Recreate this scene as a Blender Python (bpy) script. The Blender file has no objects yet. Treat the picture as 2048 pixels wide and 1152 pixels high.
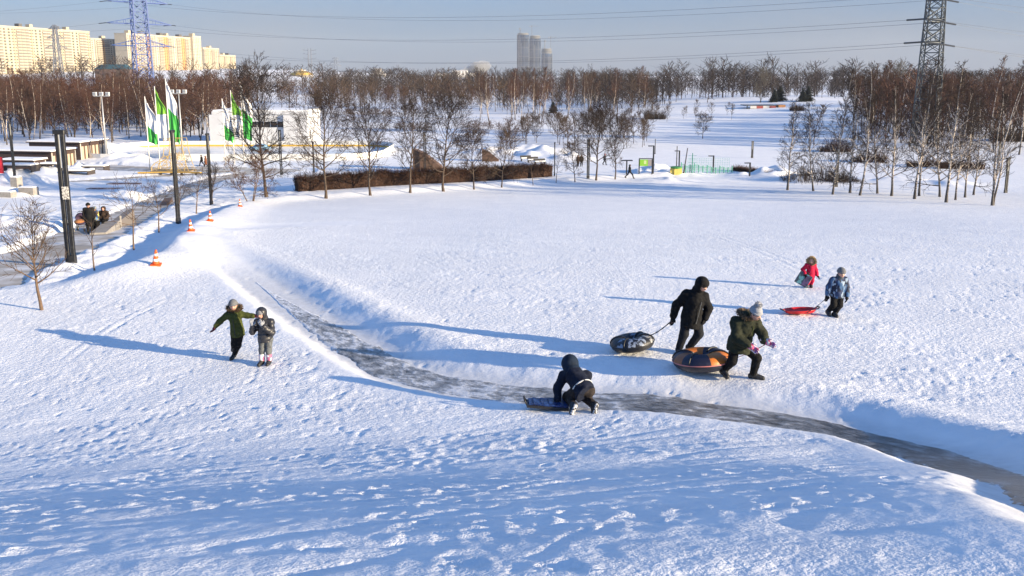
import bpy, math, random
import numpy as np
from mathutils import Vector, Matrix

R = math.radians
SC = bpy.context.scene
COL = SC.collection

# ------------------------------------------------------------------ camera
CAMZ = 14.5
PITCH = R(8.87)
FPX = 1500.0                      # focal length in pixels of the 2048 px wide photograph
cam_data = bpy.data.cameras.new('camera')
cam_data.sensor_width = 36.0
cam_data.lens = FPX / 2048.0 * 36.0
cam_data.shift_y = -192.0 / 2048.0
cam_data.clip_start = 0.1
cam_data.clip_end = 20000.0
cam = bpy.data.objects.new('camera', cam_data)
COL.objects.link(cam)
cam.location = (0, 0, CAMZ)
cam.rotation_euler = (math.pi / 2 - PITCH, 0, 0)
SC.camera = cam
SC.render.resolution_x, SC.render.resolution_y = 1024, 576

# ------------------------------------------------------------------ sky, sun, exposure
SUN_EL = R(13.4)
SUN_DIR = Vector((0.925, -0.38, 0)).normalized() * math.cos(SUN_EL) + Vector((0, 0, math.sin(SUN_EL)))
world = bpy.data.worlds.new('World')
SC.world = world
world.use_nodes = True
wn, wl = world.node_tree.nodes, world.node_tree.links
wn.clear()
w_out = wn.new('ShaderNodeOutputWorld')
w_bg = wn.new('ShaderNodeBackground')
w_sky = wn.new('ShaderNodeTexSky')
w_sky.sky_type = 'NISHITA'
w_sky.sun_disc = False
w_sky.sun_elevation = SUN_EL
w_sky.sun_rotation = math.atan2(SUN_DIR.x, SUN_DIR.y)
w_sky.altitude = 0
w_sky.air_density = 1.0
w_sky.dust_density = 0.1
w_sky.ozone_density = 6.0
# pale winter haze low in the sky, thinning upwards, with faint streaks of high cloud
w_tc = wn.new('ShaderNodeTexCoord')
w_sep = wn.new('ShaderNodeSeparateXYZ')
w_el = wn.new('ShaderNodeMapRange'); w_el.interpolation_type = 'SMOOTHSTEP'
w_el.inputs['From Min'].default_value = 0.0
w_el.inputs['From Max'].default_value = 0.40
w_el.inputs['To Min'].default_value = 0.93
w_el.inputs['To Max'].default_value = 0.06
w_map = wn.new('ShaderNodeMapping')
w_map.inputs['Scale'].default_value = (1.2, 1.2, 5.0)
w_no = wn.new('ShaderNodeTexNoise')
w_no.inputs['Scale'].default_value = 2.2
w_no.inputs['Detail'].default_value = 6.0
w_ramp = wn.new('ShaderNodeMapRange')
w_ramp.inputs['From Min'].default_value = 0.46
w_ramp.inputs['From Max'].default_value = 0.78
w_ramp.inputs['To Min'].default_value = 0.0
w_ramp.inputs['To Max'].default_value = 0.5
w_mix = wn.new('ShaderNodeMixRGB')
w_mix.inputs['Color2'].default_value = (0.76, 0.90, 1.28, 1)
w_mix2 = wn.new('ShaderNodeMixRGB')
w_mix2.inputs['Color2'].default_value = (1.3, 1.36, 1.55, 1)
wl.new(w_tc.outputs['Generated'], w_map.inputs['Vector'])
wl.new(w_tc.outputs['Generated'], w_sep.inputs['Vector'])
wl.new(w_sep.outputs['Z'], w_el.inputs['Value'])
wl.new(w_map.outputs['Vector'], w_no.inputs['Vector'])
wl.new(w_no.outputs['Fac'], w_ramp.inputs['Value'])
wl.new(w_el.outputs['Result'], w_mix.inputs['Fac'])
wl.new(w_sky.outputs['Color'], w_mix.inputs['Color1'])
wl.new(w_mix.outputs['Color'], w_mix2.inputs['Color1'])
wl.new(w_ramp.outputs['Result'], w_mix2.inputs['Fac'])
wl.new(w_mix2.outputs['Color'], w_bg.inputs['Color'])
w_bg.inputs['Strength'].default_value = 0.135
wl.new(w_bg.outputs['Background'], w_out.inputs['Surface'])

sun_data = bpy.data.lights.new('sun', 'SUN')
sun_data.energy = 5.0
sun_data.angle = R(0.5)
sun_data.color = (1.0, 0.82, 0.56)
sun = bpy.data.objects.new('sun', sun_data)
COL.objects.link(sun)
sun.rotation_euler = SUN_DIR.to_track_quat('Z', 'Y').to_euler()

SC.view_settings.view_transform = 'Standard'
SC.view_settings.look = 'None'
SC.view_settings.gamma = 1.0
SC.view_settings.use_curve_mapping = False
SC.view_settings.exposure = 1.24
SC.render.engine = 'CYCLES'
SC.cycles.use_denoising = True
SC.cycles.max_bounces = 6
SC.cycles.diffuse_bounces = 3
SC.cycles.glossy_bounces = 2
SC.cycles.transparent_max_bounces = 8
SC.cycles.volume_bounces = 0

# ------------------------------------------------------------------ helpers: properties, things, parts
def tag(o, label=None, cat=None, group=None, kind=None):
    if label: o['label'] = label
    if cat: o['category'] = cat
    if group: o['group'] = group
    if kind: o['kind'] = kind
    return o

def thing(name, label, cat, loc=(0, 0, 0), rz=0.0, group=None):
    o = bpy.data.objects.new(name, None)
    COL.objects.link(o)
    o.empty_display_size = 0.2
    o.location = loc
    o.rotation_euler = (0, 0, rz)
    return tag(o, label, cat, group)

def mesh_data(name, verts, faces, mat=None, smooth=False):
    me = bpy.data.meshes.new(name)
    verts = np.asarray(verts, dtype=np.float64)
    if isinstance(faces, np.ndarray):
        nf, k = faces.shape
        me.vertices.add(len(verts))
        me.vertices.foreach_set('co', verts.astype(np.float32).ravel())
        me.loops.add(nf * k)
        me.loops.foreach_set('vertex_index', faces.astype(np.int32).ravel())
        me.polygons.add(nf)
        me.polygons.foreach_set('loop_start', np.arange(0, nf * k, k, dtype=np.int32))
        me.polygons.foreach_set('loop_total', np.full(nf, k, dtype=np.int32))
        me.update(calc_edges=True)
        me.validate()
    else:
        me.from_pydata([tuple(v) for v in verts], [], [tuple(f) for f in faces])
        me.update()
    if mat: me.materials.append(mat)
    if smooth:
        me.polygons.foreach_set('use_smooth', np.ones(len(me.polygons), dtype=bool))
    return me

def add(name, me, parent=None, loc=None, rz=None):
    o = bpy.data.objects.new(name, me)
    COL.objects.link(o)
    if parent is not None: o.parent = parent
    if loc is not None: o.location = loc
    if rz is not None: o.rotation_euler = (0, 0, rz)
    return o

def copy_tree(o, parent=None):
    c = o.copy()
    COL.objects.link(c)
    c.parent = parent
    for ch in o.children:
        copy_tree(ch, c)
    return c

class MB:
    """collects boxes, bars, tubes and lathes into one mesh"""
    def __init__(s): s.v, s.f = [], []
    def _add(s, vs, fs):
        b = len(s.v)
        s.v += [tuple(x) for x in vs]
        s.f += [tuple(i + b for i in f) for f in fs]
        return s
    def box(s, x0, x1, y0, y1, z0, z1, bev=0.0):
        if bev <= 0:
            vs = [(x, y, z) for z in (z0, z1) for y in (y0, y1) for x in (x0, x1)]
            return s._add(vs, [(0, 2, 3, 1), (4, 5, 7, 6), (0, 1, 5, 4), (2, 6, 7, 3), (0, 4, 6, 2), (1, 3, 7, 5)])
        b = bev
        ring = lambda i: [(x0 + i, y0), (x1 - i, y0), (x1, y0 + i), (x1, y1 - i), (x1 - i, y1), (x0 + i, y1), (x0, y1 - i), (x0, y0 + i)]
        lay = [[(x, y, z0) for x, y in ring(b)], [(x, y, z1 - b) for x, y in ring(b)]]
        top = [(min(max(x, x0 + b), x1 - b), min(max(y, y0 + b), y1 - b), z1) for x, y in ring(b)]
        vs = lay[0] + lay[1] + top
        fs = [tuple(range(7, -1, -1)), tuple(range(16, 24))]
        for k in (0, 8):
            for i in range(8):
                j = (i + 1) % 8
                fs.append((k + i, k + j, k + 8 + j, k + 8 + i))
        return s._add(vs, fs)
    def bar(s, a, b, w, h=None):
        """square bar from a to b"""
        a, b = Vector(a), Vector(b)
        d = (b - a).normalized()
        up = Vector((0, 0, 1)) if abs(d.z) < 0.95 else Vector((0, 1, 0))
        u = d.cross(up).normalized()
        w2, h2 = w / 2, (h or w) / 2
        v = u.cross(d)
        vs = [p + u * sx * w2 + v * sy * h2 for p in (a, b) for sx, sy in ((-1, -1), (1, -1), (1, 1), (-1, 1))]
        return s._add(vs, [(3, 2, 1, 0), (4, 5, 6, 7)] + [(i, (i + 1) % 4, 4 + (i + 1) % 4, 4 + i) for i in range(4)])
    def tube(s, pts, rad, n=6, cap=True):
        pts = [Vector(p) for p in pts]
        if not hasattr(rad, '__len__'): rad = [rad] * len(pts)
        vs, fs, u = [], [], None
        for i, p in enumerate(pts):
            d = (pts[min(i + 1, len(pts) - 1)] - pts[max(i - 1, 0)])
            d = d.normalized() if d.length > 1e-9 else Vector((0, 0, 1))
            if u is None:
                u = d.orthogonal().normalized()
            else:
                u = (u - d * u.dot(d))
                u = u.normalized() if u.length > 1e-6 else d.orthogonal().normalized()
            w = d.cross(u)
            for k in range(n):
                a = 2 * math.pi * k / n
                vs.append(p + (u * math.cos(a) + w * math.sin(a)) * rad[i])
        for i in range(len(pts) - 1):
            for k in range(n):
                j = (k + 1) % n
                fs.append((i * n + k, i * n + j, (i + 1) * n + j, (i + 1) * n + k))
        if cap:
            fs.append(tuple(range(n - 1, -1, -1)))
            fs.append(tuple((len(pts) - 1) * n + k for k in range(n)))
        return s._add(vs, fs)
    def lathe(s, prof, n=16, c=(0, 0)):
        vs = [(c[0] + r * math.cos(2 * math.pi * k / n), c[1] + r * math.sin(2 * math.pi * k / n), z) for r, z in prof for k in range(n)]
        fs = []
        for i in range(len(prof) - 1):
            for k in range(n):
                j = (k + 1) % n
                fs.append((i * n + k, i * n + j, (i + 1) * n + j, (i + 1) * n + k))
        fs.append(tuple(range(n - 1, -1, -1)))
        fs.append(tuple((len(prof) - 1) * n + k for k in range(n)))
        return s._add(vs, fs)
    def me(s, name, mat, smooth=False):
        return mesh_data(name, s.v, s.f, mat, smooth)
    def build(s, name, mat, parent=None, smooth=False, loc=None, rz=None):
        return add(name, s.me(name, mat, smooth), parent, loc, rz)

# ------------------------------------------------------------------ numpy noise
_prng = np.random.RandomState(7)
_P = np.concatenate([_prng.permutation(256)] * 3)
_G3 = _prng.normal(size=(256, 3)); _G3 /= np.linalg.norm(_G3, axis=1)[:, None]

def noise3(x, y, z):
    x, y, z = np.broadcast_arrays(np.asarray(x, float), y, z)
    xi, yi, zi = np.floor(x).astype(int), np.floor(y).astype(int), np.floor(z).astype(int)
    xf, yf, zf = x - xi, y - yi, z - zi
    f = lambda t: t * t * t * (t * (t * 6 - 15) + 10)
    u, v, w = f(xf), f(yf), f(zf)
    xi &= 255; yi &= 255; zi &= 255
    def g(i, j, k):
        h = _P[_P[_P[(xi + i) & 255] + ((yi + j) & 255)] + ((zi + k) & 255)]
        G = _G3[h]
        return G[..., 0] * (xf - i) + G[..., 1] * (yf - j) + G[..., 2] * (zf - k)
    L = lambda a, b, t: a + t * (b - a)
    return L(L(L(g(0, 0, 0), g(1, 0, 0), u), L(g(0, 1, 0), g(1, 1, 0), u), v),
             L(L(g(0, 0, 1), g(1, 0, 1), u), L(g(0, 1, 1), g(1, 1, 1), u), v), w)

def noise2(x, y, seed=0.0):
    x, y = np.broadcast_arrays(np.asarray(x, float), y)
    xi, yi = np.floor(x).astype(int), np.floor(y).astype(int)
    xf, yf = x - xi, y - yi
    s = int(seed * 37) & 255
    f = lambda t: t * t * t * (t * (t * 6 - 15) + 10)
    u, v = f(xf), f(yf)
    def g(i, j):
        h = _P[_P[(xi + i + s) & 255] + ((yi + j) & 255)]
        G = _G3[h]
        return (G[..., 0] * (xf - i) + G[..., 1] * (yf - j)) * 1.3
    L = lambda a, b, t: a + t * (b - a)
    return L(L(g(0, 0), g(1, 0), u), L(g(0, 1), g(1, 1), u), v)

def sstep(a, b, x):
    t = np.clip((np.asarray(x, float) - a) / (b - a), 0, 1)
    return t * t * (3 - 2 * t)

# ------------------------------------------------------------------ numpy implicit surfaces (for bodies, clothes, cushions)
class Sdf:
    """smooth union of tapered capsules and ellipsoids, with cuts; meshed with surface nets"""
    def __init__(s, k=0.04): s.p, s.k = [], k
    def cone(s, a, b, ra, rb=None, k=None):
        s.p.append(('c', np.array(a, float), np.array(b, float), ra, ra if rb is None else rb, k)); return s
    def ell(s, c, r, rot=None, k=None):
        r = np.array(r if hasattr(r, '__len__') else (r, r, r), float)
        M = np.eye(3) if rot is None else np.array(Matrix.Rotation(rot[2], 3, 'Z') @ Matrix.Rotation(rot[1], 3, 'Y') @ Matrix.Rotation(rot[0], 3, 'X'))
        s.p.append(('e', np.array(c, float), r, M, None, k)); return s
    def chain(s, pts, rads, k=None):
        for i in range(len(pts) - 1): s.cone(pts[i], pts[i + 1], rads[i], rads[i + 1], k)
        return s
    def cut_ell(s, c, r, k=0.02):
        r = np.array(r if hasattr(r, '__len__') else (r, r, r), float)
        s.p.append(('xe', np.array(c, float), r, np.eye(3), None, k)); return s
    def cut_plane(s, p, n, k=0.01):
        n = np.array(n, float); n /= np.linalg.norm(n)
        s.p.append(('xp', np.array(p, float), n, None, None, k)); return s
    def cut_other(s, other, off=0.0, k=0.005):
        s.p.append(('xo', other, off, None, None, k)); return s
    def _d(s, p, P):
        t = p[0]
        if t == 'c':
            a, b, ra, rb = p[1:5]
            ab = b - a; L = max(ab @ ab, 1e-9)
            h = np.clip(((P - a) @ ab) / L, 0, 1)
            return np.linalg.norm(P - a - h[..., None] * ab, axis=-1) - (ra + (rb - ra) * h)
        if t in ('e', 'xe'):
            q = (P - p[1]) @ p[3]
            k0 = np.linalg.norm(q / p[2], axis=-1)
            k1 = np.linalg.norm(q / (p[2] ** 2), axis=-1) + 1e-9
            return k0 * (k0 - 1) / k1
        if t == 'xp':
            return (P - p[1]) @ p[2] * -1.0
        if t == 'xo':
            return p[1].val(P) - p[2]
    def val(s, P):
        D = None
        for p in s.p:
            d = s._d(p, P)
            k = p[5] if p[5] is not None else s.k
            if p[0][0] == 'x':            # smooth subtraction
                if D is None: continue
                h = np.clip(0.5 - 0.5 * (D + d) / k, 0, 1)
                D = D + (-d - D) * h + k * h * (1 - h)
            elif D is None: D = d
            else:
                h = np.clip(0.5 + 0.5 * (d - D) / k, 0, 1)
                D = d + (D - d) * h - k * h * (1 - h)
        return D
    def bounds(s):
        lo, hi = np.full(3, 1e9), np.full(3, -1e9)
        for p in s.p:
            if p[0] == 'c':
                for q, r in ((p[1], p[3]), (p[2], p[4])): lo, hi = np.minimum(lo, q - r), np.maximum(hi, q + r)
            elif p[0] == 'e':
                e = np.sqrt(((p[3] * p[2]) ** 2).sum(1)); lo, hi = np.minimum(lo, p[1] - e), np.maximum(hi, p[1] + e)
        return lo, hi
    def mesh(s, name, mat, h=0.02, wrinkle=0.0, wf=9.0, quilt=None, grow=0.0):
        lo, hi = s.bounds(); lo = lo - 3 * h - 0.01 - grow; hi = hi + 3 * h + 0.01 + grow
        n = np.ceil((hi - lo) / h).astype(int) + 1
        ax = [lo[i] + np.arange(n[i]) * h for i in range(3)]
        P = np.stack(np.meshgrid(*ax, indexing='ij'), -1)
        F = s.val(P) - grow
        if wrinkle:
            F = F + wrinkle * (noise3(P[..., 0] * wf, P[..., 1] * wf, P[..., 2] * wf * 1.3) + 0.6 * noise3(P[..., 0] * wf * 2.1 + 9, P[..., 1] * wf * 2.1, P[..., 2] * wf * 2.6))
        if quilt:
            F = F + quilt[0] * (np.abs(np.cos(P[..., 2] * math.pi / quilt[1])) ** 8)
        v, f = surface_nets(F, lo, h)
        return mesh_data(name, v, f, mat, True)
    def build(s, name, mat, parent=None, **kw):
        return add(name, s.mesh(name, mat, **kw), parent)

def surface_nets(F, lo, h):
    S = F < 0
    c = lambda A, i, j, k: A[i:A.shape[0] - 1 + i, j:A.shape[1] - 1 + j, k:A.shape[2] - 1 + k]
    cnt8 = sum(c(S, i, j, k).astype(np.int8) for i in (0, 1) for j in (0, 1) for k in (0, 1))
    mixed = (cnt8 > 0) & (cnt8 < 8)
    idx = np.full(mixed.shape, -1, dtype=np.int64)
    idx[mixed] = np.arange(mixed.sum())
    acc = np.zeros((mixed.sum(), 3)); cnt = np.zeros(mixed.sum())
    corners = [(i, j, k) for i in (0, 1) for j in (0, 1) for k in (0, 1)]
    for a in corners:
        for ax in range(3):
            if a[ax] == 1: continue
            b = list(a); b[ax] = 1; b = tuple(b)
            A, B = c(F, *a)[mixed], c(F, *b)[mixed]
            m = (A < 0) != (B < 0)
            den = np.where(m, A - B, 1.0)
            t = np.where(m, A / den, 0)
            pos = np.tile(np.array(a, float), (len(A), 1)); pos[:, ax] += t
            acc += pos * m[:, None]; cnt += m
    cells = np.argwhere(mixed)
    v = lo + (cells + acc / np.maximum(cnt, 1)[:, None]) * h
    faces = []
    for ax in range(3):
        o1, o2 = [(1, 2), (2, 0), (0, 1)][ax]
        s0 = [slice(None)] * 3; s1 = [slice(None)] * 3
        s0[ax] = slice(0, -1); s1[ax] = slice(1, None)
        ch = S[tuple(s0)] != S[tuple(s1)]
        e = np.argwhere(ch)
        ok = (e[:, o1] > 0) & (e[:, o2] > 0) & (e[:, o1] < idx.shape[o1]) & (e[:, o2] < idx.shape[o2])
        e = e[ok]
        if not len(e): continue
        inside = S[e[:, 0], e[:, 1], e[:, 2]]
        def cell(d1, d2):
            q = e.copy(); q[:, o1] -= d1; q[:, o2] -= d2
            return idx[q[:, 0], q[:, 1], q[:, 2]]
        q = np.stack([cell(1, 1), cell(0, 1), cell(0, 0), cell(1, 0)], 1)
        q[~inside] = q[~inside][:, ::-1]
        faces.append(q)
    f = np.concatenate(faces)
    return v, f[(f >= 0).all(1)]

# ------------------------------------------------------------------ materials
_M = {}
def mat(name, col, rough=0.7, metal=0.0, noise=None, bump=None, spec=0.5, sheen=0.0, coat=0.0):
    """principled material; noise=(scale, colour2, lo, hi) blotches, bump=(scale, strength, distance)"""
    if name in _M: return _M[name]
    m = bpy.data.materials.new(name); m.use_nodes = True
    nt = m.node_tree; b = nt.nodes['Principled BSDF']
    b.inputs['Base Color'].default_value = (*col, 1)
    b.inputs['Roughness'].default_value = rough
    b.inputs['Metallic'].default_value = metal
    b.inputs['Specular IOR Level'].default_value = spec
    if sheen: b.inputs['Sheen Weight'].default_value = sheen
    if coat: b.inputs['Coat Weight'].default_value = coat
    tc = nt.nodes.new('ShaderNodeTexCoord')
    if noise:
        sc, c2, lo, hi = noise
        n = nt.nodes.new('ShaderNodeTexNoise'); n.inputs['Scale'].default_value = sc; n.inputs['Detail'].default_value = 4
        nt.links.new(tc.outputs['Object'], n.inputs['Vector'])
        mr = nt.nodes.new('ShaderNodeMapRange'); mr.inputs['From Min'].default_value = lo; mr.inputs['From Max'].default_value = hi
        nt.links.new(n.outputs['Fac'], mr.inputs['Value'])
        mx = nt.nodes.new('ShaderNodeMixRGB'); mx.inputs['Color1'].default_value = (*col, 1); mx.inputs['Color2'].default_value = (*c2, 1)
        nt.links.new(mr.outputs['Result'], mx.inputs['Fac']); nt.links.new(mx.outputs['Color'], b.inputs['Base Color'])
    if bump:
        n = nt.nodes.new('ShaderNodeTexNoise'); n.inputs['Scale'].default_value = bump[0]; n.inputs['Detail'].default_value = 5
        nt.links.new(tc.outputs['Object'], n.inputs['Vector'])
        bp = nt.nodes.new('ShaderNodeBump'); bp.inputs['Strength'].default_value = bump[1]; bp.inputs['Distance'].default_value = bump[2]
        nt.links.new(n.outputs['Fac'], bp.inputs['Height']); nt.links.new(bp.outputs['Normal'], b.inputs['Normal'])
    _M[name] = m
    return m
# ------------------------------------------------------------------ the lie of the land
def _pchip(xs, ys):
    xs, ys = np.array(xs, float), np.array(ys, float)
    h = np.diff(xs); d = np.diff(ys) / h
    m = np.zeros(len(xs)); m[0], m[-1] = d[0], d[-1]
    for i in range(1, len(xs) - 1):
        if d[i - 1] * d[i] > 0:
            w1, w2 = 2 * h[i] + h[i - 1], h[i] + 2 * h[i - 1]
            m[i] = (w1 + w2) / (w1 / d[i - 1] + w2 / d[i])
    def f(x):
        x = np.asarray(x, float)
        xc = np.clip(x, xs[0], xs[-1])
        i = np.clip(np.searchsorted(xs, xc) - 1, 0, len(h) - 1)
        t = (xc - xs[i]) / h[i]
        return ((1 + 2 * t) * (1 - t) ** 2 * ys[i] + t * (1 - t) ** 2 * h[i] * m[i] + t * t * (3 - 2 * t) * ys[i + 1] + t * t * (t - 1) * h[i] * m[i + 1])
    return f
# depth below the lens against distance: the brow of the sledging hill, its foot, the long field, the flat valley
_DROP = _pchip([-3000, -40, -8, 0, 3, 6, 9, 12, 15, 20, 28, 38, 48, 65, 85, 105, 130, 200, 9000],
               [2.6, 2.4, 1.7, 1.74, 2.30, 3.56, 4.96, 5.88, 6.25, 6.6, 7.25, 8.15, 9.3, 11.2, 12.9, 13.7, 14.1, 14.3, 14.3])

def base_z(x, y):
    x, y = np.asarray(x, float), np.asarray(y, float)
    z = CAMZ - _DROP(y)
    # the brow is rounded: it swings up a little to the right, falls away to the left
    near = 1 - sstep(10, 26, y)
    z = z + near * (0.045 * np.clip(x, -13, 3.0) - 0.02 * sstep(3, 9, x))
    # broad swells on the field and in the valley
    mid = sstep(14, 40, y) * (1 - sstep(85, 105, y))
    z = z + mid * 0.30 * noise2(x / 21.0 + 3.1, y / 26.0, 3)
    far = sstep(170, 320, y)
    z = z + far * (2.2 * noise2(x / 150.0 + 1.3, y / 190.0 + 0.4, 5) + 0.8 * noise2(x / 47.0, y / 60.0, 6))
    # snowy hill with tracks on the right of the valley
    z = z + 5.0 * np.exp(-(((x - 120) / 75.0) ** 2 + ((y - 330) / 90.0) ** 2))
    # ground climbs to the housing estate at the far left and to the far woods
    z = z + 16.0 * sstep(260, 800, y) * sstep(-20, -330, x + 0.12 * (y - 300))
    z = z + 8.0 * sstep(450, 1300, y)
    return z

def ray(px, py):
    dx, dv = (px - 1024.0) / FPX, (py - 384.0) / FPX
    c, s = math.cos(PITCH), math.sin(PITCH)
    return np.array([dx, c - dv * s, -s - dv * c])

_T = np.concatenate([np.arange(1, 60, 0.02), np.arange(60, 300, 0.1), np.arange(300, 3000, 1.0)])
def ground_at(px, py, zoff=0.0, f=None):
    """point of the ground seen along a line of sight of the photograph"""
    d = ray(px, py)
    X = d[0] * _T; Y = d[1] * _T; Z = CAMZ + d[2] * _T
    g = (f or base_z)(X, Y) + zoff
    i = np.argmax(Z < g)
    return np.array([X[i], Y[i], g[i]])

# the sledging run: an icy trough that comes down from the right and bends away to the left
_RUN_PX = [(2330, 1040), (2180, 985), (2048, 938), (1850, 884), (1650, 838), (1450, 806), (1250, 785), (1080, 775), (900, 752), (790, 724), (710, 680), (640, 638), (590, 606), (540, 574), (480, 536), (430, 508), (402, 490), (398, 474), (425, 462), (490, 454), (590, 449), (700, 446)]
_run = np.array([ground_at(px, py)[:2] for px, py in _RUN_PX])
def _dense(poly, step):
    out = []
    n = len(poly)
    for i in range(n - 1):
        p0, p1, p2, p3 = poly[max(i - 1, 0)], poly[i], poly[i + 1], poly[min(i + 2, n - 1)]
        m = max(2, int(np.linalg.norm(p2 - p1) / step))
        for t in np.arange(m) / m:
            out.append(0.5 * ((2 * p1) + (-p0 + p2) * t + (2 * p0 - 5 * p1 + 4 * p2 - p3) * t * t + (-p0 + 3 * p1 - 3 * p2 + p3) * t ** 3))
    out.append(poly[-1])
    return np.array(out)
RUN = _dense(_run, 0.35)
_rs = np.concatenate([[0], np.cumsum(np.linalg.norm(np.diff(RUN, axis=0), axis=1))])
RUN_L = _rs[int(np.argmin(np.hypot(RUN[:, 0] - _run[15][0], RUN[:, 1] - _run[15][1])))]   # the icy part ends here; beyond it only packed snow

def run_coords(x, y):
    """signed side distance and position along the run"""
    x, y = np.asarray(x, float), np.asarray(y, float)
    sh = x.shape; x = x.ravel(); y = y.ravel()
    best = np.full(x.shape, 1e9); side = np.zeros(x.shape); along = np.zeros(x.shape)
    box = (x > RUN[:, 0].min() - 5) & (x < RUN[:, 0].max() + 5) & (y > RUN[:, 1].min() - 5) & (y < RUN[:, 1].max() + 5)
    xi, yi = x[box], y[box]
    b, sd, al = best[box], side[box], along[box]
    for i in range(len(RUN) - 1):
        a, c = RUN[i], RUN[i + 1]
        e = c - a; L = max(e @ e, 1e-9)
        t = np.clip(((xi - a[0]) * e[0] + (yi - a[1]) * e[1]) / L, 0, 1)
        qx, qy = xi - a[0] - t * e[0], yi - a[1] - t * e[1]
        d = np.hypot(qx, qy)
        m = d < b
        b = np.where(m, d, b)
        sd = np.where(m, np.sign(e[0] * qy - e[1] * qx), sd)
        al = np.where(m, _rs[i] + t * math.sqrt(L), al)
    best[box], side[box], along[box] = b, sd, al
    return (best.reshape(sh), side.reshape(sh), along.reshape(sh))

def run_shape(x, y):
    d, side, al = run_coords(x, y)
    fade = 1 - sstep(RUN_L * 0.72, RUN_L * 1.0, al)
    wob = 0.10 * noise2(al * 0.9, 3.3, 2)
    # walking away along the run: side < 0 is the field side (far bank), side > 0 the mound side (near bank)
    start = 0.62 + 0.38 * sstep(2.0, 9.0, al)
    hw = 0.60 * start + wob + 0.05 * noise2(np.asarray(x) / 0.55, np.asarray(y) / 0.55, 41) + 0.035 * noise2(np.asarray(x) / 0.2, np.asarray(y) / 0.2, 42)
    tail = 1 - sstep(_rs[-1] * 0.80, _rs[-1], al)
    depth = (0.06 + 0.155 * fade) * tail * start
    far_side = side < 0
    inner = np.where(far_side, 1 - sstep(hw * 0.85, hw + 1.0, d), 1 - sstep(hw * 0.9, hw + 0.55, d))
    berm = np.where(far_side, 0.07 * np.exp(-((d - hw - 1.25) / 0.5) ** 2), 0.012 * np.exp(-((d - hw - 0.75) / 0.4) ** 2)) * (0.25 + 0.75 * fade) * tail
    z = -depth * inner + berm
    return z, d, al, fade, hw

def plain_z(x, y):
    return base_z(x, y) + run_shape(x, y)[0]

# snow ridge shovelled up along the left edge of the field (the cones stand on it)
_RIDGE = np.array([ground_at(px, py)[:2] for px, py in [(60, 600), (170, 565), (260, 545), (320, 528), (350, 505), (390, 462), (428, 441), (490, 413), (560, 402), (700, 392), (860, 380), (1000, 371), (1150, 360), (1290, 352)]])
_RIDGE = _dense(_RIDGE, 1.2)
def ridge_z(x, y):
    x, y = np.asarray(x, float), np.asarray(y, float)
    sh = x.shape; x = x.ravel(); y = y.ravel()
    best = np.full(x.shape, 1e9); sc = np.zeros(x.shape); al = np.zeros(x.shape)
    box = (y > 15) & (y < 125) & (x < 40) & (x > -45)
    xi, yi = x[box], y[box]; b = best[box]; s_ = sc[box]; a_ = al[box]
    tot = 0
    for i in range(len(_RIDGE) - 1):
        a, c = _RIDGE[i], _RIDGE[i + 1]
        e = c - a; L = max(e @ e, 1e-9)
        t = np.clip(((xi - a[0]) * e[0] + (yi - a[1]) * e[1]) / L, 0, 1)
        d = np.hypot(xi - a[0] - t * e[0], yi - a[1] - t * e[1])
        m = d < b
        b = np.where(m, d, b); s_ = np.where(m, np.sign(e[0] * (yi - a[1]) - e[1] * (xi - a[0])), s_); a_ = np.where(m, tot + t * math.sqrt(L), a_)
        tot += math.sqrt(L)
    best[box], sc[box], al[box] = b, s_, a_
    end = sstep(0, 6, al)
    w = np.where(sc > 0, 0.75, 1.9)          # steep towards the path, smooth towards the field
    h = (0.42 + 0.12 * noise2(al * 0.5, 1.7, 4)) * end
    z = h * np.exp(-(best / w) ** 2)
    # the strip behind the ridge lies lower, so the ridge throws a shadow on it
    z = z - 0.25 * end * np.where(sc > 0, np.exp(-((best - 1.9) / 1.1) ** 2), 0)
    return z.reshape(sh), best.reshape(sh), sc.reshape(sh)

# heaps of cleared snow by the plaza and the paths: (px, py, radius, height)
_HEAPS = []
for px, py, r_, h_ in [(40, 372, 5.5, 1.9), (18, 392, 4.5, 1.0), (118, 345, 4.2, 1.3), (150, 338, 3.6, 1.0), (60, 338, 4, 1.0), (190, 312, 7, 1.3), (120, 312, 7, 1.2), (230, 300, 6, 1.5), (240, 318, 6, 1.0), (275, 322, 6, .9), (30, 455, 4, .7), (250, 395, 5, .6), (330, 378, 4, .5),
                       (1085, 312, 7, 1.6), (1130, 318, 6, 1.0), (1310, 345, 4, 1.4), (1290, 348, 3, .9), (1335, 350, 4, .8), (1330, 362, 4, .5), (1545, 352, 5, 1.2), (1590, 362, 4, .8), (1500, 352, 4, .5), (1380, 350, 4, .4), (1060, 300, 6, 1.2), (985, 308, 7, 1.3), (1790, 362, 6, .5), (1900, 370, 6, .5)]:
    p = ground_at(px, py); _HEAPS.append((p[0], p[1], r_, h_))
def heaps_z(x, y):
    z = np.zeros(np.shape(x))
    for hx, hy, r_, h_ in _HEAPS:
        q = np.hypot((x - hx) / r_, (y - hy) / (r_ * 0.8))
        m = q < 1.6
        if np.any(m):
            lump = 0.5 + 0.9 * np.clip(noise2(x[m] / r_ * 2.6 + hx, y[m] / r_ * 2.6, 8) + 0.45, 0, 1.2) if np.ndim(x) else 1.0
            z[m] = np.maximum(z[m], h_ * np.exp(-(q[m] ** 2) * 2.2) * lump) if np.ndim(x) else z
    return z

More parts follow.
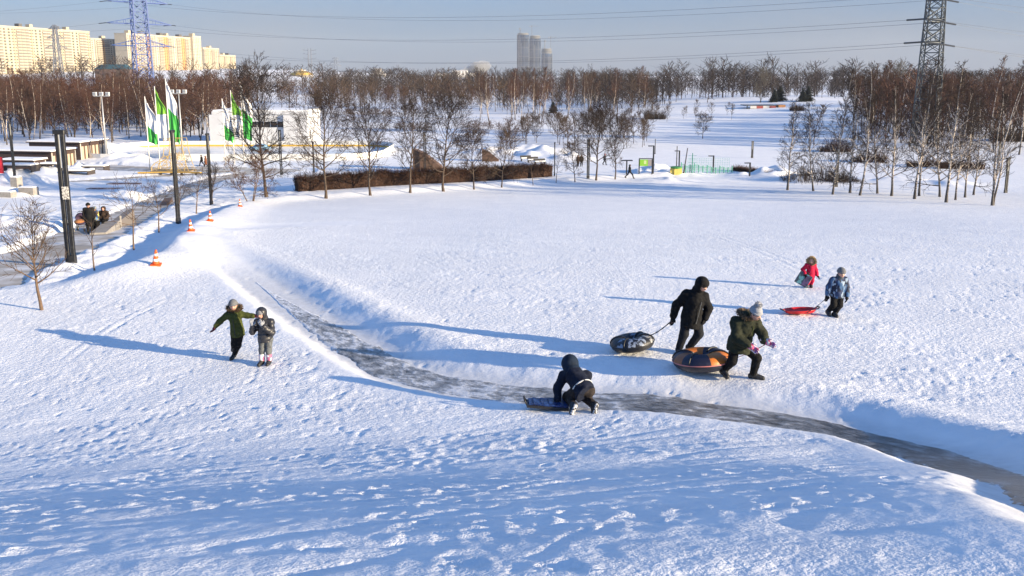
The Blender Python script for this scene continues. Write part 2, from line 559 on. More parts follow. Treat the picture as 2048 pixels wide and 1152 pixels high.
def snow_relief(x, y, d_run, fade_run):
    """trodden, rutted snow: lumps of a hand's to a stride's width"""
    away = np.hypot(x, y)
    # the crust is stretched along the slope's contour, as sledges and boots have dragged it
    a = R(18); u = x * math.cos(a) + y * math.sin(a); v = -x * math.sin(a) + y * math.cos(a)
    n1 = noise2(u / 0.50, v / 0.36, 11)
    n2 = noise2(u / 0.21 + 7, v / 0.15 + 3, 12)
    n3 = noise2(x / 0.105 + 1, y / 0.085 + 5, 13)
    n0 = noise2(u / 1.7, v / 1.1, 14)
    patch = sstep(-0.2, 0.3, noise2(x / 2.6 + 4, y / 1.9, 15) + 0.35 * noise2(x / 0.9, y / 0.7, 19))
    crumb = np.clip(noise2(u / 0.17 + 40, v / 0.12 + 9, 51) - 0.08, 0, 1) + 0.5 * np.clip(noise2(x / 0.09 + 3, y / 0.08, 52) - 0.05, 0, 1)
    foot = sstep(0.12, 0.42, noise2(x / 0.33 + 31, y / 0.27 + 11, 16)) * sstep(-0.1, .3, noise2(x / 2.2 + 9, y / 1.7 + 2, 17))
    amp = 0.22 + 0.78 * patch
    z = amp * (0.017 * n1 + 0.018 * n2 + 0.008 * n3 + 0.045 * crumb) + 0.020 * n0 - 0.018 * foot * amp
    # drawn-out sledge ruts
    rut = np.exp(-((noise2(u / 5.0 + 2, v / 0.9, 18)) / 0.045) ** 2)
    z = z - 0.016 * rut * (1 - sstep(14, 30, away))
    smooth = 1 - sstep(0.9, 1.9, d_run)
    z = z * (1 - 0.86 * smooth * np.maximum(fade_run, 0.35))
    return z * (1 - 0.28 * sstep(10, 16, away)) * (1 - 0.35 * sstep(26, 60, away)) * (1 - sstep(90, 150, away))

# paths and squares that are swept clear: (centre line in photograph pixels, width in metres)
PATHS = []
for pxs, w_ in [([(-160, 592), (-70, 556), (0, 528), (80, 500), (150, 476), (230, 440), (300, 408), (370, 378), (450, 352), (540, 340)], 3.7),
                ([(60, 333), (170, 331), (280, 336), (390, 336), (500, 338), (580, 342)], 7.5),
                ([(130, 362), (220, 357), (320, 350), (420, 345)], 4.5)]:
    PATHS.append((_dense(np.array([ground_at(px, py)[:2] for px, py in pxs]), 1.5), w_))
def path_mask(x, y):
    x, y = np.asarray(x, float), np.asarray(y, float)
    sh = x.shape; x = x.ravel(); y = y.ravel()
    out = np.zeros(x.shape)
    box = (y > 15) & (y < 150) & (x < 0) & (x > -130)
    xi, yi = x[box], y[box]; o = out[box]
    if len(xi):
        edge = 0.35 * noise2(xi / 1.3, yi / 1.3, 31) + 0.25 * noise2(xi / 0.5, yi / 0.5, 32)
        for poly, w_ in PATHS:
            b = np.full(xi.shape, 1e9)
            for i in range(len(poly) - 1):
                p, c = poly[i], poly[i + 1]; e = c - p; L = max(e @ e, 1e-9)
                t = np.clip(((xi - p[0]) * e[0] + (yi - p[1]) * e[1]) / L, 0, 1)
                b = np.minimum(b, np.hypot(xi - p[0] - t * e[0], yi - p[1] - t * e[1]))
            o = np.maximum(o, 1 - sstep(w_ / 2 - 0.15, w_ / 2 + 0.35, b + edge))
    out[box] = o
    return out.reshape(sh)

def ground_z(x, y, relief=True):
    x, y = np.asarray(x, float), np.asarray(y, float)
    rz, d, al, fade, hw = run_shape(x, y)
    gz, rb, rs_ = ridge_z(x, y)
    pm = path_mask(x, y)
    z = base_z(x, y) + rz + (gz + heaps_z(x, y)) * (1 - pm) - 0.22 * pm
    if relief:
        z = z + snow_relief(x, y, d, fade) * (1 - pm)
        # churned snow thrown up beside the paths on the left
        left = sstep(-3, -9, x + 0.25 * (y - 20)) * sstep(18, 26, y) * (1 - sstep(70, 130, y)) * (1 - pm) * np.where(rs_ > 0, sstep(.8, 2.0, rb), 0)
        z = z + left * (0.13 * noise2(x / 1.1, y / 1.3, 33) + 0.07 * noise2(x / .42, y / .5, 34))
    return z

# ------------------------------------------------------------------ snow sheet
def snow_material():
    m = bpy.data.materials.new('snow'); m.use_nodes = True
    nt = m.node_tree; N = nt.nodes; L = nt.links; b = N['Principled BSDF']
    b.inputs['Roughness'].default_value = 0.62
    b.inputs['Specular IOR Level'].default_value = 0.25
    geo = N.new('ShaderNodeNewGeometry')
    def noi(scale, detail, vscale=(1, 1, 1), rot=0.0, rough=0.55):
        mp = N.new('ShaderNodeMapping'); mp.inputs['Scale'].default_value = vscale; mp.inputs['Rotation'].default_value = (0, 0, rot)
        L.new(geo.outputs['Position'], mp.inputs['Vector'])
        n = N.new('ShaderNodeTexNoise'); n.inputs['Scale'].default_value = scale; n.inputs['Detail'].default_value = detail; n.inputs['Roughness'].default_value = rough
        L.new(mp.outputs['Vector'], n.inputs['Vector'])
        return n
    # colour: clean snow with faintly greyer trodden patches
    c1 = noi(0.35, 5); c2 = noi(2.4, 4)
    mx = N.new('ShaderNodeMath'); mx.operation = 'MULTIPLY'; L.new(c1.outputs['Fac'], mx.inputs[0]); L.new(c2.outputs['Fac'], mx.inputs[1])
    mr = N.new('ShaderNodeMapRange'); mr.inputs['From Min'].default_value = 0.15; mr.inputs['From Max'].default_value = 0.42
    L.new(mx.outputs[0], mr.inputs['Value'])
    cm = N.new('ShaderNodeMixRGB'); cm.inputs['Color1'].default_value = (0.81, 0.815, 0.825, 1); cm.inputs['Color2'].default_value = (0.915, 0.912, 0.905, 1)
    L.new(mr.outputs['Result'], cm.inputs['Fac'])
    # grit worn through beside the run
    at = N.new('ShaderNodeAttribute'); at.attribute_name = 'grit'
    g = noi(5.0, 6)
    gm = N.new('ShaderNodeMath'); gm.operation = 'MULTIPLY'; L.new(at.outputs['Fac'], gm.inputs[0]); L.new(g.outputs['Fac'], gm.inputs[1])
    cm2 = N.new('ShaderNodeMixRGB'); cm2.inputs['Color2'].default_value = (0.36, 0.35, 0.34, 1)
    L.new(gm.outputs[0], cm2.inputs['Fac']); L.new(cm.outputs['Color'], cm2.inputs['Color1']); L.new(cm2.outputs['Color'], b.inputs['Base Color'])
    # relief too fine for the mesh
    n1 = noi(9.0, 4, (1, 1.5, 1), R(18), 0.6); n2 = noi(38.0, 3)
    ad = N.new('ShaderNodeMath'); ad.operation = 'MULTIPLY_ADD'; ad.inputs[1].default_value = 0.22
    L.new(n2.outputs['Fac'], ad.inputs[0]); L.new(n1.outputs['Fac'], ad.inputs[2])
    at2 = N.new('ShaderNodeAttribute'); at2.attribute_name = 'rough'
    bp = N.new('ShaderNodeBump'); bp.inputs['Distance'].default_value = 0.05
    L.new(at2.outputs['Fac'], bp.inputs['Strength']); L.new(ad.outputs[0], bp.inputs['Height']); L.new(bp.outputs['Normal'], b.inputs['Normal'])
    return m
SNOW = snow_material()

def stamp_tracks(X, Y, Z, ys, u, W):
    rng = np.random.RandomState(77)
    def window(cx, cy, rad):
        r0, r1 = np.searchsorted(ys, cy - rad), np.searchsorted(ys, cy + rad) + 1
        w = W[min(r0, len(W) - 1)]
        c0, c1 = np.searchsorted(u, (cx - rad) / w) - 1, np.searchsorted(u, (cx + rad) / w) + 2
        return slice(max(r0, 0), r1), slice(max(c0, 0), c1)
    def boot(cx, cy, a, s=1.0, dp=.035):
        R_ = window(cx, cy, .34)
        x, y = X[R_] - cx, Y[R_] - cy
        if x.size == 0: return
        l, w = x * math.cos(a) + y * math.sin(a), -x * math.sin(a) + y * math.cos(a)
        q = np.sqrt((l / (.150 * s)) ** 2 + (w / ((.058 + .012 * np.sin(l * 14)) * s)) ** 2)
        Z[R_] += -dp * (1 - sstep(.75, 1.1, q)) + .35 * dp * np.exp(-((q - 1.35) / .22) ** 2)
    # walking trails: start, heading, steps
    for k in range(60):
        x, y = rng.uniform(-1, 1), rng.uniform(0, 1)
        y = 4 + 26 * y ** 1.3; x = x * (3 + .75 * y)
        a = rng.choice((rng.uniform(.2, 2.9), rng.uniform(-.5, .6)))
        ch = rng.uniform(.75, 1.0)
        for st in range(rng.randint(6, 26)):
            a += rng.normal() * .09; x += math.cos(a) * .52 * ch; y += math.sin(a) * .52 * ch
            sd = .10 * (1 if st % 2 else -1)
            if 2.5 < y < 45: boot(x - math.sin(a) * sd, y + math.cos(a) * sd, a + rng.normal() * .12, ch, rng.uniform(.008, .022))
    # thick trampling on the mound at the left and by the trees
    for k in range(420):
        y = rng.uniform(9, 30); x = rng.uniform(-.95, -.25) * (2 + .8 * y)
        boot(x, y, rng.uniform(0, 3.14), rng.uniform(.6, .95), rng.uniform(.008, .025))
    # sledge ruts: two shallow grooves
    def rut(p0, p1, bend, gauge, wd, dp):
        p0, p1 = np.array(ground_at(*p0)[:2]), np.array(ground_at(*p1)[:2])
        n = int(np.linalg.norm(p1 - p0) / .05) + 2
        t = np.linspace(0, 1, n)[:, None]; d = (p1 - p0) / np.linalg.norm(p1 - p0); nn = np.array([-d[1], d[0]])
        C = p0 + (p1 - p0) * t + nn * (bend * 4 * t * (1 - t))
        for g_ in ((-gauge / 2, gauge / 2) if gauge else (0,)):
            for c in C[::2]:
                c = c + nn * g_
                R_ = window(c[0], c[1], wd * 2.5)
                x, y = X[R_] - c[0], Y[R_] - c[1]
                if x.size == 0: continue
                l, w = x * d[0] + y * d[1], x * nn[0] + y * nn[1]
                e = np.exp(-(l / .07) ** 2)
                Z[R_] += .45 * e * (-dp * np.exp(-(w / wd) ** 2) + .35 * dp * np.exp(-((np.abs(w) - wd * 1.7) / (wd * .6)) ** 2))
    for q in [((820, 508), (892, 540), .1, .3, .06, .02), ((900, 505), (1010, 560), -.2, .3, .05, .018), ((935, 545), (1110, 606), .4, .35, .06, .02), ((975, 575), (1000, 622), .5, 0, .05, .018), ((560, 452), (760, 440), 1.2, .4, .10, .02),
              ((1030, 1138), (1168, 1062), 0, 0, .03, .012), ((1350, 1130), (1440, 1095), 0, 0, .025, .010), ((1210, 1110), (1260, 1130), 0, 0, .025, .010),
              ((130, 720), (330, 600), .2, .3, .06, .025), ((1500, 480), (1900, 470), 1.5, .4, .08, .02), ((1250, 430), (1650, 560), 1.0, .4, .08, .02), ((700, 470), (1200, 430), -1.5, .4, .10, .02), ((1560, 930), (1800, 1020), .1, 0, .04, .012), ((300, 850), (760, 800), .3, .35, .05, .014)]:
        rut(*q)

def build_ground():
    ys = [-500, -250, -140, -80, -35, -18, -11, -8, -6, -4.5, -3.2, -2.2, -1.4, -.8, -.3, .1, .4]
    y = 0.6
    while y < 150:
        ys.append(y); y += max(0.055, 0.0068 * y) if y > 2.5 else 0.12
    while y < 4400:
        ys.append(y); y *= 1.022
    ys = np.array(ys)
    u = np.linspace(-1, 1, 761)
    ext = np.array([1.06, 1.15, 1.28])
    u = np.concatenate([-ext[::-1], u, ext])
    W = 6.5 + 0.78 * np.clip(ys, 0, None)
    W = np.maximum(W, 6.5)
    X = np.clip(u[None, :] * W[:, None], -4500 + 300 * (u[None, :] < -20), 4500)
    Y = np.repeat(ys[:, None], len(u), 1)
    Z = ground_z(X, Y)
    stamp_tracks(X, Y, Z, ys, u, W)
    nr, nc = X.shape
    V = np.stack([X, Y, Z], -1).reshape(-1, 3)
    i = np.arange(nr * nc).reshape(nr, nc)
    F = np.stack([i[:-1, :-1], i[:-1, 1:], i[1:, 1:], i[1:, :-1]], -1).reshape(-1, 4)
    me = mesh_data('snow_ground', V, F, SNOW, True)
    d, side, al = run_coords(X, Y)
    gr = (1 - sstep(0.5, 1.15, d)) * (1 - sstep(RUN_L * .75, RUN_L * .98, al)) * 0.7
    a = me.attributes.new('grit', 'FLOAT', 'POINT'); a.data.foreach_set('value', gr.ravel().astype(np.float32))
    ro = (1 - 0.75 * (1 - sstep(0.9, 1.9, d))) * (0.6 + 0.3 * sstep(9, 18, Y))
    a = me.attributes.new('rough', 'FLOAT', 'POINT'); a.data.foreach_set('value', ro.ravel().astype(np.float32))
    return tag(add('snow_ground', me), kind='structure')
build_ground()

def gz(x, y, relief=False):
    if y > 170: return float(base_z(x, y))
    return float(ground_z(np.array([x]), np.array([y]), relief)[0])
def at(px, py):
    p = ground_at(px, py, f=lambda X, Y: ground_z(X, Y, False))
    return Vector(p)
def dist_at(px, py, d):
    """point at forward distance d on a line of sight"""
    r_ = ray(px, py); t = d / r_[1]
    return Vector((r_[0] * t, d, CAMZ + r_[2] * t))

# ------------------------------------------------------------------ ice of the run
def ice_material():
    m = bpy.data.materials.new('ice'); m.use_nodes = True
    nt = m.node_tree; N = nt.nodes; L = nt.links; b = N['Principled BSDF']
    b.inputs['Roughness'].default_value = 0.22
    b.inputs['Specular IOR Level'].default_value = 0.28
    at_ = N.new('ShaderNodeAttribute'); at_.attribute_name = 'runuv'; 
    mp = N.new('ShaderNodeMapping'); mp.inputs['Scale'].default_value = (1.3, 2.4, 1)
    L.new(at_.outputs['Vector'], mp.inputs['Vector'])
    n = N.new('ShaderNodeTexNoise'); n.inputs['Scale'].default_value = 2.2; n.inputs['Detail'].default_value = 7; n.inputs['Roughness'].default_value = 0.65
    L.new(mp.outputs['Vector'], n.inputs['Vector'])
    n2 = N.new('ShaderNodeTexNoise'); n2.inputs['Scale'].default_value = 0.55; n2.inputs['Detail'].default_value = 4
    L.new(at_.outputs['Vector'], n2.inputs['Vector'])
    n_c = N.new('ShaderNodeMapRange'); n_c.inputs['From Min'].default_value = 0.28; n_c.inputs['From Max'].default_value = 0.72; n_c.inputs['To Min'].default_value = 0.1; n_c.inputs['To Max'].default_value = 0.9; L.new(n.outputs['Fac'], n_c.inputs['Value'])
    mm = N.new('ShaderNodeMath'); mm.operation = 'ADD'; L.new(n_c.outputs['Result'], mm.inputs[0]); L.new(n2.outputs['Fac'], mm.inputs[1])
    at3 = N.new('ShaderNodeAttribute'); at3.attribute_name = 'worn'
    sub = N.new('ShaderNodeMath'); sub.operation = 'SUBTRACT'; L.new(mm.outputs[0], sub.inputs[0]); L.new(at3.outputs['Fac'], sub.inputs[1])
    rp = N.new('ShaderNodeValToRGB')
    e = rp.color_ramp.elements
    e[0].position = 0.18; e[0].color = (0.014, 0.012, 0.010, 1)
    e[1].position = 0.98; e[1].color = (0.66, 0.67, 0.69, 1)
    x = e.new(0.40); x.color = (0.050, 0.045, 0.040, 1)
    x = e.new(0.55); x.color = (0.125, 0.122, 0.120, 1)
    x = e.new(0.80); x.color = (0.30, 0.305, 0.315, 1)
    L.new(sub.outputs[0], rp.inputs['Fac'])
    # loose snow and scrapes lying on the ice, thicker towards the edges
    at4 = N.new('ShaderNodeAttribute'); at4.attribute_name = 'edge'
    mp2 = N.new('ShaderNodeMapping'); mp2.inputs['Scale'].default_value = (1.6, 3.4, 1); L.new(at_.outputs['Vector'], mp2.inputs['Vector'])
    n3 = N.new('ShaderNodeTexNoise'); n3.inputs['Scale'].default_value = 3.4; n3.inputs['Detail'].default_value = 8; n3.inputs['Roughness'].default_value = 0.7; L.new(mp2.outputs['Vector'], n3.inputs['Vector'])
    sm = N.new('ShaderNodeMath'); sm.operation = 'MULTIPLY_ADD'; sm.inputs[1].default_value = 0.22; L.new(at4.outputs['Fac'], sm.inputs[0]); L.new(n3.outputs['Fac'], sm.inputs[2])
    sr = N.new('ShaderNodeMapRange'); sr.inputs['From Min'].default_value = 0.645; sr.inputs['From Max'].default_value = 0.74; L.new(sm.outputs[0], sr.inputs['Value'])
    sx = N.new('ShaderNodeMixRGB'); sx.inputs['Color2'].default_value = (0.78, 0.79, 0.82, 1); L.new(sr.outputs['Result'], sx.inputs['Fac']); L.new(rp.outputs['Color'], sx.inputs['Color1'])
    L.new(sx.outputs['Color'], b.inputs['Base Color'])
    rr = N.new('ShaderNodeMapRange'); rr.inputs['To Min'].default_value = 0.30; rr.inputs['To Max'].default_value = 0.7; L.new(sr.outputs['Result'], rr.inputs['Value']); L.new(rr.outputs['Result'], b.inputs['Roughness'])
    bp = N.new('ShaderNodeBump'); bp.inputs['Strength'].default_value = 0.9; bp.inputs['Distance'].default_value = 0.05
    L.new(n.outputs['Fac'], bp.inputs['Height']); L.new(bp.outputs['Normal'], b.inputs['Normal'])
    return m
def build_ice():
    t = np.gradient(RUN, axis=0); t /= np.linalg.norm(t, axis=1)[:, None]
    nrm = np.stack([-t[:, 1], t[:, 0]], 1)
    step = 0.08
    s = np.arange(0, RUN_L * 0.82, step)
    cx, cy = np.interp(s, _rs, RUN[:, 0]), np.interp(s, _rs, RUN[:, 1])
    nx, ny = np.interp(s, _rs, nrm[:, 0]), np.interp(s, _rs, nrm[:, 1])
    w = np.linspace(-1, 1, 25)
    # ragged, pinched-off edge
    hwl = 0.74 + 0.24 * noise2(s * 0.8, 1.0, 21) + 0.13 * noise2(s * 2.6, 5.0, 22) + 0.09 * noise2(s * 7.1, 5.0, 23)
    hwr = 0.74 + 0.24 * noise2(s * 0.8, 9.0, 24) + 0.13 * noise2(s * 2.6, 8.0, 25) + 0.09 * noise2(s * 7.1, 8.0, 26)
    taper = (0.66 + 0.34 * sstep(2.0, 9.0, s)) * 1.0 - 0.95 * sstep(RUN_L * 0.56, RUN_L * 0.82, s)
    taper = taper * (1 - 0.14 * sstep(RUN_L * .35, RUN_L * .5, s))
    off = np.where(w[None, :] > 0, w[None, :] * (hwl * taper)[:, None], w[None, :] * (hwr * taper)[:, None])
    X = cx[:, None] + nx[:, None] * off; Y = cy[:, None] + ny[:, None] * off
    Z0 = ground_z(X, Y)
    e = np.abs(w)[None, :]
    Z = ground_z(X, Y, False) + 0.014 - 0.075 * sstep(0.66, 1.0, e) + 0.012 * noise2(X / 0.7, Y / 0.7, 27)
    Z = np.maximum(Z, Z0 + 0.005 - 0.06 * sstep(0.66, 1.0, e))
    nr, nc = X.shape
    V = np.stack([X, Y, Z], -1).reshape(-1, 3)
    i = np.arange(nr * nc).reshape(nr, nc)
    F = np.stack([i[:-1, :-1], i[1:, :-1], i[1:, 1:], i[:-1, 1:]], -1).reshape(-1, 4)
    me = mesh_data('ice_run', V, F, ice_material(), True)
    uv = np.stack([np.repeat(s[:, None], nc, 1), off, 0 * off], -1).reshape(-1, 3)
    a = me.attributes.new('runuv', 'FLOAT_VECTOR', 'POINT'); a.data.foreach_set('vector', uv.astype(np.float32).ravel())
    worn = 0.72 * (1 - sstep(0, RUN_L * 0.42, s))[:, None] * (1 - 0.5 * e) + 0.20
    a = me.attributes.new('edge', 'FLOAT', 'POINT'); a.data.foreach_set('value', (np.repeat(sstep(.45, 1, e), nr, 0) + 1.3 * sstep(RUN_L * .50, RUN_L * .86, s)[:, None]).astype(np.float32).ravel())
    a = me.attributes.new('worn', 'FLOAT', 'POINT'); a.data.foreach_set('value', worn.astype(np.float32).ravel())
    return tag(add('ice_run', me), kind='structure')
build_ice()

# ------------------------------------------------------------------ swept paving of the paths
PAVING = mat('paving', (0.36, 0.315, 0.26), 0.75, noise=(0.7, (0.70, 0.69, 0.68), 0.44, 0.66), bump=(14, 0.35, 0.02))
def build_path(k, name):
    poly, w_ = PATHS[k]
    s = np.concatenate([[0], np.cumsum(np.linalg.norm(np.diff(poly, axis=0), axis=1))])
    q = np.arange(0, s[-1], 0.6)
    cx, cy = np.interp(q, s, poly[:, 0]), np.interp(q, s, poly[:, 1])
    tx, ty = np.gradient(cx), np.gradient(cy); ln = np.hypot(tx, ty); tx /= ln; ty /= ln
    w = np.linspace(-w_ / 2 - 0.5, w_ / 2 + 0.5, 13)
    X = cx[:, None] - ty[:, None] * w; Y = cy[:, None] + tx[:, None] * w
    Z = base_z(X, Y) - 0.19 - 0.004 * k
    nr, nc = X.shape
    i = np.arange(nr * nc).reshape(nr, nc)
    F = np.stack([i[:-1, :-1], i[:-1, 1:], i[1:, 1:], i[1:, :-1]], -1).reshape(-1, 4)[:, ::-1]
    return tag(add(name, mesh_data(name, np.stack([X, Y, Z], -1).reshape(-1, 3), F, PAVING, True)), kind='structure')
for k, nm in enumerate(('path', 'square', 'side_path')): build_path(k, nm)
# ------------------------------------------------------------------ bare winter trees
def bark(name, col, col2, scale=6.0):
    return mat(name, col, 0.85, noise=(scale, col2, 0.35, 0.7), spec=0.2)
BARK_D = bark('bark_dark', (0.055, 0.040, 0.032), (0.11, 0.082, 0.062))
TWIG_D = mat('twig_dark', (0.0374, 0.0258, 0.0204), 0.8, spec=0.2)
TWIG_R = mat('twig_red', (0.090, 0.042, 0.029), 0.8, spec=0.2)
TWIG_R_SUNLIT = mat('twig_red_sunlit', (0.1020, 0.0449, 0.0258), 0.8, spec=0.2)  # redder copy of the red twigs: sunlit tone put into the colour
TWIG_B = mat('twig_brown', (0.0544, 0.0374, 0.0292), 0.8, spec=0.2)
BARK_Y = bark('bark_young', (0.16, 0.105, 0.07), (0.085, 0.06, 0.045), 12)
TWIG_O = mat('twig_orange', (0.0884, 0.0462, 0.0272), 0.8, spec=0.2)
TWIG_G = mat('twig_grey', (0.1088, 0.0952, 0.0782), 0.8, spec=0.2)
TWIG_F = mat('twig_far', (0.0422, 0.0340, 0.0340), 0.85, spec=0.1)
def vary(m, c2):
    """species and age differ: each tree's twigs are tinted a little differently"""
    nt = m.node_tree; N = nt.nodes; L = nt.links; b = N['Principled BSDF']
    oi = N.new('ShaderNodeObjectInfo'); at_ = N.new('ShaderNodeAttribute'); at_.attribute_name = 'tint'
    ad = N.new('ShaderNodeMath'); L.new(oi.outputs['Random'], ad.inputs[0]); L.new(at_.outputs['Fac'], ad.inputs[1])
    fr = N.new('ShaderNodeMath'); fr.operation = 'FRACT'; L.new(ad.outputs[0], fr.inputs[0])
    mx = N.new('ShaderNodeMixRGB'); mx.inputs['Color1'].default_value = b.inputs['Base Color'].default_value; mx.inputs['Color2'].default_value = (*c2, 1)
    L.new(fr.outputs[0], mx.inputs['Fac']); L.new(mx.outputs['Color'], b.inputs['Base Color'])
vary(TWIG_R, (0.060, 0.036, 0.028)); vary(TWIG_R_SUNLIT, (0.06, 0.037, 0.030)); vary(TWIG_B, (0.075, 0.05, 0.033)); vary(TWIG_F, (0.062, 0.046, 0.038)); vary(TWIG_D, (0.028, 0.021, 0.019))
def birch_bark():
    m = bpy.data.materials.new('birch_bark'); m.use_nodes = True
    nt = m.node_tree; N = nt.nodes; L = nt.links; b = N['Principled BSDF']; b.inputs['Roughness'].default_value = 0.7
    tc = N.new('ShaderNodeTexCoord'); mp = N.new('ShaderNodeMapping'); mp.inputs['Scale'].default_value = (1.5, 1.5, 5.5)
    n = N.new('ShaderNodeTexNoise'); n.inputs['Scale'].default_value = 1.6; n.inputs['Detail'].default_value = 5
    L.new(tc.outputs['Object'], mp.inputs['Vector']); L.new(mp.outputs['Vector'], n.inputs['Vector'])
    rp = N.new('ShaderNodeValToRGB'); e = rp.color_ramp.elements
    e[0].position = 0.40; e[0].color = (0.06, 0.05, 0.045, 1); e[1].position = 0.50; e[1].color = (0.50, 0.43, 0.36, 1)
    # dark, cracked foot of the stem
    sp = N.new('ShaderNodeSeparateXYZ'); L.new(tc.outputs['Object'], sp.inputs['Vector'])
    mr = N.new('ShaderNodeMapRange'); mr.inputs['From Min'].default_value = 0.2; mr.inputs['From Max'].default_value = 3.2; mr.inputs['To Min'].default_value = -0.28; mr.inputs['To Max'].default_value = 0.03
    L.new(sp.outputs['Z'], mr.inputs['Value'])
    ad = N.new('ShaderNodeMath'); L.new(n.outputs['Fac'], ad.inputs[0]); L.new(mr.outputs['Result'], ad.inputs[1])
    L.new(ad.outputs[0], rp.inputs['Fac']); L.new(rp.outputs['Color'], b.inputs['Base Color'])
    return m
BIRCH = birch_bark()

class Branches:
    def __init__(s): s.v, s.f, s.n = [], [], 0
    def tube(s, pts, rad, n):
        pts = np.asarray(pts); m = len(pts)
        d = np.gradient(pts, axis=0); d /= np.linalg.norm(d, axis=1)[:, None] + 1e-9
        ref = np.array([0.0, 0, 1]) if abs(d[0][2]) < 0.9 else np.array([1.0, 0, 0])
        u = np.cross(d, ref); u /= np.linalg.norm(u, axis=1)[:, None] + 1e-9
        w = np.cross(d, u)
        a = np.arange(n) * 2 * math.pi / n
        ring = pts[:, None, :] + (u[:, None, :] * np.cos(a)[None, :, None] + w[:, None, :] * np.sin(a)[None, :, None]) * np.asarray(rad)[:, None, None]
        i = np.arange(m * n).reshape(m, n) + s.n
        j = np.roll(i, -1, 1)
        s.f.append(np.stack([i[:-1], j[:-1], j[1:], i[1:]], -1).reshape(-1, 4))
        s.v.append(ring.reshape(-1, 3)); s.n += m * n
    def me(s, name, m):
        return mesh_data(name, np.concatenate(s.v), np.concatenate(s.f), m, True)

def grow(rng, start, d, length, rad, nseg, wob, up, tip=0.25):
    pts = [np.array(start, float)]; d = np.array(d, float); d /= np.linalg.norm(d)
    for i in range(nseg):
        d = d + rng.normal(size=3) * wob; d[2] += up
        d /= np.linalg.norm(d)
        pts.append(pts[-1] + d * length / nseg)
    return np.array(pts), np.linspace(rad, rad * tip, nseg + 1)

def side_dir(rng, d, ang, roll):
    d = d / np.linalg.norm(d)
    r_ = np.array([0, 0, 1.0]) if abs(d[2]) < 0.95 else np.array([1.0, 0, 0])
    u = np.cross(d, r_); u /= np.linalg.norm(u); w = np.cross(d, u)
    return d * math.cos(ang) + (u * math.cos(roll) + w * math.sin(roll)) * math.sin(ang)

def gen_tree(seed, H, r0, clear=0.2, limbs=20, limb_len=0.42, ang=(70, 30), up=0.05, sub=6, sub2=4, twig=0.010, wob=0.10, lean=0.02, trunk_top=0.92, shape='round', stems=1, droop=0.0, tsides=7, twob=0.045, sub3=0):
    """trunk + limbs in one set, finer branches and twigs in the other"""
    rng = np.random.RandomState(seed)
    T, C = Branches(), Branches()
    for st in range(stems):
        base = np.array([0, 0, 0.0]) if stems == 1 else np.array([rng.normal() * .18, rng.normal() * .18, 0])
        d0 = np.array([rng.normal() * lean, rng.normal() * lean, 1.0])
        if stems > 1: d0 += np.array([base[0], base[1], 0]) * 0.9
        h = H * (1 if st == 0 else rng.uniform(.75, .98))
        tp, tr = grow(rng, base - np.array([0, 0, .3]), d0, h * trunk_top + .3, r0 * (1 if stems == 1 else .75), 12, twob, 0.03, 0.12)
        tr[0] *= 1.5; tr[1] *= 1.06
        T.tube(tp, tr, tsides)
        nl = max(3, limbs // stems)
        for k in range(nl):
            f = (k + rng.uniform(.1, .9)) / nl
            t = clear + (0.985 - clear) * f ** 0.9
            i = t * 12; i0 = min(int(i), 11); p = tp[i0] + (tp[i0 + 1] - tp[i0]) * (i - i0); r_ = tr[i0] + (tr[i0 + 1] - tr[i0]) * (i - i0)
            a = R(ang[0] + (ang[1] - ang[0]) * f + rng.normal() * 8)
            if shape == 'round': ll = limb_len * h * (0.55 + 0.9 * math.sin(math.pi * min(1, f * .85 + .12))) * 0.72
            elif shape == 'broad': ll = limb_len * h * (1.0 - 0.55 * f)
            elif shape == 'ball': ll = limb_len * h * (0.6 + 0.4 * math.sin(math.pi * (f * .8 + .1)))
            else: ll = limb_len * h * (1.0 - 0.72 * f) * rng.uniform(.7, 1.15)
            ll *= rng.uniform(.75, 1.15)
            dd = side_dir(rng, d0, a, k * 2.39996 + rng.normal() * .4)
            lr = min(r_ * 0.68, 0.0145 * ll + twig * 1.1)
            lp, lrad = grow(rng, p, dd, ll, lr, 6, wob, up, 0.22)
            (T if lr > twig * 2.0 else C).tube(lp, lrad, 4)
            for m in range(sub):
                g = 0.18 + 0.8 * (m + rng.uniform(.1, .9)) / sub
                i = g * 6; i0 = min(int(i), 5); q = lp[i0] + (lp[i0 + 1] - lp[i0]) * (i - i0)
                ld = lp[i0 + 1] - lp[i0]
                sl = ll * (0.50 - 0.26 * g) * rng.uniform(.7, 1.3)
                sd = side_dir(rng, ld, R(rng.uniform(28, 58)), rng.uniform(0, 6.28))
                sp, sr = grow(rng, q, sd, sl, max(twig, lrad[i0] * .55), 3, wob * 1.3, up - droop, 0.45)
                C.tube(sp, sr, 3)
                for w in range(sub2):
                    gg = 0.25 + 0.75 * (w + rng.uniform(0, 1)) / sub2
                    i = gg * 3; i1 = min(int(i), 2); q2 = sp[i1] + (sp[i1 + 1] - sp[i1]) * (i - i1)
                    td = side_dir(rng, sp[i1 + 1] - sp[i1], R(rng.uniform(22, 50)), rng.uniform(0, 6.28)); td[2] -= droop * 2
                    tl = sl * rng.uniform(.4, .75)
                    tp2, tr2 = grow(rng, q2, td, tl, twig, 2, wob, up - droop * 2, 0.5)
                    C.tube(tp2, tr2, 3)
                    for w3 in range(sub3):
                        td3 = side_dir(rng, td, R(rng.uniform(25, 50)), rng.uniform(0, 6.28))
                        p3, r3 = grow(rng, tp2[1], td3, tl * rng.uniform(.4, .8), twig * .75, 1, wob, 0, .5)
                        C.tube(p3, r3, 3)
    return T, C

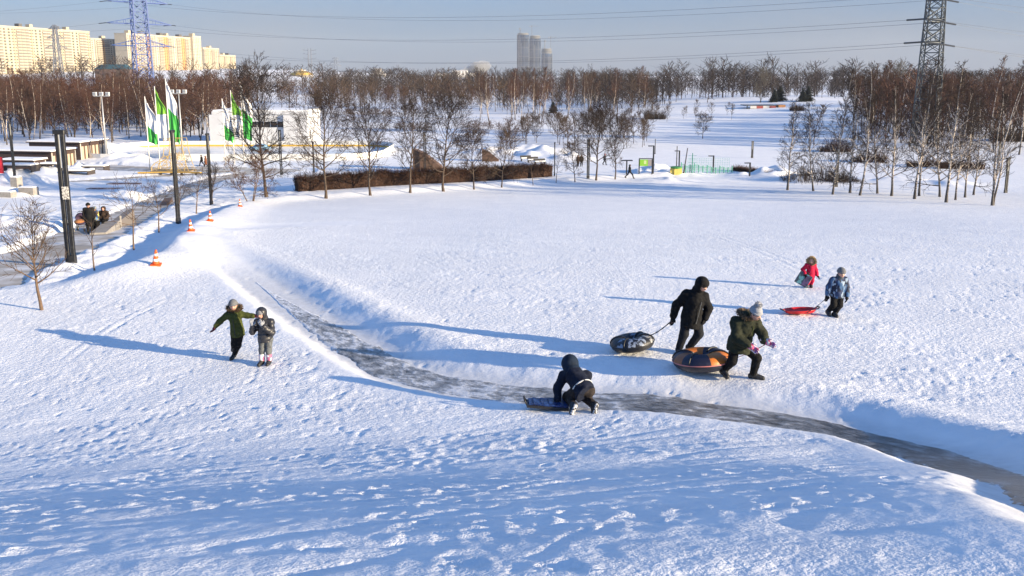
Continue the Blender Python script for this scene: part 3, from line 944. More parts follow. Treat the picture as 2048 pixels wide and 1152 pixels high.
class Kind:
    """prototypes of one kind of tree; copies share their meshes"""
    def __init__(s, name, cat, tm, cm, variants):
        s.name, s.cat, s.p, s.k = name, cat, [], 0
        for (T, C, H) in variants:
            H = max(np.concatenate(T.v)[:, 2].max(), np.concatenate(C.v)[:, 2].max())
            s.p.append((T.me(name + '_trunk', tm), C.me(name + '_crown', cm), H))
    def put(s, loc, height, label, group=None, variant=None, rz=None, wide=1.0):
        i = (s.k if variant is None else variant) % len(s.p); s.k += 1
        T, C, H = s.p[i]
        rng = np.random.RandomState(s.k * 13 + 5)
        o = thing(s.name, label, s.cat, loc, rng.uniform(0, 6.28) if rz is None else rz, group)
        f = height / H
        o.scale = (f * wide, f * wide, f)
        add('trunk', T, o); add('crown', C, o)
        return o

def V(seed, H, *a, **k):
    T, C = gen_tree(seed, H, *a, **k)
    return (T, C, H)
LINDEN = Kind('linden_tree', 'tree', BARK_D, TWIG_D, [
    V(3, 14, .20, clear=.17, limbs=30, limb_len=.44, ang=(78, 24), up=.05, sub=8, sub2=6, twig=.022, wob=.12, sub3=1),
    V(8, 12, .17, clear=.19, limbs=26, limb_len=.44, ang=(72, 26), up=.07, sub=8, sub2=6, twig=.021, wob=.12, sub3=1),
    V(12, 12, .17, clear=.20, limbs=24, limb_len=.48, ang=(66, 26), up=.08, sub=8, sub2=6, twig=.021, wob=.13, sub3=1),
    V(21, 11, .15, clear=.24, limbs=22, limb_len=.42, ang=(62, 24), up=.09, sub=8, sub2=6, twig=.021, wob=.12, sub3=1)])
LINDEN_B = Kind('linden_tree', 'tree', BARK_D, TWIG_B, [
    V(31, 9, .13, clear=.22, limbs=22, limb_len=.50, ang=(66, 28), up=.07, sub=8, sub2=6, twig=.021, wob=.13, sub3=1),
    V(33, 10, .13, clear=.20, limbs=22, limb_len=.46, ang=(64, 24), up=.09, sub=8, sub2=6, twig=.021, wob=.12, sub3=1)])
SAPLING = Kind('young_tree', 'tree', BARK_Y, TWIG_B, [
    V(41, 3.2, .055, clear=.40, limbs=22, limb_len=.42, ang=(60, 14), up=.05, sub=6, sub2=4, twig=.0065, wob=.09, shape='ball', trunk_top=.72),
    V(43, 3.2, .045, clear=.44, limbs=11, limb_len=.42, ang=(62, 18), up=.04, sub=5, sub2=3, twig=.0075, wob=.10, shape='ball', trunk_top=.75),
    V(47, 3.2, .05, clear=.46, limbs=14, limb_len=.40, ang=(70, 20), up=.03, sub=5, sub2=3, twig=.0075, wob=.09, shape='ball', trunk_top=.72)])
SAPLING_T = Kind('young_tree', 'tree', BARK_Y, TWIG_B, [
    V(51, 3.4, .045, clear=.36, limbs=7, limb_len=.40, ang=(48, 22), up=.05, sub=3, sub2=2, twig=.0075, wob=.08, shape='ball', trunk_top=.70)])
SHRUB = Kind('shrub', 'shrub', BARK_Y, TWIG_O, [
    V(61, 5.5, .08, clear=.14, limbs=30, limb_len=.50, ang=(70, 20), up=.04, sub=8, sub2=5, twig=.014, wob=.13, shape='broad', stems=3, sub3=1)])
BIRCHES = Kind('birch_tree', 'tree', BIRCH, TWIG_D, [
    V(71, 14, .13, clear=.16, limbs=34, limb_len=.27, ang=(58, 26), up=.06, sub=7, sub2=4, twig=.020, wob=.09, shape='cone', droop=.03, trunk_top=.97),
    V(73, 14, .12, clear=.20, limbs=30, limb_len=.28, ang=(50, 22), up=.07, sub=7, sub2=4, twig=.020, wob=.10, shape='cone', droop=.02, trunk_top=.97),
    V(75, 14, .12, clear=.10, limbs=38, limb_len=.26, ang=(64, 28), up=.05, sub=7, sub2=4, twig=.020, wob=.09, shape='cone', droop=.03, trunk_top=.97),
    V(77, 14, .13, clear=.18, limbs=36, limb_len=.25, ang=(46, 22), up=.05, sub=7, sub2=4, twig=.020, wob=.08, shape='cone', stems=3, lean=.05)])
WOOD_BIRCH = Kind('birch_tree', 'tree', BIRCH, TWIG_R, [
    V(81, 15, .12, clear=.34, limbs=26, limb_len=.26, ang=(48, 22), up=.06, sub=6, sub2=4, twig=.026, wob=.10, shape='cone', tsides=5, twob=.05),
    V(83, 15, .12, clear=.28, limbs=28, limb_len=.27, ang=(44, 20), up=.07, sub=6, sub2=4, twig=.026, wob=.10, shape='cone', tsides=5, twob=.06),
    V(85, 15, .12, clear=.40, limbs=24, limb_len=.25, ang=(50, 24), up=.05, sub=6, sub2=4, twig=.026, wob=.11, shape='cone', tsides=5, twob=.05),
    V(87, 15, .13, clear=.30, limbs=30, limb_len=.24, ang=(42, 20), up=.06, sub=6, sub2=4, twig=.026, wob=.10, shape='cone', stems=2, lean=.05, tsides=5)])
ALDER = Kind('bare_tree', 'tree', BARK_D, TWIG_R, [
    V(91, 13, .14, clear=.16, limbs=28, limb_len=.36, ang=(56, 20), up=.06, sub=6, sub2=4, twig=.028, wob=.12, tsides=5),
    V(93, 13, .14, clear=.12, limbs=30, limb_len=.36, ang=(60, 22), up=.07, sub=6, sub2=4, twig=.028, wob=.12, tsides=5),
    V(95, 13, .13, clear=.20, limbs=26, limb_len=.33, ang=(48, 18), up=.06, sub=6, sub2=4, twig=.028, wob=.12, tsides=5)])
THICKET = Kind('small_tree', 'tree', BARK_D, TWIG_B, [
    V(101, 6.5, .07, clear=.22, limbs=18, limb_len=.36, ang=(56, 18), up=.08, sub=6, sub2=4, twig=.022, wob=.12, tsides=5),
    V(103, 6.5, .07, clear=.28, limbs=18, limb_len=.36, ang=(50, 18), up=.08, sub=6, sub2=4, twig=.022, wob=.12, tsides=5),
    V(105, 6.5, .07, clear=.18, limbs=18, limb_len=.40, ang=(60, 20), up=.08, sub=6, sub2=4, twig=.022, wob=.12, tsides=5)])
FAR_TREE = Kind('far_tree', 'tree', BARK_D, TWIG_F, [
    V(111, 15, .17, clear=.16, limbs=20, limb_len=.38, ang=(58, 18), up=.06, sub=6, sub2=3, twig=.05, wob=.12, tsides=4),
    V(113, 15, .17, clear=.20, limbs=20, limb_len=.34, ang=(50, 16), up=.06, sub=6, sub2=3, twig=.05, wob=.12, tsides=4),
    V(115, 15, .17, clear=.12, limbs=22, limb_len=.40, ang=(64, 22), up=.07, sub=6, sub2=3, twig=.05, wob=.12, tsides=4)])
PALE_TREE = Kind('willow_tree', 'tree', TWIG_G, TWIG_G, [
    V(121, 16, .2, clear=.10, limbs=34, limb_len=.44, ang=(60, 16), up=.08, sub=7, sub2=4, twig=.045, wob=.10, tsides=5, stems=2)])

def on_ground(x, y):
    return Vector((x, y, gz(x, y)))

# --- the row of lindens along the hedge: (base px, base py, top py, kind, variant, label)
def height_for(px, py_base, py_top):
    p = at(px, py_base)
    depth = p.y * math.cos(PITCH) + (CAMZ - p.z) * math.sin(PITCH)
    a = math.atan2(CAMZ - p.z, p.y)
    # vertical extent of an upright at that place
    r_ = ray(px, py_top); t = p.y / r_[1]
    return p, CAMZ + r_[2] * t - p.z
ROW = 'trees in the row along the clipped hedge'
for px, b, t, K, v, lab, wd in [
    (533, 394, 98, LINDEN, 0, 'tallest wide-branching dark linden left of the clipped hedge', .88),
    (652, 397, 160, LINDEN, 1, 'dense dark linden in front of the left end of the clipped hedge', 1.0),
    (741, 391, 172, LINDEN, 2, 'dark linden before the hedge, second along from its left end', 1.0),
    (820, 386, 178, LINDEN, 3, 'slim dark linden before the middle of the clipped hedge', .95),
    (887, 383, 168, LINDEN, 1, 'dark linden before the hedge, between a slim and a low reddish one', 1.0),
    (948, 379, 236, LINDEN_B, 0, 'low spreading reddish linden before the right part of the hedge', 1.05),
    (1003, 375, 238, LINDEN_B, 1, 'reddish linden with rusty crown near the right end of the hedge', 1.0),
    (1150, 364, 270, LINDEN_B, 0, 'low spreading linden right of the hedge end', 1.0),
    (1192, 361, 196, LINDEN, 3, 'tall straight linden standing by the path past the hedge', 1.0),
    (1230, 359, 204, LINDEN, 2, 'slender linden beside the walker on the path', .8)]:
    p, h = height_for(px, b, t)
    K.put(p, h, lab, ROW, v, wide=wd)
for px, b, t, lab in [(1066, 371, 310, 'thin young tree at the right end of the clipped hedge'), (1112, 366, 300, 'thin young tree just past the right end of the hedge')]:
    p, h = height_for(px, b, t)
    SAPLING.put(p, h, lab, 'young trees along the field edge', 1)
p, h = height_for(503, 402, 292)
SHRUB.put(p, h * 1.05, 'bushy many-stemmed shrub with orange twigs left of the tallest linden', None, 0)

# --- young trees between the cleared path and the field
YG = 'young trees along the cleared path'
for px, b, t, K, v, lab in [
    (84, 620, 385, SAPLING, 0, 'stout young tree with upswept crown beside the thick black lamp post'),
    (190, 541, 400, SAPLING_T, 0, 'thin crooked young tree in front of the pram'),
    (268, 501, 338, SAPLING, 1, 'young tree with wide thin crown behind the first cone'),
    (317, 466, 350, SAPLING, 2, 'young round-crowned tree beside the concrete wall end'),
    (357, 445, 338, SAPLING, 1, 'young tree right beside the second black lamp post'),
    (393, 428, 330, SAPLING, 2, 'young tree between the second and third black lamp posts'),
    (424, 409, 318, SAPLING, 0, 'young tree at the foot of the third black lamp post')]:
    p, h = height_for(px, b, t)
    K.put(p, h, lab, YG, v)

# --- birches along the right edge of the field
BG = 'birches along the right edge of the field'
for px, b, t, v, wd in [(1575, 380, 195, 0, 1.25), (1627, 382, 200, 1, 1.2), (1665, 389, 130, 2, .9), (1700, 386, 150, 0, 1.0), (1719, 391, 120, 1, .9), (1755, 387, 175, 2, 1.1), (1783, 392, 160, 0, 1.1),
                       (1829, 398, 110, 1, 1.0), (1880, 394, 150, 2, 1.0), (1892, 405, 118, 0, 1.0), (1911, 400, 170, 1, .9), (1930, 395, 190, 0, 1.0), (1947, 390, 180, 2, 1.0), (1985, 411, 125, 3, 1.0), (1838, 392, 140, 0, .9)]:
    p, h = height_for(px, b, t)
    lab = {1575: 'spreading pale birch at the open end of the birch row, before the large brush mass', 1627: 'spreading birch before the middle of the large brush mass', 1665: 'slim tall birch close beside the twin lamp post before the brush mass', 1985: 'three-stemmed birch at the far end of the birch row'}.get(px, 'slender birch with dark foot in the close row at the right edge of the field')
    BIRCHES.put(p, h, lab, BG, v, wide=wd)

# --- woods on the flat: individual trees, thick enough to read as a wood
def scatter(n, quad, seed, mind):
    """n points in the ground quad given by photograph pixels (four corners), kept apart"""
    rng = np.random.RandomState(seed)
    c = [np.array(ground_at(px, py)[:2]) for px, py in quad]
    out = []
    tries = 0
    while len(out) < n and tries < n * 60:
        tries += 1
        s_, t_ = rng.uniform(), rng.uniform()
        q = (c[0] * (1 - s_) + c[1] * s_) * (1 - t_) + (c[3] * (1 - s_) + c[2] * s_) * t_
        if all((q[0] - o[0]) ** 2 + (q[1] - o[1]) ** 2 > mind ** 2 for o in out):
            out.append((q[0], q[1]))
    return out, rng
def wood(K, n, quad, seed, mind, hr, label, group):
    pts, rng = scatter(n, quad, seed, mind)
    for x, y in pts:
        K.put(on_ground(x, y), rng.uniform(*hr), label, group, wide=rng.uniform(.9, 1.2))
wood(WOOD_BIRCH, 90, [(-60, 290), (440, 300), (500, 235), (-60, 230)], 1, 3.0, (12, 16.5), 'tall birch with reddish twigs in the wood behind the square', 'birches of the wood behind the square')
wood(ALDER, 80, [(-60, 282), (440, 292), (500, 225), (-60, 222)], 2, 3.4, (10, 14.5), 'bare dark tree with reddish twigs in the wood behind the square', 'bare trees of the wood behind the square')
wood(WOOD_BIRCH, 34, [(930, 262), (1190, 250), (1330, 203), (960, 205)], 3, 5.0, (12, 17), 'pale-stemmed birch in the wood beyond the clump of small trees', 'birches of the middle wood')
wood(ALDER, 30, [(560, 226), (950, 218), (960, 196), (560, 198)], 4, 6, (8, 12), 'bare tree with reddish crown beyond the white pavilion', 'bare trees beyond the pavilion')
wood(THICKET, 44, [(1045, 296), (1300, 300), (1295, 262), (1045, 262)], 5, 1.7, (5.0, 7.2), 'small dark bare tree in the dense clump beside the open snow', 'small trees of the dense clump')
wood(WOOD_BIRCH, 42, [(1690, 300), (2120, 318), (2150, 236), (1700, 236)], 6, 3.8, (12, 18), 'tall birch in the reddish wood around the dark pylon', 'birches of the wood around the dark pylon')
wood(ALDER, 40, [(1700, 290), (2120, 300), (2150, 226), (1700, 226)], 7, 4.2, (9, 14), 'bare tree with reddish crown in the wood around the dark pylon', 'bare trees of the wood around the dark pylon')
wood(THICKET, 16, [(560, 268), (880, 262), (900, 236), (560, 240)], 8, 4, (4, 6.5), 'small bare tree on the snow behind the ice rink', 'small trees behind the ice rink')
wood(THICKET, 10, [(1310, 250), (1470, 240), (1470, 224), (1310, 228)], 9, 5, (3.5, 5.5), 'small thin bare tree on the open snowy slope', 'small trees on the snowy slope')
p, h = height_for(1405, 277, 218)
LINDEN_B.put(p, h, 'lone round-crowned small tree on the open snow', None, 0, wide=1.1)
p, h = height_for(1628, 290, 205)
THICKET.put(p, h, 'clustered bare tree standing alone left of the right-hand birches', None, 0, wide=1.3)
for px, b, t in [(1262, 226, 143), (1235, 224, 150), (1415, 205, 140), (1352, 204, 152)]:
    p, h = height_for(px, b, t)
    FAR_TREE.put(p, h, 'large dark spreading bare tree on the far skyline', 'large skyline trees', wide=1.2)
for px, b, t in [(1795, 215, 112), (1520, 205, 128), (1178, 215, 140)]:
    p, h = height_for(px, b, t)
    PALE_TREE.put(p, h, 'pale willow rising above the dark wood', 'pale willows', wide=1.0)

# --- far woods and underwood that read as one mass: joined slim trees of blade-thin twigs
def blade_tree(rng, H, nb, tw, clear=.12, spread=.30):
    B = Branches()
    tp = np.array([[0, 0, -1.0], [rng.normal() * .15, rng.normal() * .15, H * .5], [rng.normal() * .3, rng.normal() * .3, H * .97]])
    B.tube(tp, [.011 * H, .007 * H, .02], 3)
    P, Q, W = [], [], []
    def blade(p, q, w): P.append(p); Q.append(q); W.append(w)
    nl = max(6, nb // 5)
    for k in range(nl):
        f = clear + (1 - clear) * (k + rng.uniform()) / nl
        p = np.array([np.interp(f, [0, .5, 1], tp[:, i]) for i in range(3)])
        a = k * 2.4 + rng.normal() * .4; ln = H * spread * (0.35 + 0.9 * math.sin(math.pi * min(1, f * .8 + .15))) * rng.uniform(.7, 1.2)
        e = R(rng.uniform(32, 62)); d = np.array([math.cos(a) * math.cos(e), math.sin(a) * math.cos(e), math.sin(e)])
        q = p + d * ln; blade(p, q, tw * 1.5)
        for j in range(4):
            g = rng.uniform(.25, .95); p2 = p + d * ln * g
            d2 = d + rng.normal(size=3) * .55; d2[2] += .25; d2 /= np.linalg.norm(d2)
            blade(p2, p2 + d2 * ln * rng.uniform(.3, .6), tw)
    P, Q, W = np.array(P), np.array(Q), np.array(W)
    d = Q - P; d /= np.linalg.norm(d, axis=1)[:, None]
    r_ = rng.normal(size=P.shape); u = np.cross(d, r_); u /= np.linalg.norm(u, axis=1)[:, None]; u *= W[:, None]
    v = np.stack([P - u, P + u, Q + u * .35, Q - u * .35], 1).reshape(-1, 3)
    f = np.arange(len(v)).reshape(-1, 4) + B.n
    return np.concatenate(B.v + [v]), np.concatenate(B.f + [f])
def far_wood(name, quad, n, seed, hr, m, label, nb=70, tw=.06, cat='wood', spread=.30, clear=.12):
    pts, rng = scatter(n, quad, seed, 0.0)
    protos = [blade_tree(rng, 14.0, nb, tw * 14.0 / np.mean(hr), clear, spread) for _ in range(8)]
    vs, fs, b, tint = [], [], 0, []
    for k, (x, y) in enumerate(pts):
        v, f = protos[k % 8]
        a = rng.uniform(0, 6.28); h = (hr[0] + (hr[1] * 1.12 - hr[0]) * rng.uniform() ** 1.25) / 14
        h *= 1 + .22 * float(noise2(np.array([x / 40.0]), np.array([y / 90.0]), 7)[0])
        ca, sa = math.cos(a), math.sin(a)
        w = h * rng.uniform(.8, 1.5)
        vs.append(np.stack([(v[:, 0] * ca - v[:, 1] * sa) * w + x, (v[:, 0] * sa + v[:, 1] * ca) * w + y, v[:, 2] * h + gz(x, y)], 1))
        fs.append(f + b); b += len(v); tint.append(np.full(len(v), rng.uniform()))
    me = mesh_data(name, np.concatenate(vs), np.concatenate(fs), m)
    me.attributes.new('tint', 'FLOAT', 'POINT').data.foreach_set('value', np.concatenate(tint).astype(np.float32))
    o = add(name, me)
    return tag(o, label, cat, kind='stuff')
far_wood('far_wood', [(1180, 212), (2250, 222), (2250, 190), (1180, 190)], 420, 31, (8, 15), TWIG_F, 'dark bare wood along the skyline at the right', 140, .055)
far_wood('far_wood', [(640, 192), (1240, 200), (1300, 178), (640, 176)], 380, 32, (9, 16), TWIG_F, 'blue-grey bare wood along the skyline in the middle', 140, .06)
far_wood('far_wood', [(-120, 205), (560, 200), (640, 176), (-120, 176)], 260, 33, (6, 10), TWIG_B, 'brown bare wood below the apartment blocks', 80, .07)
far_wood('red_wood', [(1740, 285), (2150, 300), (2200, 215), (1740, 210)], 190, 34, (6, 12), TWIG_R_SUNLIT, 'thick reddish young wood behind the dark pylon', 80, .045)
far_wood('red_wood', [(-80, 272), (480, 276), (520, 205), (-80, 205)], 250, 35, (6, 12), TWIG_R, 'thick reddish young wood behind the square', 80, .045)
far_wood('brown_wood', [(560, 222), (1330, 224), (1330, 196), (560, 192)], 300, 36, (6, 12), TWIG_B, 'brown bare wood behind the white pavilion', 80, .055)
far_wood('far_wood', [(-200, 178), (2300, 184), (2500, 164), (-300, 164)], 620, 37, (9, 17), TWIG_F, 'faint far-off bare wood on the horizon', 80, .10)
far_wood('underwood', [(-80, 262), (400, 266), (420, 222), (-80, 222)], 420, 38, (3, 6.5), TWIG_D, 'tangled dark underwood among the birches behind the square', 40, .03, 'underwood', .34, .02)
far_wood('underwood', [(1720, 300), (2150, 316), (2200, 240), (1720, 236)], 170, 39, (2, 4.5), TWIG_B, 'tangled brown underwood around the dark pylon', 40, .025, 'underwood', .36, .02)
far_wood('underwood', [(1150, 226), (1330, 222), (1330, 204), (1100, 206)], 120, 40, (3, 6), TWIG_D, 'dark underwood at the foot of the middle birches', 40, .04, 'underwood', .36, .02)
# ------------------------------------------------------------------ apartment blocks on the far left
CREAM = mat('cream_panel', (0.47, 0.40, 0.285), 0.8, noise=(0.25, (0.40, 0.335, 0.235), 0.4, 0.7))
CREAM2 = mat('pale_panel', (0.50, 0.44, 0.34), 0.8, noise=(0.25, (0.43, 0.375, 0.29), 0.4, 0.7))
ORANGE = mat('orange_panel', (0.50, 0.27, 0.11), 0.8)
GLASS_D = mat('window_glass_dark', (0.045, 0.05, 0.06), 0.25)
LOGGIA_SHADE = mat('loggia_shade', (0.20, 0.185, 0.165), 0.8)  # dark colour stands in for the shade inside loggias and wall gaps
PARAPET = mat('parapet_panel', (0.46, 0.40, 0.31), 0.8)
ROOFDARK = mat('roof_dark', (0.10, 0.095, 0.09), 0.9)
def apartment(label, a, b, ztop, floors, pattern, wall, depth=13.0, zbase=None, end='plain', hats=()):
    """a, b: ground ends of the front (x, y); pattern: one letter per bay"""
    a, b = Vector((a[0], a[1], 0)), Vector((b[0], b[1], 0))
    L = (b - a).length
    zb = (min(float(base_z(a.x, a.y)), float(base_z(b.x, b.y))) - 1.0) if zbase is None else zbase
    H = ztop - zb
    o = thing('apartment_block', label, 'building', (a.x, a.y, zb), math.atan2(b.y - a.y, b.x - a.x), 'apartment blocks on the rise')
    MB().box(0, L, 0, depth, 0, H).build('wall', wall, o)
    win, log, par, pan, gap_shade = MB(), MB(), MB(), MB(), MB()
    n = len(pattern); bw = L / n; fh = (H - 2.0) / floors
    for i, c in enumerate(pattern):
        x0, x1 = i * bw, (i + 1) * bw
        if c == 'g':
            gap_shade.box(x0 + bw * .25, x1 - bw * .25, -.10, .3, .5, H - .4); continue  # dark strip proud of the wall, painted shade of a recess
        if c == 'o': pan.box(x0 + .02, x1 - .02, -.12, .1, .5, H - .8)
        if c == 's': pan.box(x0 + bw * .42, x0 + bw * .58, -.5, .1, .5, H - .8)
        for f in range(floors):
            z = 1.0 + f * fh
            if c in 'wo':
                d = -.16 if c == 'o' else -.05
                win.box(x0 + bw * .30, x0 + bw * .70, d, .1, z + fh * .30, z + fh * .82)
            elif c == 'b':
                log.box(x0 + .12, x1 - .12, -.05, .2, z + fh * .30, z + fh * .96)  # dark box proud of the wall, painted shade of the loggia
                par.box(x0 + .08, x1 - .08, -1.15, .0, z - .02, z + fh * .36)
            elif c == 's':
                win.box(x0 + bw * .08, x0 + bw * .34, -.05, .1, z + fh * .34, z + fh * .76)
                win.box(x0 + bw * .66, x0 + bw * .92, -.05, .1, z + fh * .34, z + fh * .76)
    for m, nm, mt in ((win, 'windows', GLASS_D), (log, 'loggia_shade_boxes', LOGGIA_SHADE), (par, 'balcony_parapets', PARAPET), (gap_shade, 'recess_shade_strips', LOGGIA_SHADE)):
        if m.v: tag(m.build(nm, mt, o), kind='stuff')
    if pan.v: tag(pan.build('coloured_panels', ORANGE if 'o' in pattern else wall, o), kind='stuff')
    r_ = MB().box(-.25, L + .25, -.25, depth + .25, H, H + .7).build('roof', CREAM2, o)
    for k, (hx, hw) in enumerate(hats):
        MB().box(hx * L, hx * L + hw, 2, 7, H + .7, H + 3.6).build('lift_housing', CREAM if k % 2 == 0 else ROOFDARK, r_)
    # end wall facing right: windows too
    e = MB()
    for f in range(floors):
        for yy in (.2, .6):
            e.box(L - .1, L + .05, depth * yy, depth * (yy + .16), 1 + f * fh + fh * .3, 1 + f * fh + fh * .8)
    tag(e.build('end_windows', GLASS_D, o), kind='stuff')
    return o
def topz(px, py, d): return dist_at(px, py, d).z
def xy(px, d):
    p = dist_at(px, 150, d); return (p.x, p.y)
HATS = [(k, 3.2) for k in (.06, .17, .22, .38, .43, .58, .64, .8, .86)]
apartment('long cream apartment block with many balconies, biggest on the left', xy(-190, 590), xy(186, 760), topz(186, 64, 760), 17,
          'wsbbswwbbswwbbsgsbbwwsbbbswwbbsgsbbwwbbs', CREAM, hats=HATS)
apartment('narrow cream apartment block with one orange stripe and banded balconies', xy(187, 800), xy(245, 830), topz(240, 79, 820), 16, 'wgbbobbwgwb', CREAM2, hats=[(.42, 4)])
apartment('pale apartment block with three orange stripes behind the blue pylon', xy(259, 800), xy(390, 905), topz(259, 67, 800), 22, 'wbbogbbwobbgwbboobbgwbboobbwg', CREAM2, hats=[(.05, 4), (.22, 5), (.33, 3), (.5, 4), (.6, 3), (.8, 5)], depth=15)
apartment('tall plain end tower joined to the striped pale apartment block', xy(390, 900), xy(406, 915), topz(398, 73, 905), 22, 'wwsww', CREAM2, hats=[(.2, 4)])
apartment('low cream apartment block with vertical ribs, second from the end', xy(409, 1000), xy(441, 1040), topz(425, 97, 1020), 16, 'bsswbbwg', CREAM, hats=[(.5, 4)])
apartment('smallest far cream apartment block at the end of the estate', xy(442, 1120), xy(473, 1160), topz(457, 111, 1140), 16, 'wsbswbsw', CREAM, hats=[(.3, 3), (.6, 3)])
# dark low building with teal roof below the blocks
o = thing('low_building', 'low dark building with teal roof below the orange-striped block', 'building', (*xy(190, 560), float(base_z(*xy(190, 560)))), .12)
hh = topz(215, 132, 565) - o.location.z
MB().box(0, 22, 0, 12, -2, hh - 2.2).build('wall', mat('dark_render', (0.10, 0.065, 0.06), .8), o)
MB()._add([(-.5, -.5, hh - 2.2), (22.5, -.5, hh - 2.2), (22.5, 12.5, hh - 2.2), (-.5, 12.5, hh - 2.2), (3, 4, hh + 1.2), (20, 4, hh + 1.2), (20, 8, hh + 1.2), (3, 8, hh + 1.2)],
          [(3, 2, 1, 0), (4, 5, 6, 7), (0, 1, 5, 4), (1, 2, 6, 5), (2, 3, 7, 6), (3, 0, 4, 7)]).build('roof', mat('teal_roof', (0.03, 0.075, 0.10), .6), o)

# ------------------------------------------------------------------ towers under construction
STEEL_F = mat('far_steel', (0.16, 0.17, 0.19), .6)
TGLASS = mat('tower_glass', (0.025, 0.045, 0.085), .2, noise=(0.03, (0.09, 0.13, 0.20), .4, .6))
TFIN = mat('tower_fin', (0.17, 0.18, 0.20), .6)
TCONC = mat('tower_concrete', (0.28, 0.28, 0.28), .85)
def crane(p, h, jib, label, rz):
    o = thing('tower_crane', label, 'crane', p, rz, 'cranes on the unfinished towers')
    m = MB()
    for sx in (-1, 1):
        for sy in (-1, 1): m.bar((sx * .9, sy * .9, 0), (sx * .9, sy * .9, h), .35)
    k = 0
    while k < h - 2:
        m.bar((-.9, -.9, k), (.9, -.9, k + 2), .2); m.bar((.9, -.9, k), (.9, .9, k + 2), .2); k += 2
    m.build('mast', STEEL_F, o)
    m = MB()
    for dz, dy in ((0, -.7), (0, .7), (1.4, 0)): m.bar((-6, dy, h + dz), (jib, dy, h + dz), .3)
    for q in range(int(jib // 2)): m.bar((q * 2, -.7, h), (q * 2 + 1, 0, h + 1.4), .18); m.bar((q * 2 + 1, 0, h + 1.4), (q * 2 + 2, .7, h), .18)
    m.build('jib', STEEL_F, o)
    MB().box(-8, -5, -1.2, 1.2, h - 1.8, h + .4).build('counterweight', TCONC, o)
    MB().box(-1.3, 1.3, -1.3, 1.3, h - 1.8, h + 2.6).build('cab', STEEL_F, o)
    return o
def tower(label, px0, px1, pytop, d, steps, unfinished, seed):
    x0, x1 = xy(px0, d)[0], xy(px1, d)[0]
    zb = 10.0; H = topz(px0, pytop, d) - zb; w = x1 - x0
    o = thing('tower_block', label, 'tower', (x0, d, zb), 0, 'towers under construction')
    dep = w * .8
    rng = random.Random(seed)
    # bowed plan
    nseg = 14
    front = [(w * i / nseg, -4.0 * math.sin(math.pi * i / nseg)) for i in range(nseg + 1)]
    plan = front + [(w, dep), (0, dep)]
    def prism(z0, z1, pl):
        n = len(pl); return [(x, y, z0) for x, y in pl] + [(x, y, z1) for x, y in pl], [tuple(range(n - 1, -1, -1)), tuple(range(n, 2 * n))] + [(i, (i + 1) % n, n + (i + 1) % n, n + i) for i in range(n)]
    MB()._add(*prism(0, H - unfinished, plan)).build('glass_wall', TGLASS, o)
    if unfinished:
        c = MB()
        inn = [(w / 2 + (x - w / 2) * .8, dep / 2 + (y - dep / 2) * .8) for x, y in plan]
        c._add(*prism(H - unfinished, H, inn))
        z = H - unfinished
        while z < H + .1:
            c._add(*prism(z, z + .8, [(w / 2 + (x - w / 2) * 1.0, y) for x, y in plan])); z += 3.6
        c.build('bare_floors', TCONC, o)
    for i in range(nseg + 1):
        x, y = front[i]
        t = rng.choice((.5, .7, 1.1, 1.6))
        top = H - rng.choice((0, 0, 4, 9)) - (unfinished if unfinished else 0)
        if i % 3 == steps % 3: top -= H * .12
        MB().box(x - t / 2, x + t / 2, y - .9, y + .3, 0, top).build('facade_fin', TFIN if rng.random() < .7 else STEEL_F, o)
    b_ = MB()
    for f in (.22, .46, .66, .88): b_._add(*prism(H * f, H * f + 1.2, [(x, y - .5) if y < 1 else (x, y) for x, y in plan]))
    b_.build('floor_bands', TFIN, o)
    return o, H, zb, w
D1 = 2500
for (lab, a, b_, t, uf, cr) in [
    ('left and tallest glass tower with narrow setback top', 1034, 1058, 66, 6, [(.25, 14, 8, 1.2, 'short crane on the tallest glass tower')]),
    ('middle glass tower with lit concrete edge and crane', 1059, 1081, 71, 10, [(.2, 30, 22, .1, 'tall crane with long jib on the middle tower')]),
    ('right and lowest tower with bare white upper floors', 1083, 1104, 97, 16, [(.3, 24, 9, 2.0, 'thin pale crane on the lowest tower'), (.85, 36, 20, .05, 'tall crane with jib to the right on the lowest tower')])]:
    o, H, zb, w = tower(lab, a, b_, t, D1, int(a) % 3, uf, int(a))
    for fx, ch, jb, rz, cl in cr: crane((o.location.x + w * fx, D1 + 8, zb + H - (0 if uf else 0)), ch, jb, cl, rz)

# ------------------------------------------------------------------ small far buildings on the horizon
WHITE_F = mat('far_white', (0.66, 0.63, 0.58), .8)
GOLD = mat('gold_roof', (0.62, 0.40, 0.10), .35, metal=.6)
d = 900; x, y = xy(578, d); zb = float(base_z(x, y)); zt = topz(600, 143, d)
o = thing('domed_hall', 'low far hall with golden roof on the horizon', 'building', (x, y, zb))
MB().box(0, 26, 0, 14, -4, zt - zb - 4).build('wall', WHITE_F, o)
MB().lathe([(13.5, zt - zb - 4), (12.5, zt - zb - 1.5), (7, zt - zb + .5), (2, zt - zb + 1.6), (.3, zt - zb + 4)], 14, (13, 7)).build('roof', GOLD, o)
MB().box(9, 17, 4, 10, zt - zb - .5, zt - zb + 2).build('lantern', WHITE_F, o)
d = 1300; x, y = xy(741, d); zb = float(base_z(x, y)); zt = topz(755, 137, d)
o = thing('stepped_building', 'white stepped building above the blue-grey wood', 'building', (x, y, zb))
MB().box(0, 24, 0, 14, -4, zt - zb - 9).box(4, 20, 1, 13, zt - zb - 9, zt - zb - 4).box(7, 17, 2, 12, zt - zb - 4, zt - zb).build('wall', WHITE_F, o)
m = MB()
for q in range(5): m.box(2 + q * 4.4, 4 + q * 4.4, -.1, .2, zt - zb - 13, zt - zb - 11)
tag(m.build('windows', GLASS_D, o), kind='stuff')
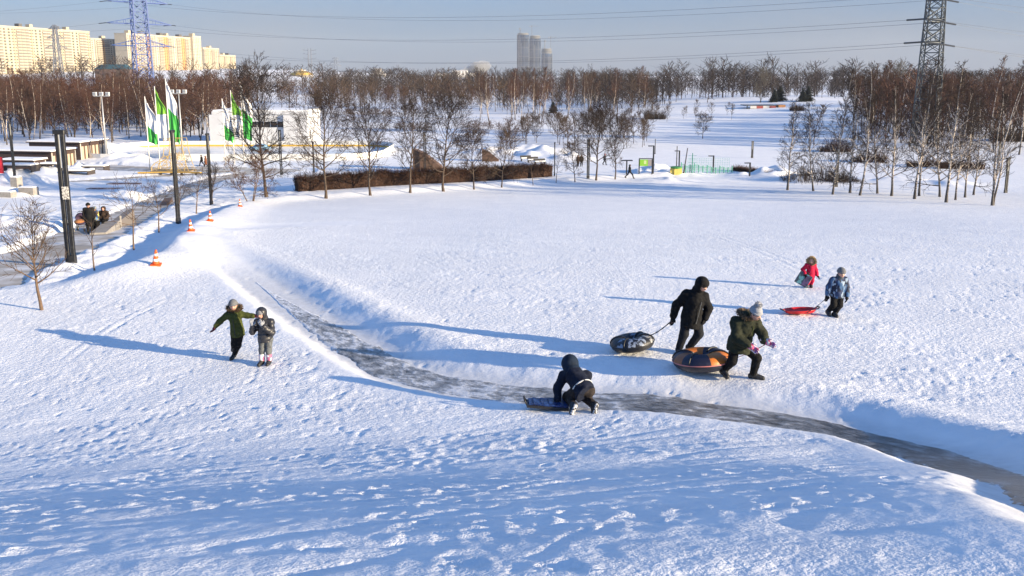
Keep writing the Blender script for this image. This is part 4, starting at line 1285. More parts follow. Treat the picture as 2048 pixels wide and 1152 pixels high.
for a0, a1, t in ((870, 905, 147), (905, 935, 141), (936, 950, 146)):
    d = 1900; x, y = xy(a0, d); x1 = xy(a1, d)[0]; zb = float(base_z(x, y)); zt = topz(a0, t, d)
    o = thing('far_block', 'hazy white far block with flat roof, %s of the three beside the steam' % {870: 'lowest and widest', 905: 'highest', 936: 'narrowest'}[a0], 'building', (x, y, zb))
    MB().box(0, x1 - x, 0, 16, -4, zt - zb).build('wall', WHITE_F, o)
    m = MB()
    for f in range(6):
        for q in range(5): m.box((q + .3) * (x1 - x) / 5, (q + .7) * (x1 - x) / 5, -.12, .2, zt - zb - 3 - f * 3.2, zt - zb - 1.6 - f * 3.2)
    tag(m.build('windows', GLASS_D, o), kind='stuff')

# ------------------------------------------------------------------ lattice pylons and their lines
PY_GREY = mat('pylon_grey', (0.075, 0.085, 0.09), .6, metal=.3)
PY_BLUE = mat('pylon_blue', (0.035, 0.08, 0.26), .55)
PY_WHITE = mat('pylon_dull', (0.14, 0.16, 0.20), .55)
INSUL = mat('insulator', (0.05, 0.055, 0.06), .3)
WIRE = mat('line_wire', (0.10, 0.105, 0.12), .6)
def pylon(label, loc, rz, H, w0, w1, arms, bw, body, group=None, sect=2.2, cross=None, insul=True):
    o = thing('power_pylon', label, 'pylon', loc, rz, group)
    half = lambda z: (w0 + (w1 - w0) * min(1, z / H)) / 2
    for sx in (-1, 1):
        for sy in (-1, 1):
            MB().bar((sx * half(-2), sy * half(-2), -2), (sx * half(H), sy * half(H), H), bw).build('leg', body, o)
    m = MB(); z = 0.0
    cb = bw * .55
    while z < H - .5:
        h = sect * (1.0 + .6 * half(z) / max(half(0), .1)); z1 = min(z + h, H)
        a, b = half(z), half(z1)
        for (u0, u1) in (((-1, -1), (1, -1)), ((1, -1), (1, 1)), ((1, 1), (-1, 1)), ((-1, 1), (-1, -1))):
            m.bar((u0[0] * a, u0[1] * a, z), (u1[0] * b, u1[1] * b, z1), cb); m.bar((u1[0] * a, u1[1] * a, z), (u0[0] * b, u0[1] * b, z1), cb)
            m.bar((u0[0] * b, u0[1] * b, z1), (u1[0] * b, u1[1] * b, z1), cb)
        z = z1
    m.build('bracing', cross or body, o)
    tips = []
    for (az, ln) in arms:
        for s in (-1, 1):
            m = MB(); h = half(az)
            tip = (s * ln, 0, az)
            for sy in (-1, 1):
                m.bar((s * h, sy * h, az), tip, cb * 1.2); m.bar((s * half(az + 2.4), sy * half(az + 2.4), az + 2.4), tip, cb)
                for q in (.3, .6):
                    m.bar((s * (h + (ln - h) * q), sy * h * (1 - q), az), (s * (h + (ln - h) * q), sy * h * (1 - q), az + 2.4 * (1 - q)), cb * .8)
            a_ = m.build('cross_arm', body, o)
            tips.append(tip)
    M = Matrix.Translation(o.location) @ Matrix.Rotation(rz, 4, 'Z')
    return o, [M @ Vector(t) for t in tips]
def line(a, b, sag, r_, label, group, name='power_line', n=26, pair=0.0):
    a, b = Vector(a), Vector(b)
    pts = []
    for i in range(n + 1):
        t = i / n; p = a.lerp(b, t); p.z -= sag * 4 * t * (1 - t); pts.append(p)
    o = thing(name, label, 'cable', pts[0], 0, group)
    side = (b - a).cross(Vector((0, 0, 1))).normalized() * pair
    for s in ((-1, 1) if pair else (0,)):
        q = [p - pts[0] + side * s + Vector((0, 0, .12 * s if pair else 0)) for p in pts]
        MB().tube(q, r_, 4).build('conductor', WIRE, o)
    # strings of insulator discs at the ends
    for e0, e1 in ((0, 1), (-1, -2)):
        d_ = (pts[e1] - pts[e0]).normalized()
        m = MB(); m.tube([pts[e0] - pts[0], pts[e0] - pts[0] + d_ * 3.4], .17, 6)
        m.build('insulator_string', INSUL, o)
    return o
pr = at(1856, 305)
pr = Vector(xy(1860, 150)); pr = Vector((pr.x, pr.y, gz(pr.x, pr.y)))
arm_z = [topz(1860, 86, 150) - pr.z, topz(1860, 41, 150) - pr.z, topz(1860, -6, 150) - pr.z]
o, tipsR = pylon('tall dark grey lattice power pylon rising from the right-hand wood', pr, R(48), 42, 4.3, 2.0, [(arm_z[0], 6.6), (arm_z[1], 6.0), (arm_z[2], 6.6)], .22, PY_GREY, sect=1.5)
pl = Vector(xy(287, 330)); pl = Vector((pl.x, pl.y, gz(pl.x, pl.y)))
arm_l = [topz(285, 92, 330) - pl.z, topz(285, 48, 330) - pl.z, topz(285, 5, 330) - pl.z]
o, tipsL = pylon('tall blue lattice power pylon in front of the apartment blocks', pl, R(40), 64, 7.0, 4.6, [(arm_l[0], 12), (arm_l[1], 13), (arm_l[2], 12)], .42, PY_BLUE, sect=3.0)
names = ['lowest', 'middle', 'topmost']
for k in range(3):
    for s in (0, 1):
        a, b = tipsL[2 * k + s], tipsR[2 * k + s]
        line(a, b, 5.5, .032, 'sagging %s power line between the blue and the grey pylon, %s arm' % (names[k], 'near' if s else 'far'), 'power lines over the field')
        # away to the left of the blue pylon, and to the right of the grey one
        line(a, (a.x - 240, a.y + 30 - 60 * s, a.z + 4 - 10 * k * 0), 7, .036, '%s power line leaving the blue pylon beside the cream block, %s arm' % (names[k].capitalize(), 'right' if s else 'left'), 'power lines past the estate')
        line(b, (b.x + 190, b.y + 10 + 40 * s, b.z - 2), 6, .026, '%s power line leaving the grey pylon over the reddish wood, %s arm' % (names[k].capitalize(), 'right' if s else 'left'), 'power lines over the right-hand wood')
for px, pyt, d, w0, lab in [(118, 50, 520, 5.5, 'grey lattice pylon in front of the long cream block'), (672, 115, 900, 6, 'small far dark lattice pylon above the middle wood')]:
    x, y = xy(px, d); zb = float(base_z(x, y)); H = topz(px, pyt, d) - zb
    pylon(lab, (x, y, zb), .2, H, w0, 1.8, [(H * .62, 7), (H * .78, 5.5), (H * .93, 4)], .42, PY_WHITE, 'distant pylons', sect=4.5)
for dx, lab in ((-3.5, 'left of two thin pale masts with short arms on the horizon'), (3.5, 'right of two thin pale masts with short arms on the horizon')):
    x, y = xy(621 + dx * .8, 1000); zb = float(base_z(x, y)); H = topz(621, 97, 1000) - zb
    o = thing('mast_pylon', lab, 'pylon', (x, y, zb), 0, 'distant pylons')
    MB().tube([(0, 0, -2), (0, 0, H)], [.9, .5], 8).build('mast', PY_WHITE, o)
    s = math.copysign(1, dx)
    for f in (.62, .78, .92): MB().bar((0, 0, H * f), (s * 7, 0, H * f + 1), .5).build('arm', PY_WHITE, o)

# ------------------------------------------------------------------ dark spruces on the far slope
SPRUCE = mat('spruce_needles', (0.022, 0.028, 0.026), .8, noise=(1.2, (0.038, 0.046, 0.040), .4, .6), spec=.2)
def spruce_mesh(seed, H, m_):
    rng = np.random.RandomState(seed); B = Branches()
    n = 26
    for k in range(n):
        z = H * (0.06 + 0.90 * k / n); ln = (H - z) * .32 + .25
        for q in range(8):
            a = q * 2 * math.pi / 8 + rng.uniform(0, 1.1); l2 = ln * rng.uniform(.35, 1.35)
            p0 = np.array([0, 0, z]); d_ = np.array([math.cos(a), math.sin(a), -.28])
            for w in range(3):
                aa = a + (w - 1) * .28
                p1 = np.array([math.cos(aa) * l2, math.sin(aa) * l2, z - l2 * (.30 + .12 * rng.uniform())])
                B.tube(np.array([p0, (p0 + p1) / 2 + [0, 0, .08], p1]), [.05, .16, .04], 3)
    return B.me('spruce_crown', m_)
SP = [spruce_mesh(s, 9.0, SPRUCE) for s in (1, 2)]
TR = MB().tube([(0, 0, -.5), (0, 0, 8.6)], [.16, .03], 6).me('spruce_trunk', BARK_D)
rng = np.random.RandomState(5)
for k, (px, py, h) in enumerate([(1548, 204, 5), (1560, 202, 6.5), (1605, 203, 5.5), (1616, 202, 7), (1106, 226, 5)]):
    p = at(px, py)
    o = thing('spruce_tree', 'dark green spruce on the far slope behind the open snow' if px > 1300 else 'dark green spruce at the foot of the middle birches', 'tree', p, rng.uniform(0, 6), 'spruces')
    o.scale = (h / 9.0 * rng.uniform(1.1, 1.7), h / 9.0 * rng.uniform(1.1, 1.7), h / 9.0 * rng.uniform(.8, 1.05))
    add('trunk', TR, o); add('crown', SP[k % 2], o)
# ------------------------------------------------------------------ hedges and bushes
HEDGE = mat('hedge_twigs', (0.075, 0.036, 0.025), .85, noise=(3.0, (0.045, 0.028, 0.022), .4, .6), spec=.15)
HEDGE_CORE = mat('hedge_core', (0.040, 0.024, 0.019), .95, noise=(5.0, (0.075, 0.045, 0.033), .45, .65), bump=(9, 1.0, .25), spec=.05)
def sticks(P, D, Ln, r_):
    """joined blade pairs: roots P, directions D"""
    n = len(P); D = D / np.linalg.norm(D, axis=1)[:, None]
    rng = np.random.RandomState(n)
    ref = rng.normal(size=(n, 3)); u = np.cross(D, ref); u /= np.linalg.norm(u, axis=1)[:, None]; w = np.cross(D, u)
    Q = P + D * Ln[:, None]
    ring = lambda C, r: np.stack([C + u * r, C + (-u * .5 + w * .87) * r, C + (-u * .5 - w * .87) * r], 1)
    a, b = ring(P, r_), ring(Q, r_ * .4)
    v = np.concatenate([a, b], 1).reshape(-1, 3)
    i = np.arange(n)[:, None] * 6
    f = np.concatenate([i + np.array([[0, 1, 4, 3]]), i + np.array([[1, 2, 5, 4]]), i + np.array([[2, 0, 3, 5]])])
    return v, f
def hedge(label, a, b, width, h, seed, dens=60, r_=.012, name='hedge', group=None, col=None, round_=False):
    a, b = Vector(a), Vector(b)
    L = (Vector((b.x, b.y, 0)) - Vector((a.x, a.y, 0))).length
    o = thing(name, label, 'hedge' if name == 'hedge' else 'bush', (a.x, a.y, 0), math.atan2(b.y - a.y, b.x - a.x), group)
    rng = np.random.RandomState(seed)
    ca, sa = math.cos(o.rotation_euler.z), math.sin(o.rotation_euler.z)
    gzz = lambda x, y: base_z(a.x + x * ca - y * sa, a.y + x * sa + y * ca)
    if round_:
        # loose bush: many stems that fan out from the ground
        n = int(L * width * dens * .22)
        X, Y = rng.uniform(0, L, n), rng.normal(size=n) * width * .26
        u, v_ = (X - L / 2) / (L / 2), Y / (width * .5)
        env = np.sqrt(np.clip(1.05 - .95 * np.abs(u) ** 2.2 - .5 * v_ ** 2, .05, 1)) * (.75 + .9 * noise2(X * .45, Y * .5 + seed, 3))
        P = np.stack([X, Y, gzz(X, Y) - .1], 1)
        D = np.stack([u * .5 + rng.normal(size=n) * .32, v_ * .4 + rng.normal(size=n) * .32, np.ones(n)], 1)
        Ln = h * env * rng.uniform(.55, 1.1, n)
        V1, F1 = sticks(P, D, Ln, r_ * 1.3)
        tag(add('stems', mesh_data('stems', V1, F1, col or HEDGE), o), kind='stuff')
        k = rng.randint(0, n, n * 5); f_ = rng.uniform(.25, 1, n * 5)
        Dn = D / np.linalg.norm(D, axis=1)[:, None]
        P2 = P[k] + Dn[k] * (Ln[k] * f_)[:, None]
        D2 = Dn[k] + rng.normal(size=(n * 5, 3)) * .6; D2[:, 2] += .2
        V2, F2 = sticks(P2, D2, Ln[k] * rng.uniform(.12, .32, n * 5), r_ * .8)
        tag(add('twigs', mesh_data('twigs', V2, F2, col or HEDGE), o), kind='stuff')
        return o
    # clipped hedge: dark inner mass, twigs standing out of every face
    nx, ny = max(8, int(L / .30)), 18
    X, T = np.meshgrid(np.linspace(0.12, L - .12, nx), np.linspace(0, math.pi, ny), indexing='ij')
    ex = .35
    cy = np.sign(np.cos(T)) * np.abs(np.cos(T)) ** ex; cz = np.abs(np.sin(T)) ** ex
    nn = noise3(X * 1.6 + seed, cy * 2.5, cz * 3) + .6 * noise3(X * 4.1 + seed, cy * 5, cz * 6)
    Y = cy * width * .36 * (1 + .22 * nn); Z = cz * h * (.72 + .10 * noise2(X * .35, 2.0 + seed, 9) + .14 * noise2(X * 1.1, T * .9 + seed, 3) + .10 * nn)
    Zg = gzz(X, Y) - .15
    v = np.stack([X + .1 * nn, Y, Z + Zg], -1).reshape(-1, 3); i = np.arange(nx * ny).reshape(nx, ny)
    f = np.stack([i[:-1, :-1], i[:-1, 1:], i[1:, 1:], i[1:, :-1]], -1).reshape(-1, 4)
    fl = [tuple(q) for q in f] + [tuple(i[0, ::-1]), tuple(i[-1])]
    add('branch_mass', mesh_data('branch_mass', v, fl, HEDGE_CORE, True), o)
    n = int(L * dens * 3.2)
    k = rng.randint(0, nx * ny, n); P = v[k] + rng.normal(size=(n, 3)) * .10
    D = np.stack([rng.normal(size=n) * .45, (P[:, 1] / width) * 1.6 + rng.normal(size=n) * .3, .35 + rng.uniform(size=n)], 1)
    Ln = rng.uniform(.25, .80, n) * min(1, h)
    D /= np.linalg.norm(D, axis=1)[:, None]
    V_, F_ = sticks(P - D * .12, D, Ln, r_)
    ok = P[:, 2] < 1e9
    tag(add('twigs', mesh_data('twigs', V_, F_, col or HEDGE), o), kind='stuff')
    return o
def gl(px, py):
    return at(px, py)
hedge('long clipped dark brown hedge behind the row of lindens', gl(592, 383), gl(1100, 352), 1.9, 2.3, 1, 90, .02)
hedge('low clipped brown hedge beside the teal playground fence', gl(1470, 341), gl(1549, 342), 1.2, .85, 2, 60, .018)
hedge('low clipped hedge strip behind the right-hand birches, longer one', gl(1873, 337), gl(1968, 338), 1.3, 1.1, 3, 60, .018)
hedge('low clipped hedge strip behind the right-hand birches, shorter one', gl(1813, 333), gl(1862, 334), 1.2, .9, 4, 60, .018)
for k, (x0, x1, y_, w, h, lab) in enumerate([
    (1567, 1712, 361, 4.0, 2.4, 'large rounded dark brush mass behind the first birches'),
    (1706, 1768, 324, 4.0, 2.6, 'rounded brown bush behind the middle birches'),
    (1990, 2060, 282, 5, 3.4, 'big dark rounded bush by the wood edge on the right'),
    (1640, 1700, 303, 3.5, 2.8, 'brown bush behind the clustered bare tree'),
    (1580, 1608, 221, 5, 2.8, 'small far bush beside the red and white barrier'),
    (1290, 1330, 238, 5, 4.2, 'rounded bush by the track on the snowy slope'),
    (1840, 1900, 331, 3, 1.6, 'low spreading brush behind the hedge strips')]):
    hedge(lab, gl(x0, y_), gl(x1, y_), w, h, 20 + k, 110, .018, 'bush', 'bushes', TWIG_D if k in (0, 2, 5) else None, True)
_rb = np.random.RandomState(12)
for x0, x1, y_, h, n_, lab, gr in [(786, 852, 262, 2.3, 7, 'bushy reddish shrub in the row behind the slim linden', 'shrub row behind the slim linden'), (922, 1002, 259, 2.3, 8, 'bushy reddish shrub in the row beside the rusty low tree', 'shrub row beside the rusty low tree'), (690, 790, 233, 2.6, 8, 'bushy shrub in the far row behind the pavilion', 'far shrub row behind the pavilion')]:
    for k in range(n_):
        q = at(x0 + (x1 - x0) * (k + .5) / n_ + _rb.normal() * 2, y_ + _rb.normal() * 1.2)
        SHRUB.put(q, h * _rb.uniform(.8, 1.2), lab, gr, 0, wide=1.5)
p, h = height_for(1022, 296, 232)
ALDER.put(p, h, 'low rusty-leaved tree at the right end of a hedge band', None, 1, wide=1.5)

# ------------------------------------------------------------------ lamp posts
BLACK = mat('black_paint', (0.012, 0.012, 0.013), .45, noise=(9, (0.03, 0.03, 0.03), .5, .7))
LED = mat('lamp_glass', (0.55, 0.55, 0.52), .3)
def lamp_parts(o, h, wide):
    g, w = .03, .14
    for s in (-1, 1):
        MB().box(s * (g + w / 2) - w / 2, s * (g + w / 2) + w / 2, -.07, .07, -.4, h, .012).build('post', BLACK, o)
    MB().box(-.21, .21, -.10, .10, h + .002, h + .16, .02).build('cap', BLACK, o)
    MB().box(-g + .004, g - .004, -.05, .05, h - 1.3, h - .02).build('light_strip', LED, o)
    MB().box(-.185, .185, -.09, .09, -.35, .32, .012).build('base_block', BLACK, o)
    for z in (h * .30, h * .52): MB().box(-g, g, -.06, .06, z, z + .07).build('spacer', BLACK, o)
LG = 'black twin-profile lamp posts'
for px, b, t, rz, lab in [
    (143, 526, 268, .1, 'thick black twin lamp post beside the cleared path and stout young tree'),
    (31, 368, 248, 1.5, 'black lamp post by the snow heap and low concrete blocks'),
    (357, 446, 265, 1.5, 'black lamp post between the cones and the wire boot sculpture'),
    (423, 409, 270, 1.5, 'slim black lamp post at the right of the two walkers'),
    (563, 350, 262, .2, 'black twin lamp post just right of the tallest linden'),
    (850, 340, 266, .2, 'black twin lamp post behind the middle of the hedge'),
    (1176, 357, 281, .2, 'black twin lamp post beside the path with the standing couple'),
    (1672, 374, 302, .2, 'black twin lamp post in front of the large brush mass'),
    (2011, 386, 318, .2, 'black twin lamp post beside the three-stemmed birch'),
    (1504, 316, 284, .2, 'far twin lamp post alone on the open snow'),
    (1997, 322, 286, .2, 'far black lamp post behind the three-stemmed birch'),
    (628, 345, 286, 1.5, 'thin far lamp post left of the dense dark linden'),
    (1109, 352, 287, 1.5, 'thin far lamp post by the snow bank past the hedge')]:
    p, h = height_for(px, b, t)
    o = thing('lamp_post', lab, 'lamp post', p, rz, LG)
    lamp_parts(o, h, 1)
# signboard strapped to the thick post
o = [q for q in bpy.data.objects if q.get('label', '').startswith('thick black twin')][0]
MB().box(-.03, .20, -.17, -.12, 2.55, 3.05).build('notice_plate', mat('notice_white', (.55, .53, .48), .6, noise=(22, (.12, .10, .09), .5, .56)), o)
for px, b, t, arm, lab in [
    (1306, 347, 291, -8, 'tall black right-angled lamp beside the green notice board'), (1358, 334, 301, -7, 'black right-angled lamp above the yellow booth'),
    (1426, 345, 311, -8, 'black right-angled lamp over the teal fence'), (1499, 352, 325, -8, 'short black right-angled lamp before the low clipped hedge')]:
    p, h = height_for(px, b, t)
    o = thing('path_lamp', lab, 'lamp post', p, 0, 'right-angled path lamps')
    MB().box(-.09, .09, -.09, .09, -.3, h - .12, .01).build('post', BLACK, o)
    MB().box(-.75, .09, -.09, .09, h - .118, h, .01).build('arm', BLACK, o)
    MB().box(-.70, -.20, -.06, .06, h - .135, h - .12).build('lamp_glass', LED, o)
# floodlight masts of the rink
GALV = mat('galvanised', (0.42, 0.42, 0.42), .5, metal=.4)
for px, b, t, lab in [(213, 312, 193, 'tall grey floodlight mast with three lamps by the snow bank'), (366, 318, 188, 'tall floodlight mast with three lamps behind the wire boot sculpture')]:
    p, h = height_for(px, b, t)
    o = thing('floodlight_mast', lab, 'floodlight', p, 0, 'floodlight masts of the ice rink')
    MB().tube([(0, 0, -.4), (0, 0, h)], [.17, .09], 10).build('mast', GALV, o, True)
    MB().box(-1.3, 1.3, -.08, .08, h, h + .14).build('crossbar', GALV, o)
    for k in (-1.05, 0, 1.05):
        f = MB().box(k - .32, k + .32, -.2, .1, h + .16, h + .72, .04).build('floodlight', mat('flood_housing', (.60, .60, .58), .5), o)
        MB().box(k - .24, k + .24, -.215, -.19, h + .24, h + .64).build('lens', mat('flood_lens', (.25, .27, .30), .2), f)

# ------------------------------------------------------------------ flags
POLEW = mat('flagpole_white', (.72, .70, .66), .45)
FW, FG1, FG2 = (.70, .70, .70), (.035, .33, .045), (.16, .42, .03)
def flag_mat(name, top, bot, split, flare):
    m = bpy.data.materials.new(name); m.use_nodes = True
    nt = m.node_tree; N = nt.nodes; L = nt.links; b = N['Principled BSDF']; b.inputs['Roughness'].default_value = .7
    a = N.new('ShaderNodeAttribute'); a.attribute_name = 'cloth'
    s = N.new('ShaderNodeSeparateXYZ'); L.new(a.outputs['Vector'], s.inputs[0])
    mm = N.new('ShaderNodeMath'); mm.operation = 'MULTIPLY_ADD'; mm.inputs[1].default_value = flare; L.new(s.outputs['X'], mm.inputs[0]); L.new(s.outputs['Y'], mm.inputs[2])
    r_ = N.new('ShaderNodeMath'); r_.operation = 'GREATER_THAN'; r_.inputs[1].default_value = split; L.new(mm.outputs[0], r_.inputs[0])
    mx = N.new('ShaderNodeMixRGB'); mx.inputs['Color1'].default_value = (*top, 1); mx.inputs['Color2'].default_value = (*bot, 1)
    L.new(r_.outputs[0], mx.inputs['Fac']); L.new(mx.outputs['Color'], b.inputs['Base Color'])
    return m
FLAGS = [flag_mat('flag_white_green', FW, FG1, .62, -.12), flag_mat('flag_green_white', FG2, FW, .52, .10), flag_mat('flag_white_deep_green', FW, FG1, .45, -.1)]
FLAG_POS = [(286, 318, 195, 0, 'white flag with green foot, lowest of the three by the boot sculpture'), (307, 318, 175, 1, 'light green flag with white foot, middle of the three by the boot sculpture'), (330, 318, 159, 2, 'tallest flag, white above deep green, by the boot sculpture'),
            (441, 316, 199, 0, 'white flag with green foot, lowest of the three before the pavilion'), (459, 316, 182, 1, 'light green flag with white foot, middle of the three before the pavilion'), (479, 316, 166, 2, 'tallest flag, white above deep green, before the pavilion')]
for k, (px, b, t, v, lab) in enumerate(FLAG_POS):
    d = 112 if k < 3 else 118
    x, y = xy(px, d); zb = gz(x, y); h = topz(px, t, d) - zb
    o = thing('flag', lab, 'flag', (x, y, zb), 0, 'flags on tall white poles')
    MB().tube([(0, 0, -.3), (0, 0, h)], [.09, .06], 8).build('pole', POLEW, o, True)
    MB().lathe([(.02, h), (.10, h + .06), (.02, h + .16)], 8).build('finial', POLEW, o, True)
    fh = h * (.60 if v != 2 else .66); nu, nv = 16, 50
    U, W = np.meshgrid(np.linspace(0, 1, nu), np.linspace(0, 1, nv), indexing='ij')
    sl = 1 - W
    # limp cloth: upper corner sags off the pole, folds run down
    wid = (.35 + 1.15 * sstep(0, .35, W)) * (1 - .12 * W) * 1.05
    X = .07 + U * wid * (.92 + .06 * np.sin(W * 7 + k)) + .20 * W * U
    Y = .24 * np.sin(U * 10 + W * 4 + k * 1.7) * U * (.45 + .55 * W) + .13 * np.sin(U * 19 - W * 8 + k) * U 
    Z = h - .15 - W * fh - U * .95 * (1 - .45 * W) + .10 * np.sin(U * 8 + k) * U
    i = np.arange(nu * nv).reshape(nu, nv)
    f = np.stack([i[:-1, :-1], i[:-1, 1:], i[1:, 1:], i[1:, :-1]], -1).reshape(-1, 4)
    me = mesh_data('cloth', np.stack([X, Y, Z], -1).reshape(-1, 3), f, FLAGS[v], True)
    at_ = me.attributes.new('cloth', 'FLOAT_VECTOR', 'POINT'); at_.data.foreach_set('vector', np.stack([U, W, 0 * U], -1).astype(np.float32).ravel())
    c = add('cloth', me, o)
    md = c.modifiers.new('thickness', 'SOLIDIFY'); md.thickness = .01

# ------------------------------------------------------------------ white pavilion behind the rink
PAV = mat('pavilion_white', (.60, .61, .63), .7, noise=(.5, (.53, .54, .56), .4, .7))
DARKGL = mat('dark_glazing', (.035, .03, .03), .25)
x0, y0 = xy(417, 158); x1, y1 = xy(612, 158); zb = gz(x0, y0); h = topz(500, 229, 158) - zb; W_ = x1 - x0
o = thing('pavilion', 'white flat-roofed pavilion with dark window band behind the ice rink', 'building', (x0, y0, zb))
MB().box(0, 2.9, -1.2, 10, -1, h).build('wing_wall', PAV, o)
MB().box(2.904, W_ - 5, 0, 10, -1, h - 2.7).build('front_wall', PAV, o)
MB().box(2.904, W_ - 5, .9, 10, h - 2.698, h - 1.5).build('window_recess', DARKGL, o)
for k in range(9): MB().box(3.6 + k * (W_ - 9) / 8, 3.72 + k * (W_ - 9) / 8, .80, .897, h - 2.69, h - 1.51).build('mullion', PAV, o)
MB().box(2.904, W_ - 5, 0, 10, h - 1.498, h).build('upper_wall', PAV, o)
MB().box(W_ - 4.996, W_, -.6, 10, -1, h - .1).build('end_wall', PAV, o)
rf = MB().box(.3, W_ + .2, -.3, 10.3, h + .004, h + .7).build('roof', PAV, o)
MB().box(.4, W_ + .1, -.2, 10.2, h + .7, h + .95, .1).build('roof_snow', SNOW, rf)
o = thing('parked_car', 'small light blue car half hidden between pavilion and tallest linden', 'car', at(520, 303), .15)
CARB = mat('car_paint', (.20, .34, .46), .3, coat=.6)
Sdf(.25).ell((0, 0, .62), (2.05, .85, .48)).ell((.15, 0, 1.0), (1.25, .74, .48)).build('body', CARB, o, h=.12)
for sx in (-1.25, 1.25):
    for sy in (-.74, .74): MB().tube([(sx, sy - .1, .31), (sx, sy + .1, .31)], .31, 12).build('wheel', BLACK, o)
MB().box(-.55, .85, -.762, -.70, .98, 1.30).build('side_window', DARKGL, o)

# ------------------------------------------------------------------ ice rink: boards with yellow kick plates
RINK_C = Vector(xy(486, 137)); RW, RD, RR = 52.0, 25.0, 7.5
BOARD = mat('rink_board', (.74, .73, .70), .5); KICK = mat('kick_yellow', (.66, .42, .05), .5)
o = thing('ice_rink', 'ice rink ringed by white boards with yellow kick plates', 'ice rink', (RINK_C.x, RINK_C.y, gz(RINK_C.x, RINK_C.y) - .05))
pts = []
def arc(cx, cy, a0, a1, n=7): return [(cx + RR * math.cos(a0 + (a1 - a0) * i / n), cy + RR * math.sin(a0 + (a1 - a0) * i / n)) for i in range(n + 1)]
hx, hy = RW / 2 - RR, RD / 2 - RR
def seg(a, b, n): return [(a[0] + (b[0] - a[0]) * i / n, a[1] + (b[1] - a[1]) * i / n) for i in range(1, n)]
ring = arc(hx, hy, 0, math.pi / 2) + seg((hx, hy + RR), (-hx, hy + RR), 16) + arc(-hx, hy, math.pi / 2, math.pi) + seg((-RW / 2, hy), (-RW / 2, -hy), 4) + arc(-hx, -hy, math.pi, 1.5 * math.pi) + seg((-hx, -RD / 2), (hx, -RD / 2), 16) + arc(hx, -hy, 1.5 * math.pi, 2 * math.pi) + seg((RW / 2, -hy), (RW / 2, hy), 4)
ICE_R = mat('rink_ice', (.60, .66, .74), .25, noise=(.4, (.74, .77, .80), .4, .65))
add('ice_sheet', mesh_data('ice_sheet', [(x, y, .12) for x, y in ring], [tuple(range(len(ring)))], ICE_R), o)
bm_, km_ = {}, {}
for i in range(len(ring)):
    a, b = Vector((*ring[i], 0)), Vector((*ring[(i + 1) % len(ring)], 0)); L = round((b - a).length, 2)
    if L < .2: continue
    if L not in bm_:
        bm_[L] = MB().box(0.01, L - .01, -.05, .05, 0, 1.18).me('board_panel', BOARD); km_[L] = MB().box(0.01, L - .01, .052, .075, .10, .42).me('kick_plate', KICK)
    q = add('board_panel', bm_[L], o, a, math.atan2(b.y - a.y, b.x - a.x)); add('kick_plate', km_[L], q)

# ------------------------------------------------------------------ wire boot sculpture with warm lights
WIREG = mat('sculpture_wire', (.50, .34, .10), .5); 
x, y = xy(333, 108); zb = gz(x, y); k_ = 108 / 1500.0
o = thing('wire_sculpture', 'giant boot sculpture of golden wire standing on the square', 'sculpture', (x, y, zb))
prof = [(-36, 0), (-37, 9), (-30, 17), (-20, 22), (-12, 32), (-9, 46), (-9, 66), (26, 66), (27, 50), (29, 34), (33, 16), (38, 0)]
prof = [(a * k_, b * k_) for a, b in prof]
for s in (-1.1, 1.1):
    MB().tube([(a, s * (1 - .2 * (b / 4.8)), b) for a, b in prof + [prof[0]]], .05, 5).build('outline_tube', WIREG, o)
rng = np.random.RandomState(3)
def inside(px_, pz_):
    c = False; j = len(prof) - 1
    for i in range(len(prof)):
        if (prof[i][1] > pz_) != (prof[j][1] > pz_) and px_ < (prof[j][0] - prof[i][0]) * (pz_ - prof[i][1]) / (prof[j][1] - prof[i][1]) + prof[i][0]: c = not c
        j = i
    return c
m = MB(); cnt = 0
while cnt < 330:
    a = np.array([rng.uniform(-2.7, 2.8), rng.uniform(0, 4.8)])
    if rng.uniform() > .35 + .65 * (a[1] < 2.4): continue
    an = rng.uniform(0, 3.14); b = a + np.array([math.cos(an), math.sin(an)]) * rng.uniform(.3, .7)
    if inside(*a) and inside(*b):
        s = rng.choice((-1, 1)) * 1.1; cnt += 1
        m.bar((a[0], s * (1 - .2 * a[1] / 4.8), a[1]), (b[0], s * (1 - .2 * b[1] / 4.8), b[1]), .032)
tag(m.build('wire_lattice', WIREG, o), kind='stuff')
MB().box(-2.75, 2.85, -1.3, 1.3, -.3, .14, .03).build('plinth', mat('plinth_brown', (.20, .15, .09), .7), o)
# long yellow bench in front
o = thing('long_bench', 'long low curved yellow bench in front of the boot sculpture', 'bench', at(343, 350), 0)
YEL = mat('bench_yellow', (.46, .29, .06), .6)
P = [(-4.4 + 8.8 * i / 12, .9 * math.cos((i - 6) / 6 * 1.2) - .9) for i in range(13)]
for i in range(12):
    a, b = Vector((*P[i], .40)), Vector((*P[i + 1], .40)); MB().bar(a, a.lerp(b, .96), .55, .16).build('seat_plank', YEL, o)
for i in (1, 4, 6, 8, 11): MB().box(P[i][0] - .1, P[i][0] + .1, P[i][1] - .2, P[i][1] + .2, -.2, .318).build('support', BLACK, o)

